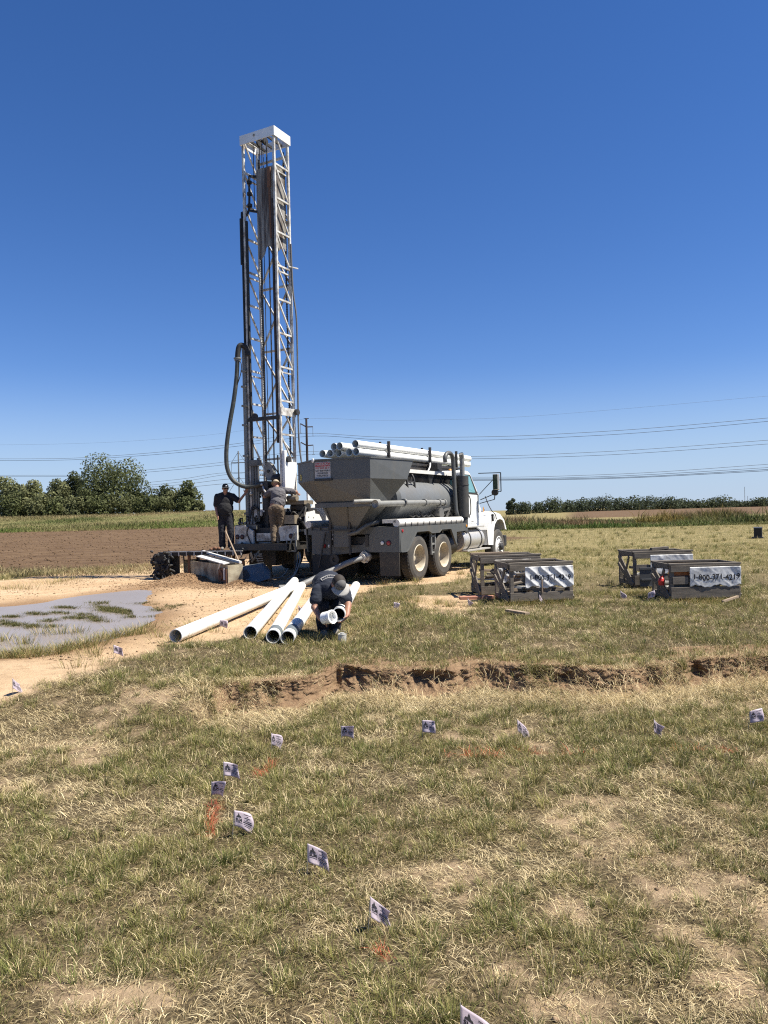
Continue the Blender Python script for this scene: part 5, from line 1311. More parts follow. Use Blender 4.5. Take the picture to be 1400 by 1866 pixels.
# shovel leaning on the walkway
s0, s1 = at(411.5, 969, 18.62), at(450, 1056, 17.56)
sh = empty('shovel', s1); tag(sh, 'long handled shovel leaning on the edge of the walkway', 'shovel')
m = MB(); m.tube([s0 - s1, (s0 - s1) * 0.28], 0.019, 10); m.ball(s0 - s1, (0.03, 0.02, 0.03)); m.build('handle', M['wood_new'], sh)
m = MB(); d_ = (s0 - s1); m.tube([d_ * 0.30, d_ * 0.14], [0.024, 0.03], 10)
e1, e2 = d_ * 0.18, Vector((0, 0, 0)); sx = Vector((0.10, 0.03, 0.02))
m.prism([e1 - sx * 0.9, e1 + sx * 0.9, e2 + d_ * 0.05 + sx, e2 - d_ * 0.02, e2 + d_ * 0.05 - sx], (0.0, -0.012, 0.0)); m.build('blade', M['dark'], sh)
# pair of gloves / fittings on the walkway, lying hoses and boards by the rig
m = MB(); c_ = at(392, 1000, 19.6)
for k in range(5): m.ball((0.05 * k - 0.1, 0.02 * (k % 2), 0.03 + 0.015 * (k % 3)), (0.05, 0.04, 0.045), 8, 6)
o = m.build('fitting', M['rust']); o.location = (c_.x, c_.y, 0.70); tag(o, 'small rusty fitting lying on the walkway left of the man', 'fitting')
m = MB(); a_, b_ = ground_at(507, 1054, 0.05), ground_at(572, 1044, 0.06); m.bar((0, 0, 0), b_ - a_, 0.10, 0.05); o = m.build('wooden_plank', M['wood_new']); o.location = a_; tag(o, 'pale plank lying on the ground in the shade below the rig', 'plank')
m = MB(); a_ = ground_at(530, 1056, 0.04)
m.tube(spline([(0, 0, 0), (0.12, 0.1, 0.16), (0.2, 0.3, 0.42), (0.17, 0.5, 0.6)], 6), 0.02, 8); m.tube(spline([(-0.1, 0.05, 0), (0.06, 0.1, 0.10), (0.13, 0.3, 0.38), (0.12, 0.5, 0.55)], 6), 0.014, 8); m.tube(spline([(-0.45, 0.3, 0.02), (-0.28, 0.2, 0.04), (-0.15, 0.2, 0.14), (-0.1, 0.3, 0.24)], 6), 0.014, 8)
o = m.build('looped_hose', M['galv']); o.location = a_; tag(o, 'thin pale hose looping up from the ground under the rig', 'hose')
m = MB(); a_, b_ = ground_at(-30, 1053, 0.03), ground_at(300, 1049.5, 0.03)
a_, b_ = ground_at(300, 1046, 0.05), ground_at(318, 1045.5, 0.05)

# ------------------------------------------------------------------ white plastic pipes on the ground
PG = 0.085
def ground_pipe(near, far, zf, label, band=None, lift=0.0, dn=None):
    a = ground_at(near[0], near[1], PG + lift) if dn is None else at(near[0], near[1], dn)
    b = ground_at(far[0], far[1], zf)
    a.z += float(height(a.x, a.y)) if dn is None else 0
    e = empty('plastic_pipe', a); tag(e, label, 'pipe', 'white pipes laid out on the sand')
    m = MB(); m.pipe((0, 0, 0), b - a, PG, PG * 0.90, 28); m.build('pipe_wall', M['pvc'], e)
    if band:
        d = (b - a).normalized(); m = MB(); m.pipe(d * band[0], d * band[1], PG + 0.003, PG - 0.002, 28); m.build('dark_band', M['bluegrey'], e)
    return e, a, b
ground_pipe((320, 1158), (541, 1068), 0.16, 'leftmost white pipe on the sand, the one pointing farthest left')
ground_pipe((456, 1153.5), (537, 1059), 0.16, 'second white pipe from the left on the sand, its near mouth open and plain')
ground_pipe((497.5, 1160.5), (550, 1068), 0.10, 'white pipe with a dark band at its near mouth, left of the other banded one', (0.14, 0.40))
ground_pipe((524, 1163), (592, 1066), 0.10, 'white pipe with a dark band just left of the bending man', (0.20, 0.55))
ground_pipe((617, 1120), (649, 1067), 0.09, 'white pipe the bending man lifts by its near end', None, 0, 9.32)

# ------------------------------------------------------------------ people
def remesh(parts, voxel, smooth_it=3):
    """parts: list of (points, radii) chains, or ('ell', centre, (rx, ry, rz), rotation)"""
    mb = MB()
    for p in parts:
        if p[0] == 'ell':
            _, c, r, rot = p
            q = MB(); q.ball((0, 0, 0), r, 20, 14); mt_ = rot if rot is not None else Matrix.Identity(3)
            mb.add([mt_ @ Vector(v) + Vector(c) for v in q.v], q.f, True)
        else:
            pts, rs = p
            pts = [Vector(x) for x in pts]
            mb.tube(pts, list(rs), 14)
            for q, r in zip(pts, rs): mb.ball(q, r, 14, 10)
    me = bpy.data.meshes.new('tmp'); me.from_pydata(mb.v, [], mb.f)
    bm_ = bmesh.new(); bm_.from_mesh(me); bmesh.ops.recalc_face_normals(bm_, faces=bm_.faces); bm_.to_mesh(me); bm_.free()
    o = bpy.data.objects.new('tmp', me); COL.objects.link(o)
    md = o.modifiers.new('r', 'REMESH'); md.mode = 'VOXEL'; md.voxel_size = voxel
    if smooth_it:
        ms_ = o.modifiers.new('s', 'SMOOTH'); ms_.iterations = smooth_it; ms_.factor = 0.5
    dg = bpy.context.evaluated_depsgraph_get(); dg.update()
    out = bpy.data.meshes.new_from_object(o.evaluated_get(dg))
    bpy.data.objects.remove(o); bpy.data.meshes.remove(me)
    out.polygons.foreach_set('use_smooth', [True] * len(out.polygons))
    return out

def part_mesh(name, me, mat, parent, wr=0.0):
    me.materials.clear(); me.materials.append(mat); me.name = name
    o = bpy.data.objects.new(name, me); COL.objects.link(o); o.parent = parent
    if wr:
        co = np.zeros(len(me.vertices) * 3); me.vertices.foreach_get('co', co); co = co.reshape(-1, 3)
        no = np.zeros(len(me.vertices) * 3); me.vertices.foreach_get('normal', no); no = no.reshape(-1, 3)
        d = (fbm(co[:, 0] * 1.0 + co[:, 1] * 0.6, co[:, 2] * 1.3 + co[:, 1] * 0.5, 11.0, 201, 3) - 0.5) * wr
        co = co + no * d[:, None]; me.vertices.foreach_set('co', co.ravel()); me.update()
    return o

def hand(wrist, palm_dir, thumb_dir, curl=0.5, scale=1.0):
    """palm ellipsoid, four fingers of unequal length and a thumb off the side of the palm"""
    w = Vector(wrist); d = Vector(palm_dir).normalized(); t = Vector(thumb_dir); t = (t - d * t.dot(d)).normalized(); n = d.cross(t)
    k = scale; rot = Matrix((t, n, d)).transposed()
    parts = [('ell', w + d * 0.045 * k, (0.042 * k, 0.020 * k, 0.055 * k), rot)]
    for i, (off, ln) in enumerate(((0.030, 0.068), (0.010, 0.078), (-0.011, 0.073), (-0.031, 0.058))):
        b = w + d * 0.088 * k + t * off * k; c1 = curl * (0.6 + 0.1 * i); c2 = curl * 1.5
        p1 = b + (d * math.cos(c1) + n * math.sin(c1)) * ln * 0.5 * k; p2 = p1 + (d * math.cos(c2) + n * math.sin(c2)) * ln * 0.5 * k
        parts.append(([b - d * 0.02 * k, b, p1, p2], [0.0095 * k, 0.0095 * k, 0.0088 * k, 0.0075 * k]))
    b = w + d * 0.03 * k + t * 0.035 * k
    parts.append(([w + d * 0.02 * k, b, b + (t * 0.7 + d * 0.7 + n * 0.25) * 0.034 * k, b + (t * 0.5 + d * 0.95 + n * 0.45) * 0.060 * k], [0.014 * k, 0.013 * k, 0.0105 * k, 0.0085 * k]))
    return parts

def head_parts(c, fwd, up, s=1.0):
    c = Vector(c); f = Vector(fwd).normalized(); u = Vector(up); u = (u - f * u.dot(f)).normalized(); r = f.cross(u); rot = Matrix((r, f, u)).transposed()
    P_ = lambda x, y, z: c + (r * x + f * y + u * z) * s
    return [('ell', P_(0, -0.012, 0.03), (0.076 * s, 0.096 * s, 0.090 * s), rot), ('ell', P_(0, 0.018, -0.035), (0.060 * s, 0.072 * s, 0.078 * s), rot), ('ell', P_(0, 0.05, -0.085), (0.034 * s, 0.035 * s, 0.028 * s), rot),
            ('ell', P_(0, 0.098, -0.012), (0.012 * s, 0.018 * s, 0.024 * s), rot), ('ell', P_(0, 0.082, 0.02), (0.05 * s, 0.012 * s, 0.012 * s), rot), ('ell', P_(0, 0.082, -0.058), (0.024 * s, 0.010 * s, 0.009 * s), rot),
            ('ell', P_(0.078, -0.005, -0.005), (0.012 * s, 0.022 * s, 0.032 * s), rot), ('ell', P_(-0.078, -0.005, -0.005), (0.012 * s, 0.022 * s, 0.032 * s), rot)], P_, rot

def cap_mesh(P_, rot, s, parent, crown, brim, brim_len=0.085, full=False):
    parts = [('ell', P_(0, -0.012, 0.052), (0.081 * s, 0.100 * s, 0.078 * s), rot)]
    part_mesh('cap', remesh(parts, 0.010, 2), crown, parent)
    m = MB()
    vs, fs = [], []; nA, nR = 18, 4
    for i in range(nR + 1):
        for k in range(nA + 1):
            a = (-1 + 2 * k / nA) * (math.pi if full else 1.25)
            rad = 1 + (brim_len / 0.1) * (i / nR) * (1 if full else max(0.0, math.cos(a * 0.95)) ** 0.6)
            vs.append(P_(0.080 * math.sin(a) * rad, -0.012 + 0.100 * math.cos(a) * rad, 0.050 - 0.02 * (i / nR) - (0.018 * math.sin(a) ** 2 if not full else 0)))
    for i in range(nR):
        for k in range(nA): fs.append((i * (nA + 1) + k, i * (nA + 1) + k + 1, (i + 1) * (nA + 1) + k + 1, (i + 1) * (nA + 1) + k))
    m.add(vs, fs, True); o = m.build('brim', brim, parent); md = o.modifiers.new('solid', 'SOLIDIFY'); md.thickness = 0.004

VX = 0.0085
# ---- the man on the walkway
foot = at(413, 1003.5, 19.75); foot.z = 0.705
pa = empty('person', foot); tag(pa, 'man in black shirt, dark trousers and cap standing on the walkway with one arm raised', 'person')
fw = Vector((0.45, -0.9, -0.12))
hp_, P_, rot = head_parts((0.02, -0.05, 1.575), fw, (0, 0, 1), 1.0)
body = hp_ + [([(0.01, -0.02, 1.40), (0.015, -0.035, 1.52)], [0.068, 0.060]), ('ell', (0, 0, 1.20), (0.18, 0.13, 0.24), None), ('ell', (0, -0.03, 1.0), (0.17, 0.14, 0.18), None),
              ([(-0.2, 0, 1.37), (-0.245, 0.0, 1.12), (-0.19, -0.12, 0.90)], [0.062, 0.048, 0.030]), ([(0.19, 0, 1.37), (0.36, -0.06, 1.235), (0.52, -0.05, 1.43)], [0.062, 0.046, 0.030]),
              ([(-0.09, 0, 0.88), (-0.10, -0.03, 0.48), (-0.10, 0.03, 0.09)], [0.09, 0.06, 0.042]), ([(0.09, 0, 0.88), (0.12, -0.03, 0.48), (0.11, 0.03, 0.09)], [0.09, 0.06, 0.042])]
body += hand((-0.185, -0.13, 0.885), (0.28, -0.2, -1), (0.5, -0.9, 0), 0.9) + hand((0.525, -0.05, 1.44), (0.35, 0.02, 0.9), (-0.9, -0.2, 0.3), 0.35)
part_mesh('body', remesh(body, 0.007, 2), M['skin'], pa)
shirt = [('ell', (0, 0, 1.24), (0.215, 0.15, 0.20), None), ('ell', (0, -0.03, 1.06), (0.208, 0.162, 0.22), None), ('ell', (0, -0.01, 0.92), (0.20, 0.155, 0.10), None), ([(-0.17, 0, 1.385), (0, -0.01, 1.43), (0.17, 0, 1.385)], [0.075, 0.078, 0.075]),
         ([(-0.2, 0, 1.37), (-0.235, 0.0, 1.17)], [0.086, 0.080]), ([(0.19, 0, 1.37), (0.315, -0.045, 1.27)], [0.086, 0.076])]
part_mesh('shirt', remesh(shirt, VX, 8), M['blackcloth'], pa, 0.02)
trs = [('ell', (0, 0, 0.90), (0.185, 0.145, 0.12), None), ([(-0.095, 0, 0.86), (-0.105, -0.03, 0.48), (-0.105, 0.03, 0.10)], [0.115, 0.088, 0.082]), ([(0.095, 0, 0.86), (0.125, -0.03, 0.48), (0.115, 0.03, 0.10)], [0.115, 0.088, 0.082])]
part_mesh('trousers', remesh(trs, VX, 3), M['jeans'], pa, 0.025)
for sx_ in (-0.11, 0.115):
    part_mesh('boot', remesh([([(sx_, 0.02, 0.10), (sx_, 0.03, 0.04)], [0.055, 0.045]), ([(sx_, 0.02, 0.04), (sx_ + 0.02, -0.09, 0.04), (sx_ + 0.03, -0.17, 0.032)], [0.042, 0.045, 0.032])], 0.008, 2), M['boot'], pa)
cap_mesh(P_, rot, 1.0, pa, M['blackcloth'], M['blackcloth'])
m = MB(); m.ball(P_(0, 0.088, 0.072), (0.028, 0.014, 0.02)); m.build('cap_badge', M['lampwhite'], pa)
m = MB(); m.ball(P_(0.034, 0.086, 0.008), (0.028, 0.012, 0.018)); m.ball(P_(-0.034, 0.086, 0.008), (0.028, 0.012, 0.018)); m.bar(P_(-0.07, 0.06, 0.012), P_(0.07, 0.06, 0.012), 0.01, 0.01); m.build('sunglasses', M['ink'], pa)

# ---- the driller at the controls, back turned
foot = Vector((-2.70, 19.10, 0.865))
pb = empty('person', foot); tag(pb, 'man in grey shirt and khaki trousers at the rig controls with his back turned', 'person')
hp_, P_, rot = head_parts((-0.02, 0.34, 1.47), (-0.1, 0.9, -0.35), (0, 0.2, 1), 1.0)
body = hp_ + [([(0.04, 0.22, 1.32), (0.0, 0.30, 1.43)], [0.066, 0.060]), ('ell', (0.06, 0.13, 1.14), (0.16, 0.10, 0.20), None), ('ell', (0.02, 0.02, 0.95), (0.15, 0.11, 0.14), None),
              ([(0.25, 0.18, 1.31), (0.50, 0.24, 1.27), (0.52, 0.50, 1.22)], [0.060, 0.046, 0.030]), ([(-0.13, 0.20, 1.30), (-0.32, 0.36, 1.18), (-0.26, 0.60, 1.22)], [0.060, 0.045, 0.030]),
              ([(-0.07, 0.0, 0.88), (-0.06, 0.05, 0.47), (-0.05, -0.03, 0.09)], [0.09, 0.06, 0.042]), ([(0.11, 0.0, 0.88), (0.12, 0.10, 0.48), (0.06, 0.0, 0.09)], [0.09, 0.06, 0.042])]
body += hand((0.52, 0.51, 1.22), (0.0, 1, -0.2), (-1, 0.3, 0.3), 0.7) + hand((-0.26, 0.61, 1.22), (0.2, 1, 0.1), (1, 0, 0.3), 0.7)
part_mesh('body', remesh(body, 0.007, 2), M['skin'], pb)
shirt = [('ell', (0.07, 0.13, 1.18), (0.205, 0.165, 0.21), None), ('ell', (0.05, 0.06, 1.0), (0.195, 0.155, 0.18), None), ([(-0.10, 0.19, 1.315), (0.05, 0.21, 1.35), (0.22, 0.18, 1.325)], [0.072, 0.075, 0.072]),
         ([(0.24, 0.18, 1.31), (0.43, 0.22, 1.285)], [0.082, 0.072]), ([(-0.13, 0.20, 1.30), (-0.26, 0.31, 1.22)], [0.080, 0.072])]
part_mesh('shirt', remesh(shirt, VX, 8), M['greycloth'], pb, 0.035)
trs = [('ell', (0.02, 0.01, 0.88), (0.175, 0.145, 0.12), None), ([(-0.07, 0.0, 0.84), (-0.06, 0.04, 0.47), (-0.05, -0.03, 0.08)], [0.115, 0.090, 0.075]), ([(0.11, 0.0, 0.84), (0.12, 0.09, 0.48), (0.06, 0.0, 0.08)], [0.115, 0.090, 0.075])]
part_mesh('trousers', remesh(trs, VX, 3), M['khaki'], pb, 0.03)
for sx_ in (-0.05, 0.06):
    part_mesh('boot', remesh([([(sx_, -0.02, 0.10), (sx_, -0.03, 0.04)], [0.055, 0.045]), ([(sx_, -0.02, 0.04), (sx_, 0.16, 0.035)], [0.042, 0.036])], 0.008, 2), M['boot'], pb)
cap_mesh(P_, rot, 1.05, pb, M['hat'], M['hat'], 0.05, True)

# ---- the bending man in front
foot = at(596, 1158, 9.85); foot.z = float(height(foot.x, foot.y))
pc = empty('person', foot); tag(pc, 'man in navy shirt and grey cap bending over to fit a white pipe end', 'person')
w_ = lambda px, py, Y: at(px, py, Y) - foot
HL, HR = w_(586, 1062, 10.12), w_(606, 1061, 10.15)
KL, KR = w_(587, 1106, 9.72), w_(612, 1103, 9.86)
AL, AR = Vector((-0.05, 0.02, 0.09)), Vector((0.10, 0.10, 0.09))
SL, SR = w_(580, 1077, 9.62), w_(626, 1078, 9.68)
SC = (SL + SR) / 2 + Vector((0, 0.03, 0.02)); HC = (HL + HR) / 2
EL, ER = w_(573, 1107, 9.52), w_(635, 1103, 9.56)
WL, WR = w_(584, 1128, 9.40), w_(633, 1121, 9.42)
hc = w_(618, 1065, 9.44)
fwd = Vector((0.30, -0.42, -0.86)); upv = Vector((0.20, -0.88, 0.42))
hp_, P_, rot = head_parts(hc, fwd, upv, 1.0)
mid_ = (SC + HC) / 2 + Vector((0, 0, 0.03))
spine = [HC, mid_, SC]
body = hp_ + [([SC + Vector((0.02, -0.02, 0)), hc + Vector((-0.02, 0.06, 0.03))], [0.066, 0.058]), (spine, [0.115, 0.105, 0.10]), ([SL, SR], [0.07, 0.07]), ([HL, HR], [0.11, 0.11]),
              ([SL, EL, WL], [0.058, 0.044, 0.029]), ([SR, ER, WR], [0.058, 0.044, 0.029]), ([HL, KL, AL], [0.09, 0.06, 0.042]), ([HR, KR, AR], [0.09, 0.06, 0.042])]
cap_c = w_(598, 1125.5, 9.30)
pipe_e = w_(617, 1120, 9.32)
body += hand(WL, (cap_c + Vector((-0.01, 0, -0.075))) - WL, (0, -0.9, 0.5), 0.35) + hand(WR, (pipe_e + Vector((0.03, 0.03, -0.11))) - WR, (0.3, -0.9, 0.2), 0.45)
part_mesh('body', remesh(body, 0.006, 2), M['skin'], pc)
back_n = Vector((0, -0.25, 1)).normalized()
dirv = (SC - HC).normalized(); acr = (SR - SL).normalized()
rs_ = Matrix((acr, dirv.cross(acr) * -1, dirv)).transposed()
shirt = [('ell', SC * 0.55 + mid_ * 0.45, (0.205, 0.160, 0.27), rs_), ('ell', mid_ * 0.5 + HC * 0.5, (0.195, 0.165, 0.25), rs_), ([SL - acr * -0.01, SR], [0.085, 0.085]), ([SL, SL * 0.45 + EL * 0.55], [0.088, 0.082]), ([SR, SR * 0.45 + ER * 0.55], [0.088, 0.082])]
shm = remesh(shirt, VX, 8)
so = part_mesh('shirt', shm, M['navy'], pc, 0.022)
trs = [([HL, HR], [0.13, 0.13]), (([HL, KL, AL + Vector((0, 0, -0.01))]), [0.125, 0.088, 0.078]), ([HR, KR, AR + Vector((0, 0, -0.01))], [0.125, 0.088, 0.078])]
part_mesh('trousers', remesh(trs, VX, 3), M['jeans'], pc, 0.025)
for an in (AL, AR):
    part_mesh('boot', remesh([([an, an + Vector((0, 0, -0.05))], [0.055, 0.045]), ([an + Vector((0, 0, -0.05)), an + Vector((0.02, -0.11, -0.05)), an + Vector((0.02, -0.18, -0.057))], [0.042, 0.044, 0.033])], 0.008, 2), M['boot'], pc)
cap_mesh(P_, rot, 1.0, pc, M['hair'], M['capwhite'], 0.09)
part_mesh('cap_front_panel', remesh([('ell', P_(0, 0.022, 0.058), (0.074, 0.078, 0.074), rot)], 0.008, 2), M['capgrey'], pc)
part_mesh('hair', remesh([('ell', P_(0, -0.04, 0.005), (0.078, 0.075, 0.075), rot)], 0.01, 2), M['hair'], pc)
# outlined badge printed on the back: projected on to the shirt
from mathutils.bvhtree import BVHTree
bvh = BVHTree.FromPolygons([v.co.copy() for v in shm.vertices], [tuple(p.vertices) for p in shm.polygons])
eye = Vector((0, 0, EYE)) - foot
bc = SC * 0.80 + HC * 0.20 + acr * 0.04
bn = (Vector((0.0, -0.66, 0.75))).normalized(); bx = acr; by = bn.cross(bx).normalized()
def on_back(x, y, lift=0.004):
    o_ = bc + bx * x + by * y + bn * 0.5
    hit = bvh.ray_cast(o_, -bn)
    return (hit[0] + bn * lift) if hit[0] is not None else bc + bx * x + by * y + bn * 0.14
m = MB()
arc = [(-0.13, -0.035), (-0.15, 0.02), (-0.10, 0.055), (-0.04, 0.075), (0.04, 0.075), (0.10, 0.055), (0.15, 0.02), (0.13, -0.035), (0.06, -0.012), (0.0, -0.005), (-0.06, -0.012), (-0.13, -0.035)]
fine_arc = []
for (x0, y0), (x1, y1) in zip(arc[:-1], arc[1:]):
    for k in range(4): fine_arc.append((x0 + (x1 - x0) * k / 4, y0 + (y1 - y0) * k / 4))
fine_arc.append(arc[-1])
m.tube([on_back(x, y, 0.003) for x, y in fine_arc], 0.006, 6)
m.build('badge_print', M['capwhite'], so)
m = MB()
for k in range(9):
    x = -0.108 + 0.027 * k; yb_ = 0.012 + 0.022 * math.cos(x * 10)
    m.tube([on_back(x - 0.007, yb_, 0.002), on_back(x - 0.004, yb_ + 0.026, 0.002), on_back(x + 0.006, yb_ + 0.024, 0.002)], 0.0026, 5)
m.build('badge_lettering', M['capwhite'], so)
m = MB(); m.tube(spline([P_(-0.05, 0.0, -0.08), P_(-0.08, 0.05, -0.16), P_(-0.10, 0.02, -0.22)], 4), 0.009, 6); m.build('neck_strap', M['capwhite'], pc)

# white cap he holds, tin of glue on the grass
cp_ = foot + cap_c; m = MB(); ax_ = Vector((0.75, -0.55, 0.2))
m.lathe((0, 0, 0), ax_, [(-0.075, 0.0), (-0.075, 0.062), (-0.065, 0.076), (0.04, 0.078), (0.05, 0.085), (0.075, 0.085), (0.075, 0.070), (0.0, 0.068), (0.0, 0)], 28)
o = m.build('pipe_cap', paint('bright_pvc', (0.86, 0.86, 0.84), (0.7, 0.7, 0.68), 0.2, 0.3, 3.0, bmp=0)); o.location = cp_; tag(o, 'white plastic pipe cap held in the bending man\'s hand', 'pipe cap')
g_ = ground_at(624, 1172); cn = empty('glue_can', (g_.x, g_.y, float(height(g_.x, g_.y)))); tag(cn, 'small silvery tin can standing in the grass by the bending man', 'can')
m = MB(); m.lathe((0, 0, 0), (0, 0, 1), [(0, 0), (0, 0.052), (0.10, 0.052), (0.10, 0.055), (0.106, 0.055), (0.106, 0.048), (0.102, 0.045), (0.102, 0)], 24); m.build('can_body', M['can'], cn)
m = MB(); m.lathe((0, 0, 0.102), (0, 0, 1), [(0, 0.028), (0.022, 0.028), (0.022, 0.0)], 18); m.build('lid', M['can'], cn)
m = MB(); m.tube(spline([(-0.05, 0, 0.09), (-0.04, -0.02, 0.14), (0.04, -0.02, 0.14), (0.05, 0, 0.09)], 5), 0.003, 6); m.build('bail_handle', M['steel'], cn)

# ------------------------------------------------------------------ weathered crates with vinyl banners
def crate(loc, rz, W_, D_, H_, label, torn=False, style=0, seed=1):
    rr = random.Random(seed)
    e = empty('timber_crate', loc, rz); tag(e, label, 'crate', 'timber crates with phone banners')
    wd = M['wood']
    j = lambda a=0.012: rr.uniform(-a, a)
    def board(name, a, b, w, h_, mat=wd, roll=0): m = MB(); m.bar(a, b, w, h_, roll); return m.build(name, mat, e, 0.004)
    for x in (0.03, W_ - 0.03):
        for y in (0.03, D_ - 0.03): board('post', (x + j(), y, 0), (x + j(), y, H_ - 0.035), 0.06, 0.06)
    for y in (0.03, D_ - 0.03): board('top_rail', (-0.02, y, H_ - 0.014), (W_ + 0.02, y, H_ - 0.014 + j()), 0.085, 0.035)
    board('top_board', (0.0, -0.012, H_ - 0.085), (W_, -0.012, H_ - 0.085), 0.022, 0.10); board('top_board', (0, D_ + 0.012, H_ - 0.085), (W_, D_ + 0.012, H_ - 0.085 + j()), 0.022, 0.10)
    for x in (0.0, W_): board('end_rail', (x, 0.06, H_ - 0.05), (x, D_ - 0.06, H_ - 0.05), 0.03, 0.09); board('end_rail', (x, 0.06, 0.10), (x, D_ - 0.06, 0.10 + j()), 0.03, 0.09)
    for x in (-0.016, W_ + 0.016):
        board('end_brace', (x, 0.02, 0.06), (x, D_ - 0.05, H_ - 0.10), 0.022, 0.11); board('end_brace', (x * 1.0, 0.10, 0.0 + 0.05), (x, D_ - 0.02, H_ * 0.62), 0.024, 0.08)
        board('end_brace', (x - 0.004, D_ * 0.25, H_ - 0.1), (x - 0.004, D_ * 0.62, 0.12), 0.02, 0.07)
    if style == 0:
        board('base_board', (0, -0.012, 0.12), (W_, -0.012, 0.125), 0.024, 0.14)
        board('front_brace', (W_ * 0.5, -0.005, 0.18), (W_ * 0.5, -0.005, H_ * 0.6), 0.02, 0.085, M['wood_new'], R(90)); board('front_brace', (W_ * 0.46, 0.014, 0.18), (W_ * 0.18, 0.014, H_ * 0.66), 0.02, 0.085); board('front_brace', (W_ * 0.56, 0.014, 0.18), (W_ * 0.80, 0.014, H_ * 0.66), 0.02, 0.085)
    else:
        board('base_board', (0, -0.012, 0.15), (W_, -0.012, 0.15), 0.024, 0.18)
        board('front_brace', (W_ * 0.45, 0.02, 0.20), (W_ * 0.25, 0.02, H_ * 0.6), 0.02, 0.085); board('front_brace', (W_ * 0.6, 0.02, 0.20), (W_ * 0.8, 0.02, H_ * 0.6), 0.02, 0.085)
        board('front_board', (0.03, -0.008, H_ * 0.56), (W_ * 0.25, -0.008, H_ * 0.56), 0.02, 0.12)
    board('base_board', (0, D_ + 0.012, 0.12), (W_, D_ + 0.012, 0.12), 0.024, 0.14)
    for k in range(4): board('floor_slat', (0.02, 0.12 + k * (D_ - 0.24) / 3, 0.055), (W_ - 0.02, 0.12 + k * (D_ - 0.24) / 3, 0.055), 0.11, 0.022)
    # banner: a wrinkled sheet tacked across the front
    bx0, bx1, bz0, bz1 = W_ * (0.235 if style == 0 else 0.27), W_ + 0.005, H_ * 0.40, H_ * 0.90
    def surf(x, z, lift=0.0):
        X_, Z_ = np.array([x * 3.2 + seed]), np.array([z * 3.0])
        w1 = float(fbm(X_ + Z_ * 0.9, Z_ - X_ * 0.35, 1.5, 300 + seed, 3)[0]) - 0.5
        ph = (x * 1.0 + z * 1.1 + 0.05 * w1) * (30 if style == 0 else 13) + seed; fold = (1 - abs(math.sin(ph * 0.5)) ** 0.6) * (0.019 if style == 0 else 0.006)
        return Vector((x, -0.030 - 0.020 * w1 - fold - lift, z))
    nx_, nz_ = 84, 24; vs = []; fs = []
    for q in range(nz_ + 1):
        for i in range(nx_ + 1):
            x = bx0 + (bx1 - bx0) * i / nx_; sag = (0.02 * math.sin(i * 0.17 + seed) + 0.006 * math.sin(i * 0.61 + 2 * seed)) * (1 - q / nz_) + (0.08 * (0.5 - i / nx_) if torn else 0) * (1 - q / nz_)
            z = bz0 + (bz1 - bz0) * q / nz_ - sag
            vs.append(surf(x, z))
    for q in range(nz_):
        for i in range(nx_):
            if torn and ((i * 7 + q * 13 + seed) % 41 == 0 or (i > 30 and i < 48 and q > 11 + (i % 5)) or (i > 64 and q > 15)): continue
            a = q * (nx_ + 1) + i; fs.append((a, a + 1, a + nx_ + 2, a + nx_ + 1))
    def on_sheet(x, z, lift):              # a point on the meshed sheet itself
        u_ = min(max((x - bx0) / (bx1 - bx0) * nx_, 0), nx_ - 0.001); q_ = min(max((z - bz0) / (bz1 - bz0) * nz_, 0), nz_ - 0.001)
        i_, k_ = int(u_), int(q_); fu, fq = u_ - i_, q_ - k_; a_ = k_ * (nx_ + 1) + i_
        return (vs[a_] * (1 - fu) + vs[a_ + 1] * fu) * (1 - fq) + (vs[a_ + nx_ + 1] * (1 - fu) + vs[a_ + nx_ + 2] * fu) * fq + Vector((0, -lift, 0))
    m = MB(); m.add(vs, fs, True); bn_ = m.build('banner', M['vinyl'], e); md = bn_.modifiers.new('solid', 'SOLIDIFY'); md.thickness = 0.002
    m = MB(); sz = (0.118 if style == 0 else 0.122) * W_ / 1.12
    ctr = (bx0 + bx1) / 2 + 0.012; zc_ = (bz0 + bz1) / 2 - 0.015
    add_text(m, '1-800-371-4219', sz, None, (1, 0, 0), (0, 0, 1), 0.0030, 0.97, fn=lambda x, y: on_sheet(ctr + x, zc_ + y, 0.0045))
    m.build('lettering', M['ink'], bn_)
    return e
def crate_at(px, py, Y, rz, *a, zoff=0.0, **k):
    p = at(px, py, Y); return crate((p.x, p.y, float(height(p.x, p.y)) + zoff), rz, *a, **k)
crL = crate_at(930, 1098, 12.55, R(9), 1.08, 0.80, 0.68, 'near left timber crate with braces below a badly creased phone banner', style=0, seed=2)
crLb = crate_at(877, 1075, 13.75, R(6), 1.10, 0.80, 0.74, 'timber crate half hidden behind the near left one, its phone banner torn', style=0, seed=5, torn=True)
crR = crate_at(1223, 1090, 12.30, R(1), 1.12, 0.80, 0.62, 'nearest timber crate on the right with the flattest, most readable phone banner', style=1, seed=3)
crRb = crate_at(1157, 1072, 14.6, R(2), 1.12, 0.85, 0.70, 'timber crate behind the right hand one, an empty gap showing at its left end', style=1, seed=4)
def put(name, mb, mat, base, off, label, cat, group=None, rz=0):
    o = mb.build(name, mat, None, 0.003); c, s_ = math.cos(base.rotation_euler.z), math.sin(base.rotation_euler.z)
    o.location = (base.location.x + off[0] * c - off[1] * s_, base.location.y + off[0] * s_ + off[1] * c, base.location.z + off[2]); o.rotation_euler = (0, 0, base.rotation_euler.z + rz)
    tag(o, label, cat, group); return o
m = MB(); m.bar((0, 0, 0), (0.30, 0, 0), 0.10, 0.05); put('lumber_offcut', m, M['wood_new'], crL, (0.08, 0.22, 0.22), 'short pale offcut lying at the left end of the near left crate', 'offcut', 'offcuts in the left crate', 0.1)
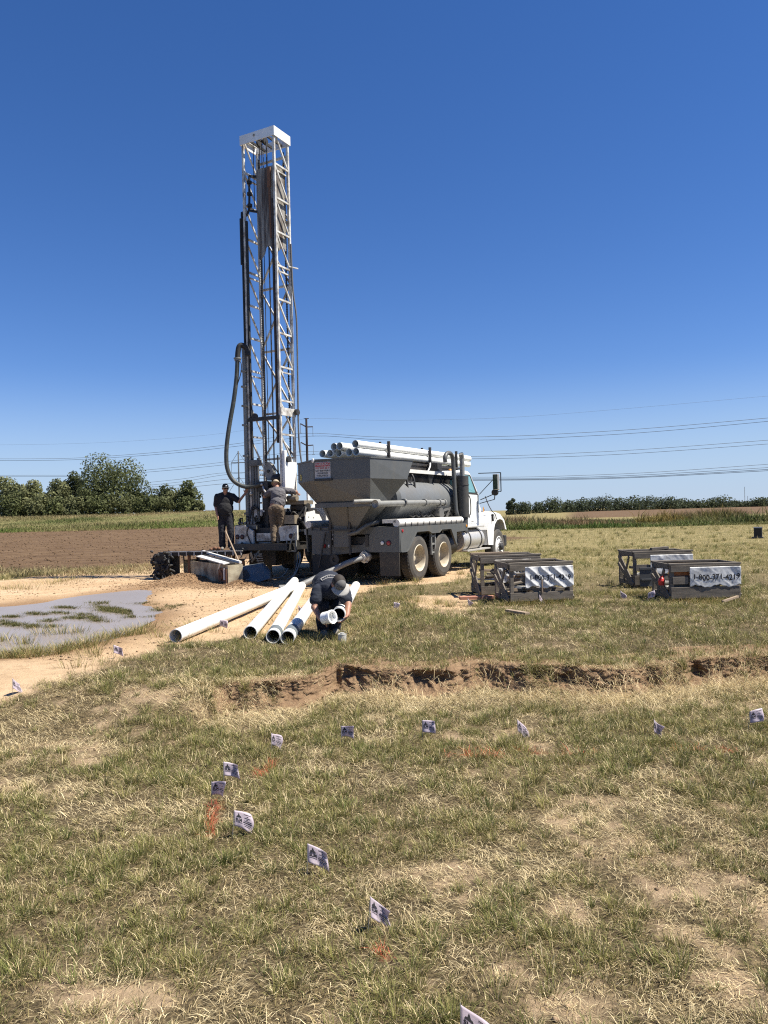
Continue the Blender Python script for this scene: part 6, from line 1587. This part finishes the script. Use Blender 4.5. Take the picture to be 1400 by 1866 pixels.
m = MB(); m.bar((0, 0, 0), (0.34, 0, 0.01), 0.12, 0.045); put('lumber_offcut', m, M['wood'], crL, (0.06, 0.24, 0.155), 'grey offcut below the pale one at the left end of the near left crate', 'offcut', 'offcuts in the left crate', -0.05)
m = MB(); m.bar((0, 0, 0), (0.36, 0.05, 0.0), 0.12, 0.05); put('lumber_offcut', m, M['wood'], crL, (0.68, 0.24, 0.20), 'grey offcut at the right end of the near left crate', 'offcut', 'offcuts in the left crate', 0.05)
m = MB(); m.bar((0, 0, 0), (0.36, 0.1, 0.03), 0.08, 0.04); put('lumber_offcut', m, M['wood_new'], crL, (0.70, 0.34, 0.27), 'pale offcut lying slanted over the grey one in the near left crate', 'offcut', 'offcuts in the left crate', 0.1)
rq = random.Random(33)
for base_, nb_, wh_ in ((crL, 9, 'near left crate'), (crLb, 9, 'back left crate'), (crR, 9, 'nearest right crate'), (crRb, 8, 'back right crate')):
    for k in range(nb_):
        m = MB(); L_b = rq.uniform(0.35, 0.75); m.bar((0, 0, 0), (L_b, rq.uniform(-0.12, 0.12), rq.uniform(-0.05, 0.09)), rq.choice((0.06, 0.09, 0.11)), rq.choice((0.03, 0.045)))
        put('scrap_board', m, rq.choice((M['wood'], M['wood'], M['dark'], M['wood_new'], M['white_deck'])), base_, (rq.uniform(0.05, 0.32), rq.uniform(0.15, 0.66), 0.10 + 0.043 * k), 'one of the boards heaped inside the ' + wh_, 'board', 'boards heaped in the ' + wh_, rq.uniform(-0.15, 0.15))
rr_ = random.Random(21); m = MB()
for k in range(16): m.tube(spline([(rr_.uniform(-.2, .2), rr_.uniform(-.12, .12), rr_.uniform(0, .14)) for _ in range(4)], 4), 0.015, 6)
put('rag_bundle', m, M['lampwhite'], crL, (0.66, 0.45, 0.22), 'tangle of pale rags and cord inside the near left crate', 'rags')
m = MB(); m.lathe((0, 0, 0), (0, 0, 1), [(0, 0), (0, 0.05), (0.08, 0.05), (0.10, 0.03), (0.13, 0.03), (0.13, 0)], 16); put('red_bottle', m, M['redlid'], crL, (0.48, 0.30, 0.22), 'small red bottle in the middle of the near left crate', 'bottle')
m = MB(); m.box(-0.13, 0.13, -0.1, 0.1, 0, 0.12); put('orange_case', m, M['orange'], crR, (0.20, 0.16, 0.42), 'orange brown case in the upper left of the nearest right crate', 'case')
m = MB(); m.box(-0.13, 0.13, -0.1, 0.1, 0, 0.33); m.box(-0.135, 0.135, -0.105, 0.105, 0.30, 0.345); put('dark_toolbox', m, M['boxdark'], crR, (0.20, 0.16, 0.075), 'dark box the orange case rests on in the nearest right crate', 'box')
m = MB(); m.lathe((0, 0, 0), (0, 0, 1), [(0, 0), (0, 0.045), (0.07, 0.055), (0.11, 0.04), (0.13, 0.02), (0.15, 0.02), (0.15, 0)], 16); put('red_jug', m, M['redlid'], crR, (-0.07, 0.20, 0.26), 'small red jug hanging at the left end of the nearest right crate', 'jug')
m = MB(); m.box(0, 0.24, 0, 0.02, 0, 0.36); m.box(0.0, 0.24, -0.012, 0.0, 0.0, 0.03); m.box(0.0, 0.24, -0.012, 0, 0.32, 0.36); m.box(0.02, 0.22, -0.03, 0.0, 0.12, 0.15); put('metal_stand', m, M['boxdark'], crRb, (0.06, -0.12, 0.04), 'dark upright metal stand leaning on the front of the back right crate', 'stand')
m = MB(); m.bar((0, 0, 0), (0.36, 0.05, 0.02), 0.09, 0.05); put('loose_board', m, M['wood'], crRb, (0.62, 0.75, 0.70), 'loose grey board lying on the back right crate', 'board', 'loose boards')
m = MB(); m.bar((0, 0, 0), (0.75, 0.05, 0.0), 0.10, 0.03); put('loose_board', m, M['wood_new'], crLb, (-0.05, 0.60, 0.755), 'loose pale board lying along the top of the back left crate', 'board', 'loose boards')
a_, b_ = ground_at(838, 1090, 0.06), ground_at(900, 1088, 0.06); m = MB(); m.bar((0, 0, 0), b_ - a_, 0.16, 0.05); o = m.build('loose_board', M['brick']); o.location = a_; tag(o, 'reddish board lying on the ground left of the near left crate', 'board', 'loose boards')
a_, b_ = ground_at(925, 1112, 0.05), ground_at(962, 1118, 0.05); m = MB(); m.bar((0, 0, 0), b_ - a_, 0.09, 0.03); o = m.build('loose_board', M['wood_new']); o.location = a_; tag(o, 'pale board lying in the grass in front of the near left crate', 'board', 'loose boards')
a_, b_ = ground_at(1318, 1096, 0.06), ground_at(1345, 1087, 0.10); m = MB(); m.bar((0, 0, 0), b_ - a_, 0.04, 0.03); o = m.build('loose_board', M['wood_new']); o.location = a_; tag(o, 'thin pale stick in the grass at the right crate\'s right corner', 'board', 'loose boards')

# ------------------------------------------------------------------ marking flags on wire stakes
mflag, N_, L_, P__ = nt('thin_flag_film')
tr_ = N_.new('ShaderNodeBsdfTranslucent'); mx_ = N_.new('ShaderNodeMixShader'); mx_.inputs[0].default_value = 0.35
cc = mixc(N_, L_, noise(N_, L_, 20.0, 3), (0.54, 0.46, 0.52), (0.64, 0.56, 0.61))
L_.new(cc, P__.inputs['Base Color']); L_.new(cc, tr_.inputs['Color']); P__.inputs['Roughness'].default_value = 0.4
L_.new(P__.outputs[0], mx_.inputs[1]); L_.new(tr_.outputs[0], mx_.inputs[2]); L_.new(mx_.outputs[0], N_['Material Output'].inputs['Surface'])
def marking_flag(px, py, yaw, curl, droop, tilt, label, upper=False, wd=0.105, ht=0.088, flip=False):
    zc_ = 0.105
    p = ground_at(px, py, (0.0 if upper else LOW) + zc_)
    base_z = float(height(p.x, p.y))
    yaw = yaw - math.atan2(p.x, p.y)
    cy_, sy_ = math.cos(yaw), math.sin(yaw)
    ox, oy = p.x - cy_ * wd / 2, p.y - sy_ * wd / 2
    e = empty('marking_flag', (ox, oy, base_z)); tag(e, label, 'marking flag', 'marking flags in the grass')
    top = 0.155
    tx = math.tan(tilt)
    m = MB(); m.tube([(-tx * top, 0, -0.03), (0, 0, top)], 0.0020, 5); m.build('wire_stake', M['galv'], e)
    fseed = (px * 0.37 + py * 0.11) % 6.28
    def surf(u_, v, lift=0.0):           # u along the flag, v upward: the film rolls away from its wire and creases
        N_s = 6; dx = off = 0.0
        for q_ in range(N_s):
            uu = u_ * (q_ + 0.5) / N_s; t_ = 1.7 * curl * uu + 0.35 * math.sin(4.2 * uu + 2.2 * v + fseed)
            dx += math.cos(t_) * wd * u_ / N_s; off += math.sin(t_) * wd * u_ / N_s
        off += wd * 0.10 * math.sin(5.0 * (u_ + v) + fseed) * u_
        z = top - ht * (1 - v) - droop * u_ * wd - 0.14 * wd * u_ * u_ * (1 - v) + 0.05 * wd * math.sin(3 * u_ + fseed) * v
        return Vector((cy_ * dx + sy_ * (off + lift), sy_ * dx - cy_ * (off + lift), z))
    n_ = 10; vs = [surf(i / n_, q / n_) for q in range(n_ + 1) for i in range(n_ + 1)]
    fs = [(q * (n_ + 1) + i, q * (n_ + 1) + i + 1, (q + 1) * (n_ + 1) + i + 1, (q + 1) * (n_ + 1) + i) for q in range(n_) for i in range(n_)]
    m = MB(); m.add(vs, fs, True); f = m.build('flag', mflag, e); md = f.modifiers.new('solid', 'SOLIDIFY'); md.thickness = 0.0006; md.offset = 0
    m = MB()
    def S_(u_, v): return surf(u_, v, 0.0012)
    for pts in ([(0.10, 0.62), (0.42, 0.62), (0.36, 0.72), (0.32, 0.72), (0.26, 0.90), (0.20, 0.72), (0.15, 0.72)],): m.add([S_(*q) for q in pts], [tuple(range(len(pts)))])
    def strip(u0, u1, v0, v1):
        k_ = 4; m.add([S_(u0 + (u1 - u0) * i / k_, v) for v in (v0, v1) for i in range(k_ + 1)], [(i, i + 1, k_ + 2 + i, k_ + 1 + i) for i in range(k_)])
    for (u0, u1, v) in ((0.52, 0.90, 0.84), (0.66, 0.74, 0.745), (0.56, 0.84, 0.66), (0.66, 0.74, 0.58), (0.54, 0.90, 0.50), (0.50, 0.92, 0.40), (0.52, 0.90, 0.31), (0.56, 0.86, 0.22), (0.08, 0.44, 0.31)): strip(u0, u1, v, v + (0.05 if v == 0.40 else 0.028))
    add_text(m, 'SLM', 0.26, None, (1, 0, 0), (0, 0, 1), 0.010, 1.0, fn=lambda x, y: S_(0.26 + x * 0.80, 0.47 + y))
    m.build('lettering', M['ink'], f)
D = R
marking_flag(580, 1550, D(4), 0.25, 0.42, 0.05, 'largest upright flag with clear black print, alone in the middle foreground')
marking_flag(690, 1640, D(48), 0.5, 0.75, 0.1, 'creased flag sagging to the right, next but one above the bottom edge')
marking_flag(862, 1832, D(50), 0.3, 1.0, 0.0, 'blank side flag cut off by the bottom edge of the photo', wd=0.13, ht=0.10)
marking_flag(440, 1486, D(42), 0.5, 0.5, 0.1, 'lilac flag turned half away, lowest of the three beside the orange paint')
marking_flag(401, 1434, D(10), 0.8, -0.05, 0.0, 'flag folded to a point on its right, just above the orange paint streak')
marking_flag(422, 1399, D(6), 0.3, 0.18, 0.0, 'topmost flag of the three beside the orange paint streak')
marking_flag(498, 1341, D(74), 0.6, 0.5, 0.0, 'edge on sliver of a flag between the bank and the orange dab')
marking_flag(634, 1329, D(2), 0.2, 0.0, 0.0, 'level printed flag below the cut bank, left of its twin')
marking_flag(782, 1324, D(-4), 0.2, -0.05, 0.0, 'level printed flag below the cut bank, right of its twin')
marking_flag(948, 1317, D(66), 0.6, 1.0, -0.05, 'pale pointed flag seen edge on above the long orange line')
marking_flag(1196, 1315, D(72), 0.5, 0.7, 0.0, 'narrow flag with a dark top in the grass toward the right edge')
marking_flag(1379, 1307, D(24), 0.2, -0.30, 0.12, 'tilted pale flag at the right edge of the photo')
marking_flag(28, 1233, D(62), 0.5, 0.6, 0.0, 'narrow printed flag at the left edge, before the bare sand', True)
marking_flag(216, 1181, D(8), 0.3, 0.35, 0.0, 'flag on the sand between the puddle and the grass', True)
marking_flag(408, 1134, D(12), 0.4, 0.2, 0.2, 'flag leaning against the leftmost pipe', True)
marking_flag(547, 1107, D(58), 0.5, 0.9, 0.3, 'drooping shaded flag standing between the two banded pipes', True)
marking_flag(720, 1101, D(70), 0.6, 0.4, 0.0, 'crumpled flag in the grass right of the bending man', True)
marking_flag(855, 1093, D(66), 0.6, 0.9, -0.1, 'narrow flag just left of the near left crate', True)
marking_flag(985, 1089, D(74), 0.6, 0.8, 0.0, 'thin flag in front of the near left crate', True)
marking_flag(1134, 1082, D(64), 0.6, 0.9, 0.05, 'thin white flag left of the right hand crates', True)
marking_flag(1187, 1088, D(28), 0.5, -0.4, 0.2, 'tilted flag at the near left corner of the nearest right crate', True)

# ------------------------------------------------------------------ small dark cabinet on the turf
p = ground_at(1382, 981); cb_ = empty('utility_cabinet', (p.x, p.y, float(height(p.x, p.y))), R(-28)); tag(cb_, 'small dark utility cabinet standing alone on the dry turf at the right', 'cabinet')
m = MB(); m.box(-0.17, 0.17, -0.14, 0.14, 0.06, 0.46); m.prism([(-0.18, -0.15, 0.46), (0.18, -0.15, 0.46), (0.18, 0.15, 0.49), (-0.18, 0.15, 0.49)], (0, 0, 0.02)); m.build('housing', M['boxdark'], cb_, 0.008)
m = MB(); m.box(-0.14, 0.14, -0.146, -0.14, 0.10, 0.43); m.build('door', M['black'], cb_); m = MB(); m.box(-0.26, 0.22, -0.2, 0.2, -0.05, 0.06); m.build('plinth', M['boxdark'], cb_)

# ------------------------------------------------------------------ power lines
def line_y(px, X0, Y0, slope):
    k = ab(px, 900)[0] / FPX
    t = (Y0 * k - X0) / (1 - slope * k); return Y0 + slope * t
def wire(pts, X0, Y0, slope, r, label, group):
    P3 = [at(px, py, line_y(px, X0, Y0, slope)) for px, py in pts]
    o0 = P3[0]; m = MB(); m.tube([p - o0 for p in spline(P3, 5)], r, 4, cap=False); o = m.build('power_line', M['wire']); o.location = o0
    tag(o, label, 'power line', group)
XA, YA = at(559, 850, 150).x, 150.0
GA = 'power lines on the brown pole'
wire([(-40, 836), (60, 836), (150, 834), (300, 823), (450, 806), (551, 789.5), (700, 796.5), (900, 795.5), (1050, 789), (1200, 779), (1440, 758)], XA, YA, -0.33, 0.032, 'upper power line on the brown pole, higher wire of its pair', GA)
wire([(-40, 839), (60, 839), (150, 837), (300, 827), (450, 811), (570, 794.5), (700, 801.5), (900, 801.5), (1050, 795.5), (1200, 786), (1440, 764)], XA, YA, -0.33, 0.032, 'upper power line on the brown pole, lower wire of its pair', GA)
wire([(-40, 866), (60, 866), (150, 865), (260, 857), (400, 843), (550, 823), (700, 832), (900, 831), (1060, 825), (1200, 817), (1440, 799)], XA, YA, -0.33, 0.030, 'second tier power line on the brown pole, higher wire of its pair', GA)
wire([(-40, 868), (60, 868), (150, 867.5), (260, 861), (400, 848), (571, 827.5), (700, 836), (900, 835.5), (1060, 831), (1200, 823.5), (1440, 806)], XA, YA, -0.33, 0.030, 'second tier power line on the brown pole, lower wire of its pair', GA)
wire([(-40, 811), (110, 809), (250, 803), (420, 788), (556, 763.5), (700, 766), (900, 762), (1100, 748), (1440, 718)], XA, YA, -0.33, 0.012, 'faint topmost wire running over the brown pole', GA)
XB, YB = at(436, 880, 270).x, 270.0
GB = 'power lines on the grey tower'
wire([(220, 884), (330, 873), (423, 861), (600, 868), (905, 869.5), (1050, 866.5), (1200, 860), (1440, 843)], XB, YB, -0.36, 0.05, 'lower power line on the grey tower, highest of its bundle at right', GB)
wire([(240, 887), (330, 878), (448, 861.5), (600, 870), (905, 872.5), (1050, 870), (1200, 864), (1440, 849.5)], XB, YB, -0.36, 0.05, 'lower power line on the grey tower, second of its bundle at right', GB)
wire([(250, 890), (340, 882), (436, 872), (600, 874), (905, 874), (1050, 872), (1200, 867), (1440, 853)], XB, YB, -0.36, 0.06, 'lower power line on the grey tower, thickest of its bundle at right', GB)
wire([(258, 893), (340, 888), (436, 880), (600, 878), (905, 875.2), (1050, 873.5), (1200, 868.5), (1440, 855.5)], XB, YB, -0.36, 0.06, 'lower power line on the grey tower, lowest of its bundle', GB)
# brown pole with cross arms and hanging insulators
b0 = at(562.5, 935, 150); b0.z = 0; t0 = at(558.6, 762, 150)
ep = empty('utility_pole', b0); tag(ep, 'tall brown utility pole with two tiers of arms behind the rig', 'utility pole')
h_ = t0.z
m = MB(); m.tube([(0, 0, 0), (0, 0, h_)], [0.30, 0.20], 12); m.build('shaft', M['pole'], ep)
zof = lambda py: at(559, py, 150).z
m = MB(); m.bar((-0.5, 0, h_ - 0.1), (0.5, 0, h_ - 0.05), 0.12, 0.12); m.build('top_arm', M['pole'], ep)
for y0, yl, yr in ((778, 772, 777.5), (812, 806, 811)):
    for sx_, ye in ((-1.15, yl), (1.2, yr)):
        ar = MB(); ar.bar((0, 0, zof(y0)), (sx_, 0.3 * sx_, zof(ye)), 0.16, 0.20); ar.build('cross_arm', M['pole'], ep)
        ins = MB(); ins.tube([(sx_, 0.3 * sx_, zof(ye)), (sx_, 0.3 * sx_, zof(ye + 17))], 0.045, 6); ins.lathe((sx_, 0.3 * sx_, zof(ye + 17)), (1, 0.3, 0), [(-0.25, 0.05), (0.25, 0.05)], 6); ins.build('insulator', M['polegrey'], ep)
b0 = at(437, 935, 270); b0.z = 0; t0 = at(434.3, 822, 270)
et = empty('transmission_tower', b0); tag(et, 'slim grey guyed tower with a braced cross arm behind the standing man', 'tower'); h_ = t0.z
z2 = lambda py: at(436, py, 270).z
sc_ = 270 / 1400
m = MB(); m.tube([(0, 0, 0), (0, 0, h_)], [0.32, 0.22], 10); m.build('shaft', M['polegrey'], et)
m = MB(); m.bar((-13 * sc_, 0, z2(843)), (13.5 * sc_, 0, z2(843)), 0.3, 0.28); m.build('cross_arm', M['polegrey'], et)
for sx_ in (-1, 1):
    m = MB(); m.bar((0, 0, h_ - 0.3), (sx_ * 13 * sc_, 0, z2(843)), 0.12, 0.12); m.build('arm_brace', M['polegrey'], et)
    m = MB(); m.tube([(sx_ * 13 * sc_, 0, z2(843)), (sx_ * 13 * sc_, 0, z2(861))], 0.07, 6); m.build('insulator', M['polegrey'], et)
    m = MB(); m.bar((0, 0, z2(868)), (sx_ * 24 * sc_, 0, z2(905)), 0.13, 0.13); m.build('guy_strut', M['polegrey'], et)
for px, top, lab in ((1358, 887, 'tall thin radio mast on the far right horizon'), (1363.3, 904, 'short thin radio mast right beside the tall one')):
    b0 = at(px, 918, 1400); b0.z = 0; tp = at(px, top, 1400).z
    m = MB(); m.tube([(0, 0, 0), (0, 0, tp)], [0.45, 0.30], 6)
    for k in range(6): m.bar((-0.6, 0, tp * (k + 1) / 6.5), (0.6, 0, tp * (k + 1) / 6.5), 0.2, 0.2)
    o = m.build('radio_mast', M['polegrey']); o.location = b0; tag(o, lab, 'radio mast', 'radio masts on the horizon')

# ------------------------------------------------------------------ trees
def leaf_mesh(name, centres, radii, n, size, cols, seed, gap=0.24):
    g_ = np.random.default_rng(seed)
    C_ = np.array(centres); Rr = np.array(radii)
    wgt_ = Rr.prod(1) ** (2 / 3); k = g_.choice(len(C_), n, p=wgt_ / wgt_.sum())
    v = g_.normal(size=(n, 3)); v /= np.linalg.norm(v, axis=1)[:, None]
    rad = 0.55 + 0.5 * g_.random(n) ** 0.7
    p = C_[k] + v * Rr[k] * rad[:, None]
    keep = fbm(p[:, 0] + p[:, 1] * 0.7, p[:, 2] + p[:, 1] * 0.4, 0.9 / size * 0.35, seed, 3) > gap
    p, v, k = p[keep], v[keep], k[keep]; n = len(p)
    nrm = v + g_.normal(0, 0.55, (n, 3)); nrm /= np.linalg.norm(nrm, axis=1)[:, None]
    a = np.cross(nrm, g_.normal(size=(n, 3))); a /= np.linalg.norm(a, axis=1)[:, None]; b = np.cross(nrm, a)
    s_ = size * (0.5 + 0.9 * g_.random(n))[:, None]
    V = np.stack([p - a * s_ * 0.5, p + b * s_ * 0.32, p + a * s_ * 0.5, p - b * s_ * 0.32], 1).reshape(-1, 3).astype(np.float32)
    I = np.arange(4 * n, dtype=np.int32)
    me = bpy.data.meshes.new(name); me.vertices.add(4 * n); me.vertices.foreach_set('co', V.ravel()); me.loops.add(4 * n); me.loops.foreach_set('vertex_index', I)
    me.polygons.add(n); me.polygons.foreach_set('loop_start', np.arange(0, 4 * n, 4, dtype=np.int32)); me.update(calc_edges=True)
    blobt = g_.random(len(C_))[k]
    t_ = np.clip(0.6 * blobt + 0.4 * g_.random(n), 0, 1)
    col = (np.array(cols[0])[None] * (1 - t_)[:, None] + np.array(cols[1])[None] * t_[:, None]) * (0.7 + 0.6 * g_.random(n))[:, None]
    attr(me, 'tint', np.repeat(np.concatenate([col, np.ones((n, 1))], 1)[:, None], 4, 1)); me.materials.append(M['leaf'])
    return me
def tree(base, H_, Wd, label, group, seed, n, size, cols, shape='round', low=0.1, gap=0.24, ybig=0.8):
    r_ = random.Random(seed)
    e = empty('tree', base); tag(e, label, 'tree', group)
    cs, rs = [], []
    nb = 16 if n > 2500 else 9
    for i in range(nb):
        t = low + (0.95 - low) * (i + 0.5) / nb
        env = math.sqrt(max(0.05, 1 - ((t - 0.5) / 0.55) ** 2)) if shape == 'round' else (1.05 - 0.75 * t if shape == 'cone' else 0.75 + 0.25 * math.sin(t * 7))
        a = i * 2.4 + r_.uniform(-0.5, 0.5); rad = env * Wd * 0.5 * r_.uniform(0.35, 0.72)
        br = Wd * r_.uniform(0.16, 0.25) * (0.75 + 0.4 * env)
        cs.append((math.cos(a) * rad, math.sin(a) * rad * ybig, H_ * t)); rs.append((br, br, br * r_.uniform(0.7, 1.0)))
    cs.append((0, 0, H_ * 0.55)); rs.append((Wd * 0.28, Wd * 0.28, H_ * 0.3))
    me = leaf_mesh('crown', cs, rs, n, size, cols, seed, gap); o = bpy.data.objects.new('crown', me); COL.objects.link(o); o.parent = e
    m = MB(); m.tube([(0, 0, -0.3), (r_.uniform(-.1, .1) * Wd * 0.2, 0, H_ * 0.35), (r_.uniform(-.1, .1) * Wd, 0, H_ * 0.75)], [H_ * 0.03, H_ * 0.022, H_ * 0.008], 8)
    for c_ in cs[::2]: m.tube([(0, 0, H_ * 0.25), (c_[0] * 0.5, c_[1] * 0.5, (H_ * 0.25 + c_[2]) / 2), c_], [H_ * 0.012, H_ * 0.009, H_ * 0.004], 6)
    m.build('trunk', M['bark'], e)
    return e
DKG, MDG, LTG = (0.080, 0.094, 0.040), (0.140, 0.155, 0.062), (0.195, 0.200, 0.095)
def tree_px(px, top, wpx, Y, basepx, label, group, seed, n, size, cols, **k):
    b = at(px, basepx, Y); z = float(height(b.x, b.y)); t = at(px, top, Y).z
    z = min(z, t - 1.0)
    return tree((b.x, Y, z - 0.2), t - z + 0.2, wpx * 1.14 * Y / FPX, label, group, seed, n, size, cols, **k)
GL = 'trees on the rise at left'
tree_px(206, 848, 118, 132, 935, 'largest rounded dark green tree on the rise', GL, 41, 13000, 0.36, (DKG, MDG), low=0.12)
tree_px(135, 862, 44, 134, 938, 'rounded tree just left of the largest one, partly behind it', GL, 42, 4600, 0.36, (DKG, (0.06, 0.07, 0.03)), low=0.08)
tree_px(106, 877, 44, 131, 938, 'greyish green tree third from the left edge', GL, 43, 4200, 0.36, (DKG, LTG), low=0.05)
tree_px(60, 876, 50, 130, 940, 'light green tree second from the left edge', GL, 44, 4600, 0.36, (MDG, LTG), low=0.05)
tree_px(8, 871, 60, 128, 944, 'light green tree cut off by the left edge', GL, 45, 4800, 0.36, (MDG, LTG), low=0.03)
tree_px(34, 884, 40, 127, 944, 'low bushy tree between the two leftmost trees', GL, 46, 2800, 0.40, (DKG, LTG), low=0.02)
tree_px(160, 893, 46, 129, 937, 'low dark tree in front of the largest tree', GL, 47, 2600, 0.40, (DKG, MDG), low=0.02)
tree_px(252, 894, 40, 133, 934, 'low tree under the right side of the largest tree', GL, 48, 2600, 0.40, (DKG, MDG), low=0.02)
tree_px(302, 887, 46, 133, 932, 'loose grey green tree left of the pointed one', GL, 49, 2800, 0.38, (DKG, (0.07, 0.08, 0.04)), low=0.05, gap=0.30)
tree_px(324, 894, 40, 131, 931, 'low loose tree between the two right hand trees of the rise', GL, 50, 2400, 0.38, (DKG, LTG), low=0.03, gap=0.30)
tree_px(345, 878, 46, 130, 930, 'pointed tree at the right end of the rise', GL, 51, 3200, 0.38, (DKG, MDG), shape='cone', low=0.04, gap=0.30)
tree_px(277, 903, 34, 130, 932, 'small bush between the largest tree and the grey green one', GL, 52, 1800, 0.38, (DKG, MDG), low=0.02)
tree_px(85, 898, 40, 128, 941, 'low shrub below the gap of the left hand trees', GL, 53, 2200, 0.38, (MDG, LTG), low=0.01)
tree_px(126, 905, 30, 127, 939, 'low pale shrub before the tree left of the largest', GL, 54, 1600, 0.36, (DKG, LTG), low=0.01)
for i, (px, top, wpx, Y, bp) in enumerate([(18, 900, 46, 125, 944), (62, 905, 44, 126, 942), (100, 908, 40, 126, 940), (145, 906, 44, 127, 938), (185, 903, 44, 127, 937), (225, 903, 44, 128, 935), (262, 907, 36, 128, 933), (300, 908, 38, 128, 932), (335, 908, 36, 128, 931), (362, 912, 24, 128, 930)]):
    tree_px(px, top, wpx, Y, bp, ('low shrub of the hedge below the trees, ' + ['at the left edge', 'under the second tree', 'under the third tree', 'left of the largest tree', 'under the left half of the largest tree', 'under the right half of the largest tree', 'right of the largest tree', 'under the loose grey green tree', 'under the pointed tree', 'at the right end'][i]), 'shrubs under the trees on the rise', 60 + i, 1500, 0.36, (DKG, LTG) if i % 2 else (DKG, MDG), low=0.0, gap=0.2)
GR_ = 'trees of the far treeline'
far = [(932, 909, 14, 250), (952, 917, 26, 260), (984, 918, 26, 300), (1010, 909.5, 27, 300), (1033, 916, 22, 320), (1051, 917, 24, 330), (1074, 912, 34, 360), (1097, 910, 34, 360), (1122, 915, 32, 380), (1147, 912.5, 34, 380), (1170, 911, 34, 390), (1196, 912, 34, 400), (1219, 910, 36, 400),
       (1241, 915, 28, 420), (1260, 917.5, 26, 430), (1286, 917, 30, 430), (1311, 911.5, 36, 430), (1330, 917, 24, 450), (1345, 920, 22, 460), (1364, 919.5, 26, 460), (1382, 914, 30, 440), (1400, 913, 34, 440), (1420, 912, 34, 440)]
wh = ['narrow tree nearest the truck', 'low tree second from the truck', 'low dark tree left of the round one', 'round pale tree standing out at the left of the treeline', 'small tree right of the round pale one', 'small tree fifth of the left group', 'broad tree at the start of the dense stretch', 'tall tree in the left part of the dense stretch', 'lower tree dipping in the dense stretch', 'tree right of the dip in the dense stretch', 'tree at the middle of the dense stretch',
      'tree right of the middle of the dense stretch', 'highest tree closing the dense stretch', 'tree sloping down after the highest one', 'low tree before the pale shrubs', 'pale low tree left of the last mound', 'rounded tree mound left of the radio masts', 'low tree right of the rounded mound', 'lowest tree left of the tall radio mast', 'low tree behind the radio masts', 'tree just right of the radio masts', 'pale tree at the right edge of the photo', 'tree cut off by the right edge']
for i, (px, top, wpx, Y) in enumerate(far):
    cols = ((0.040, 0.054, 0.030), (0.078, 0.094, 0.050)) if i not in (3, 15, 21) else ((0.055, 0.072, 0.034), (0.10, 0.115, 0.058))
    tree_px(px, top, wpx * 1.5, Y, 930, wh[i] + ' on the far horizon' if len(wh[i].split()) < 9 else wh[i], GR_, 100 + i, 1700, 0.0042 * Y * 0.5, cols, low=0.0, gap=0.15)
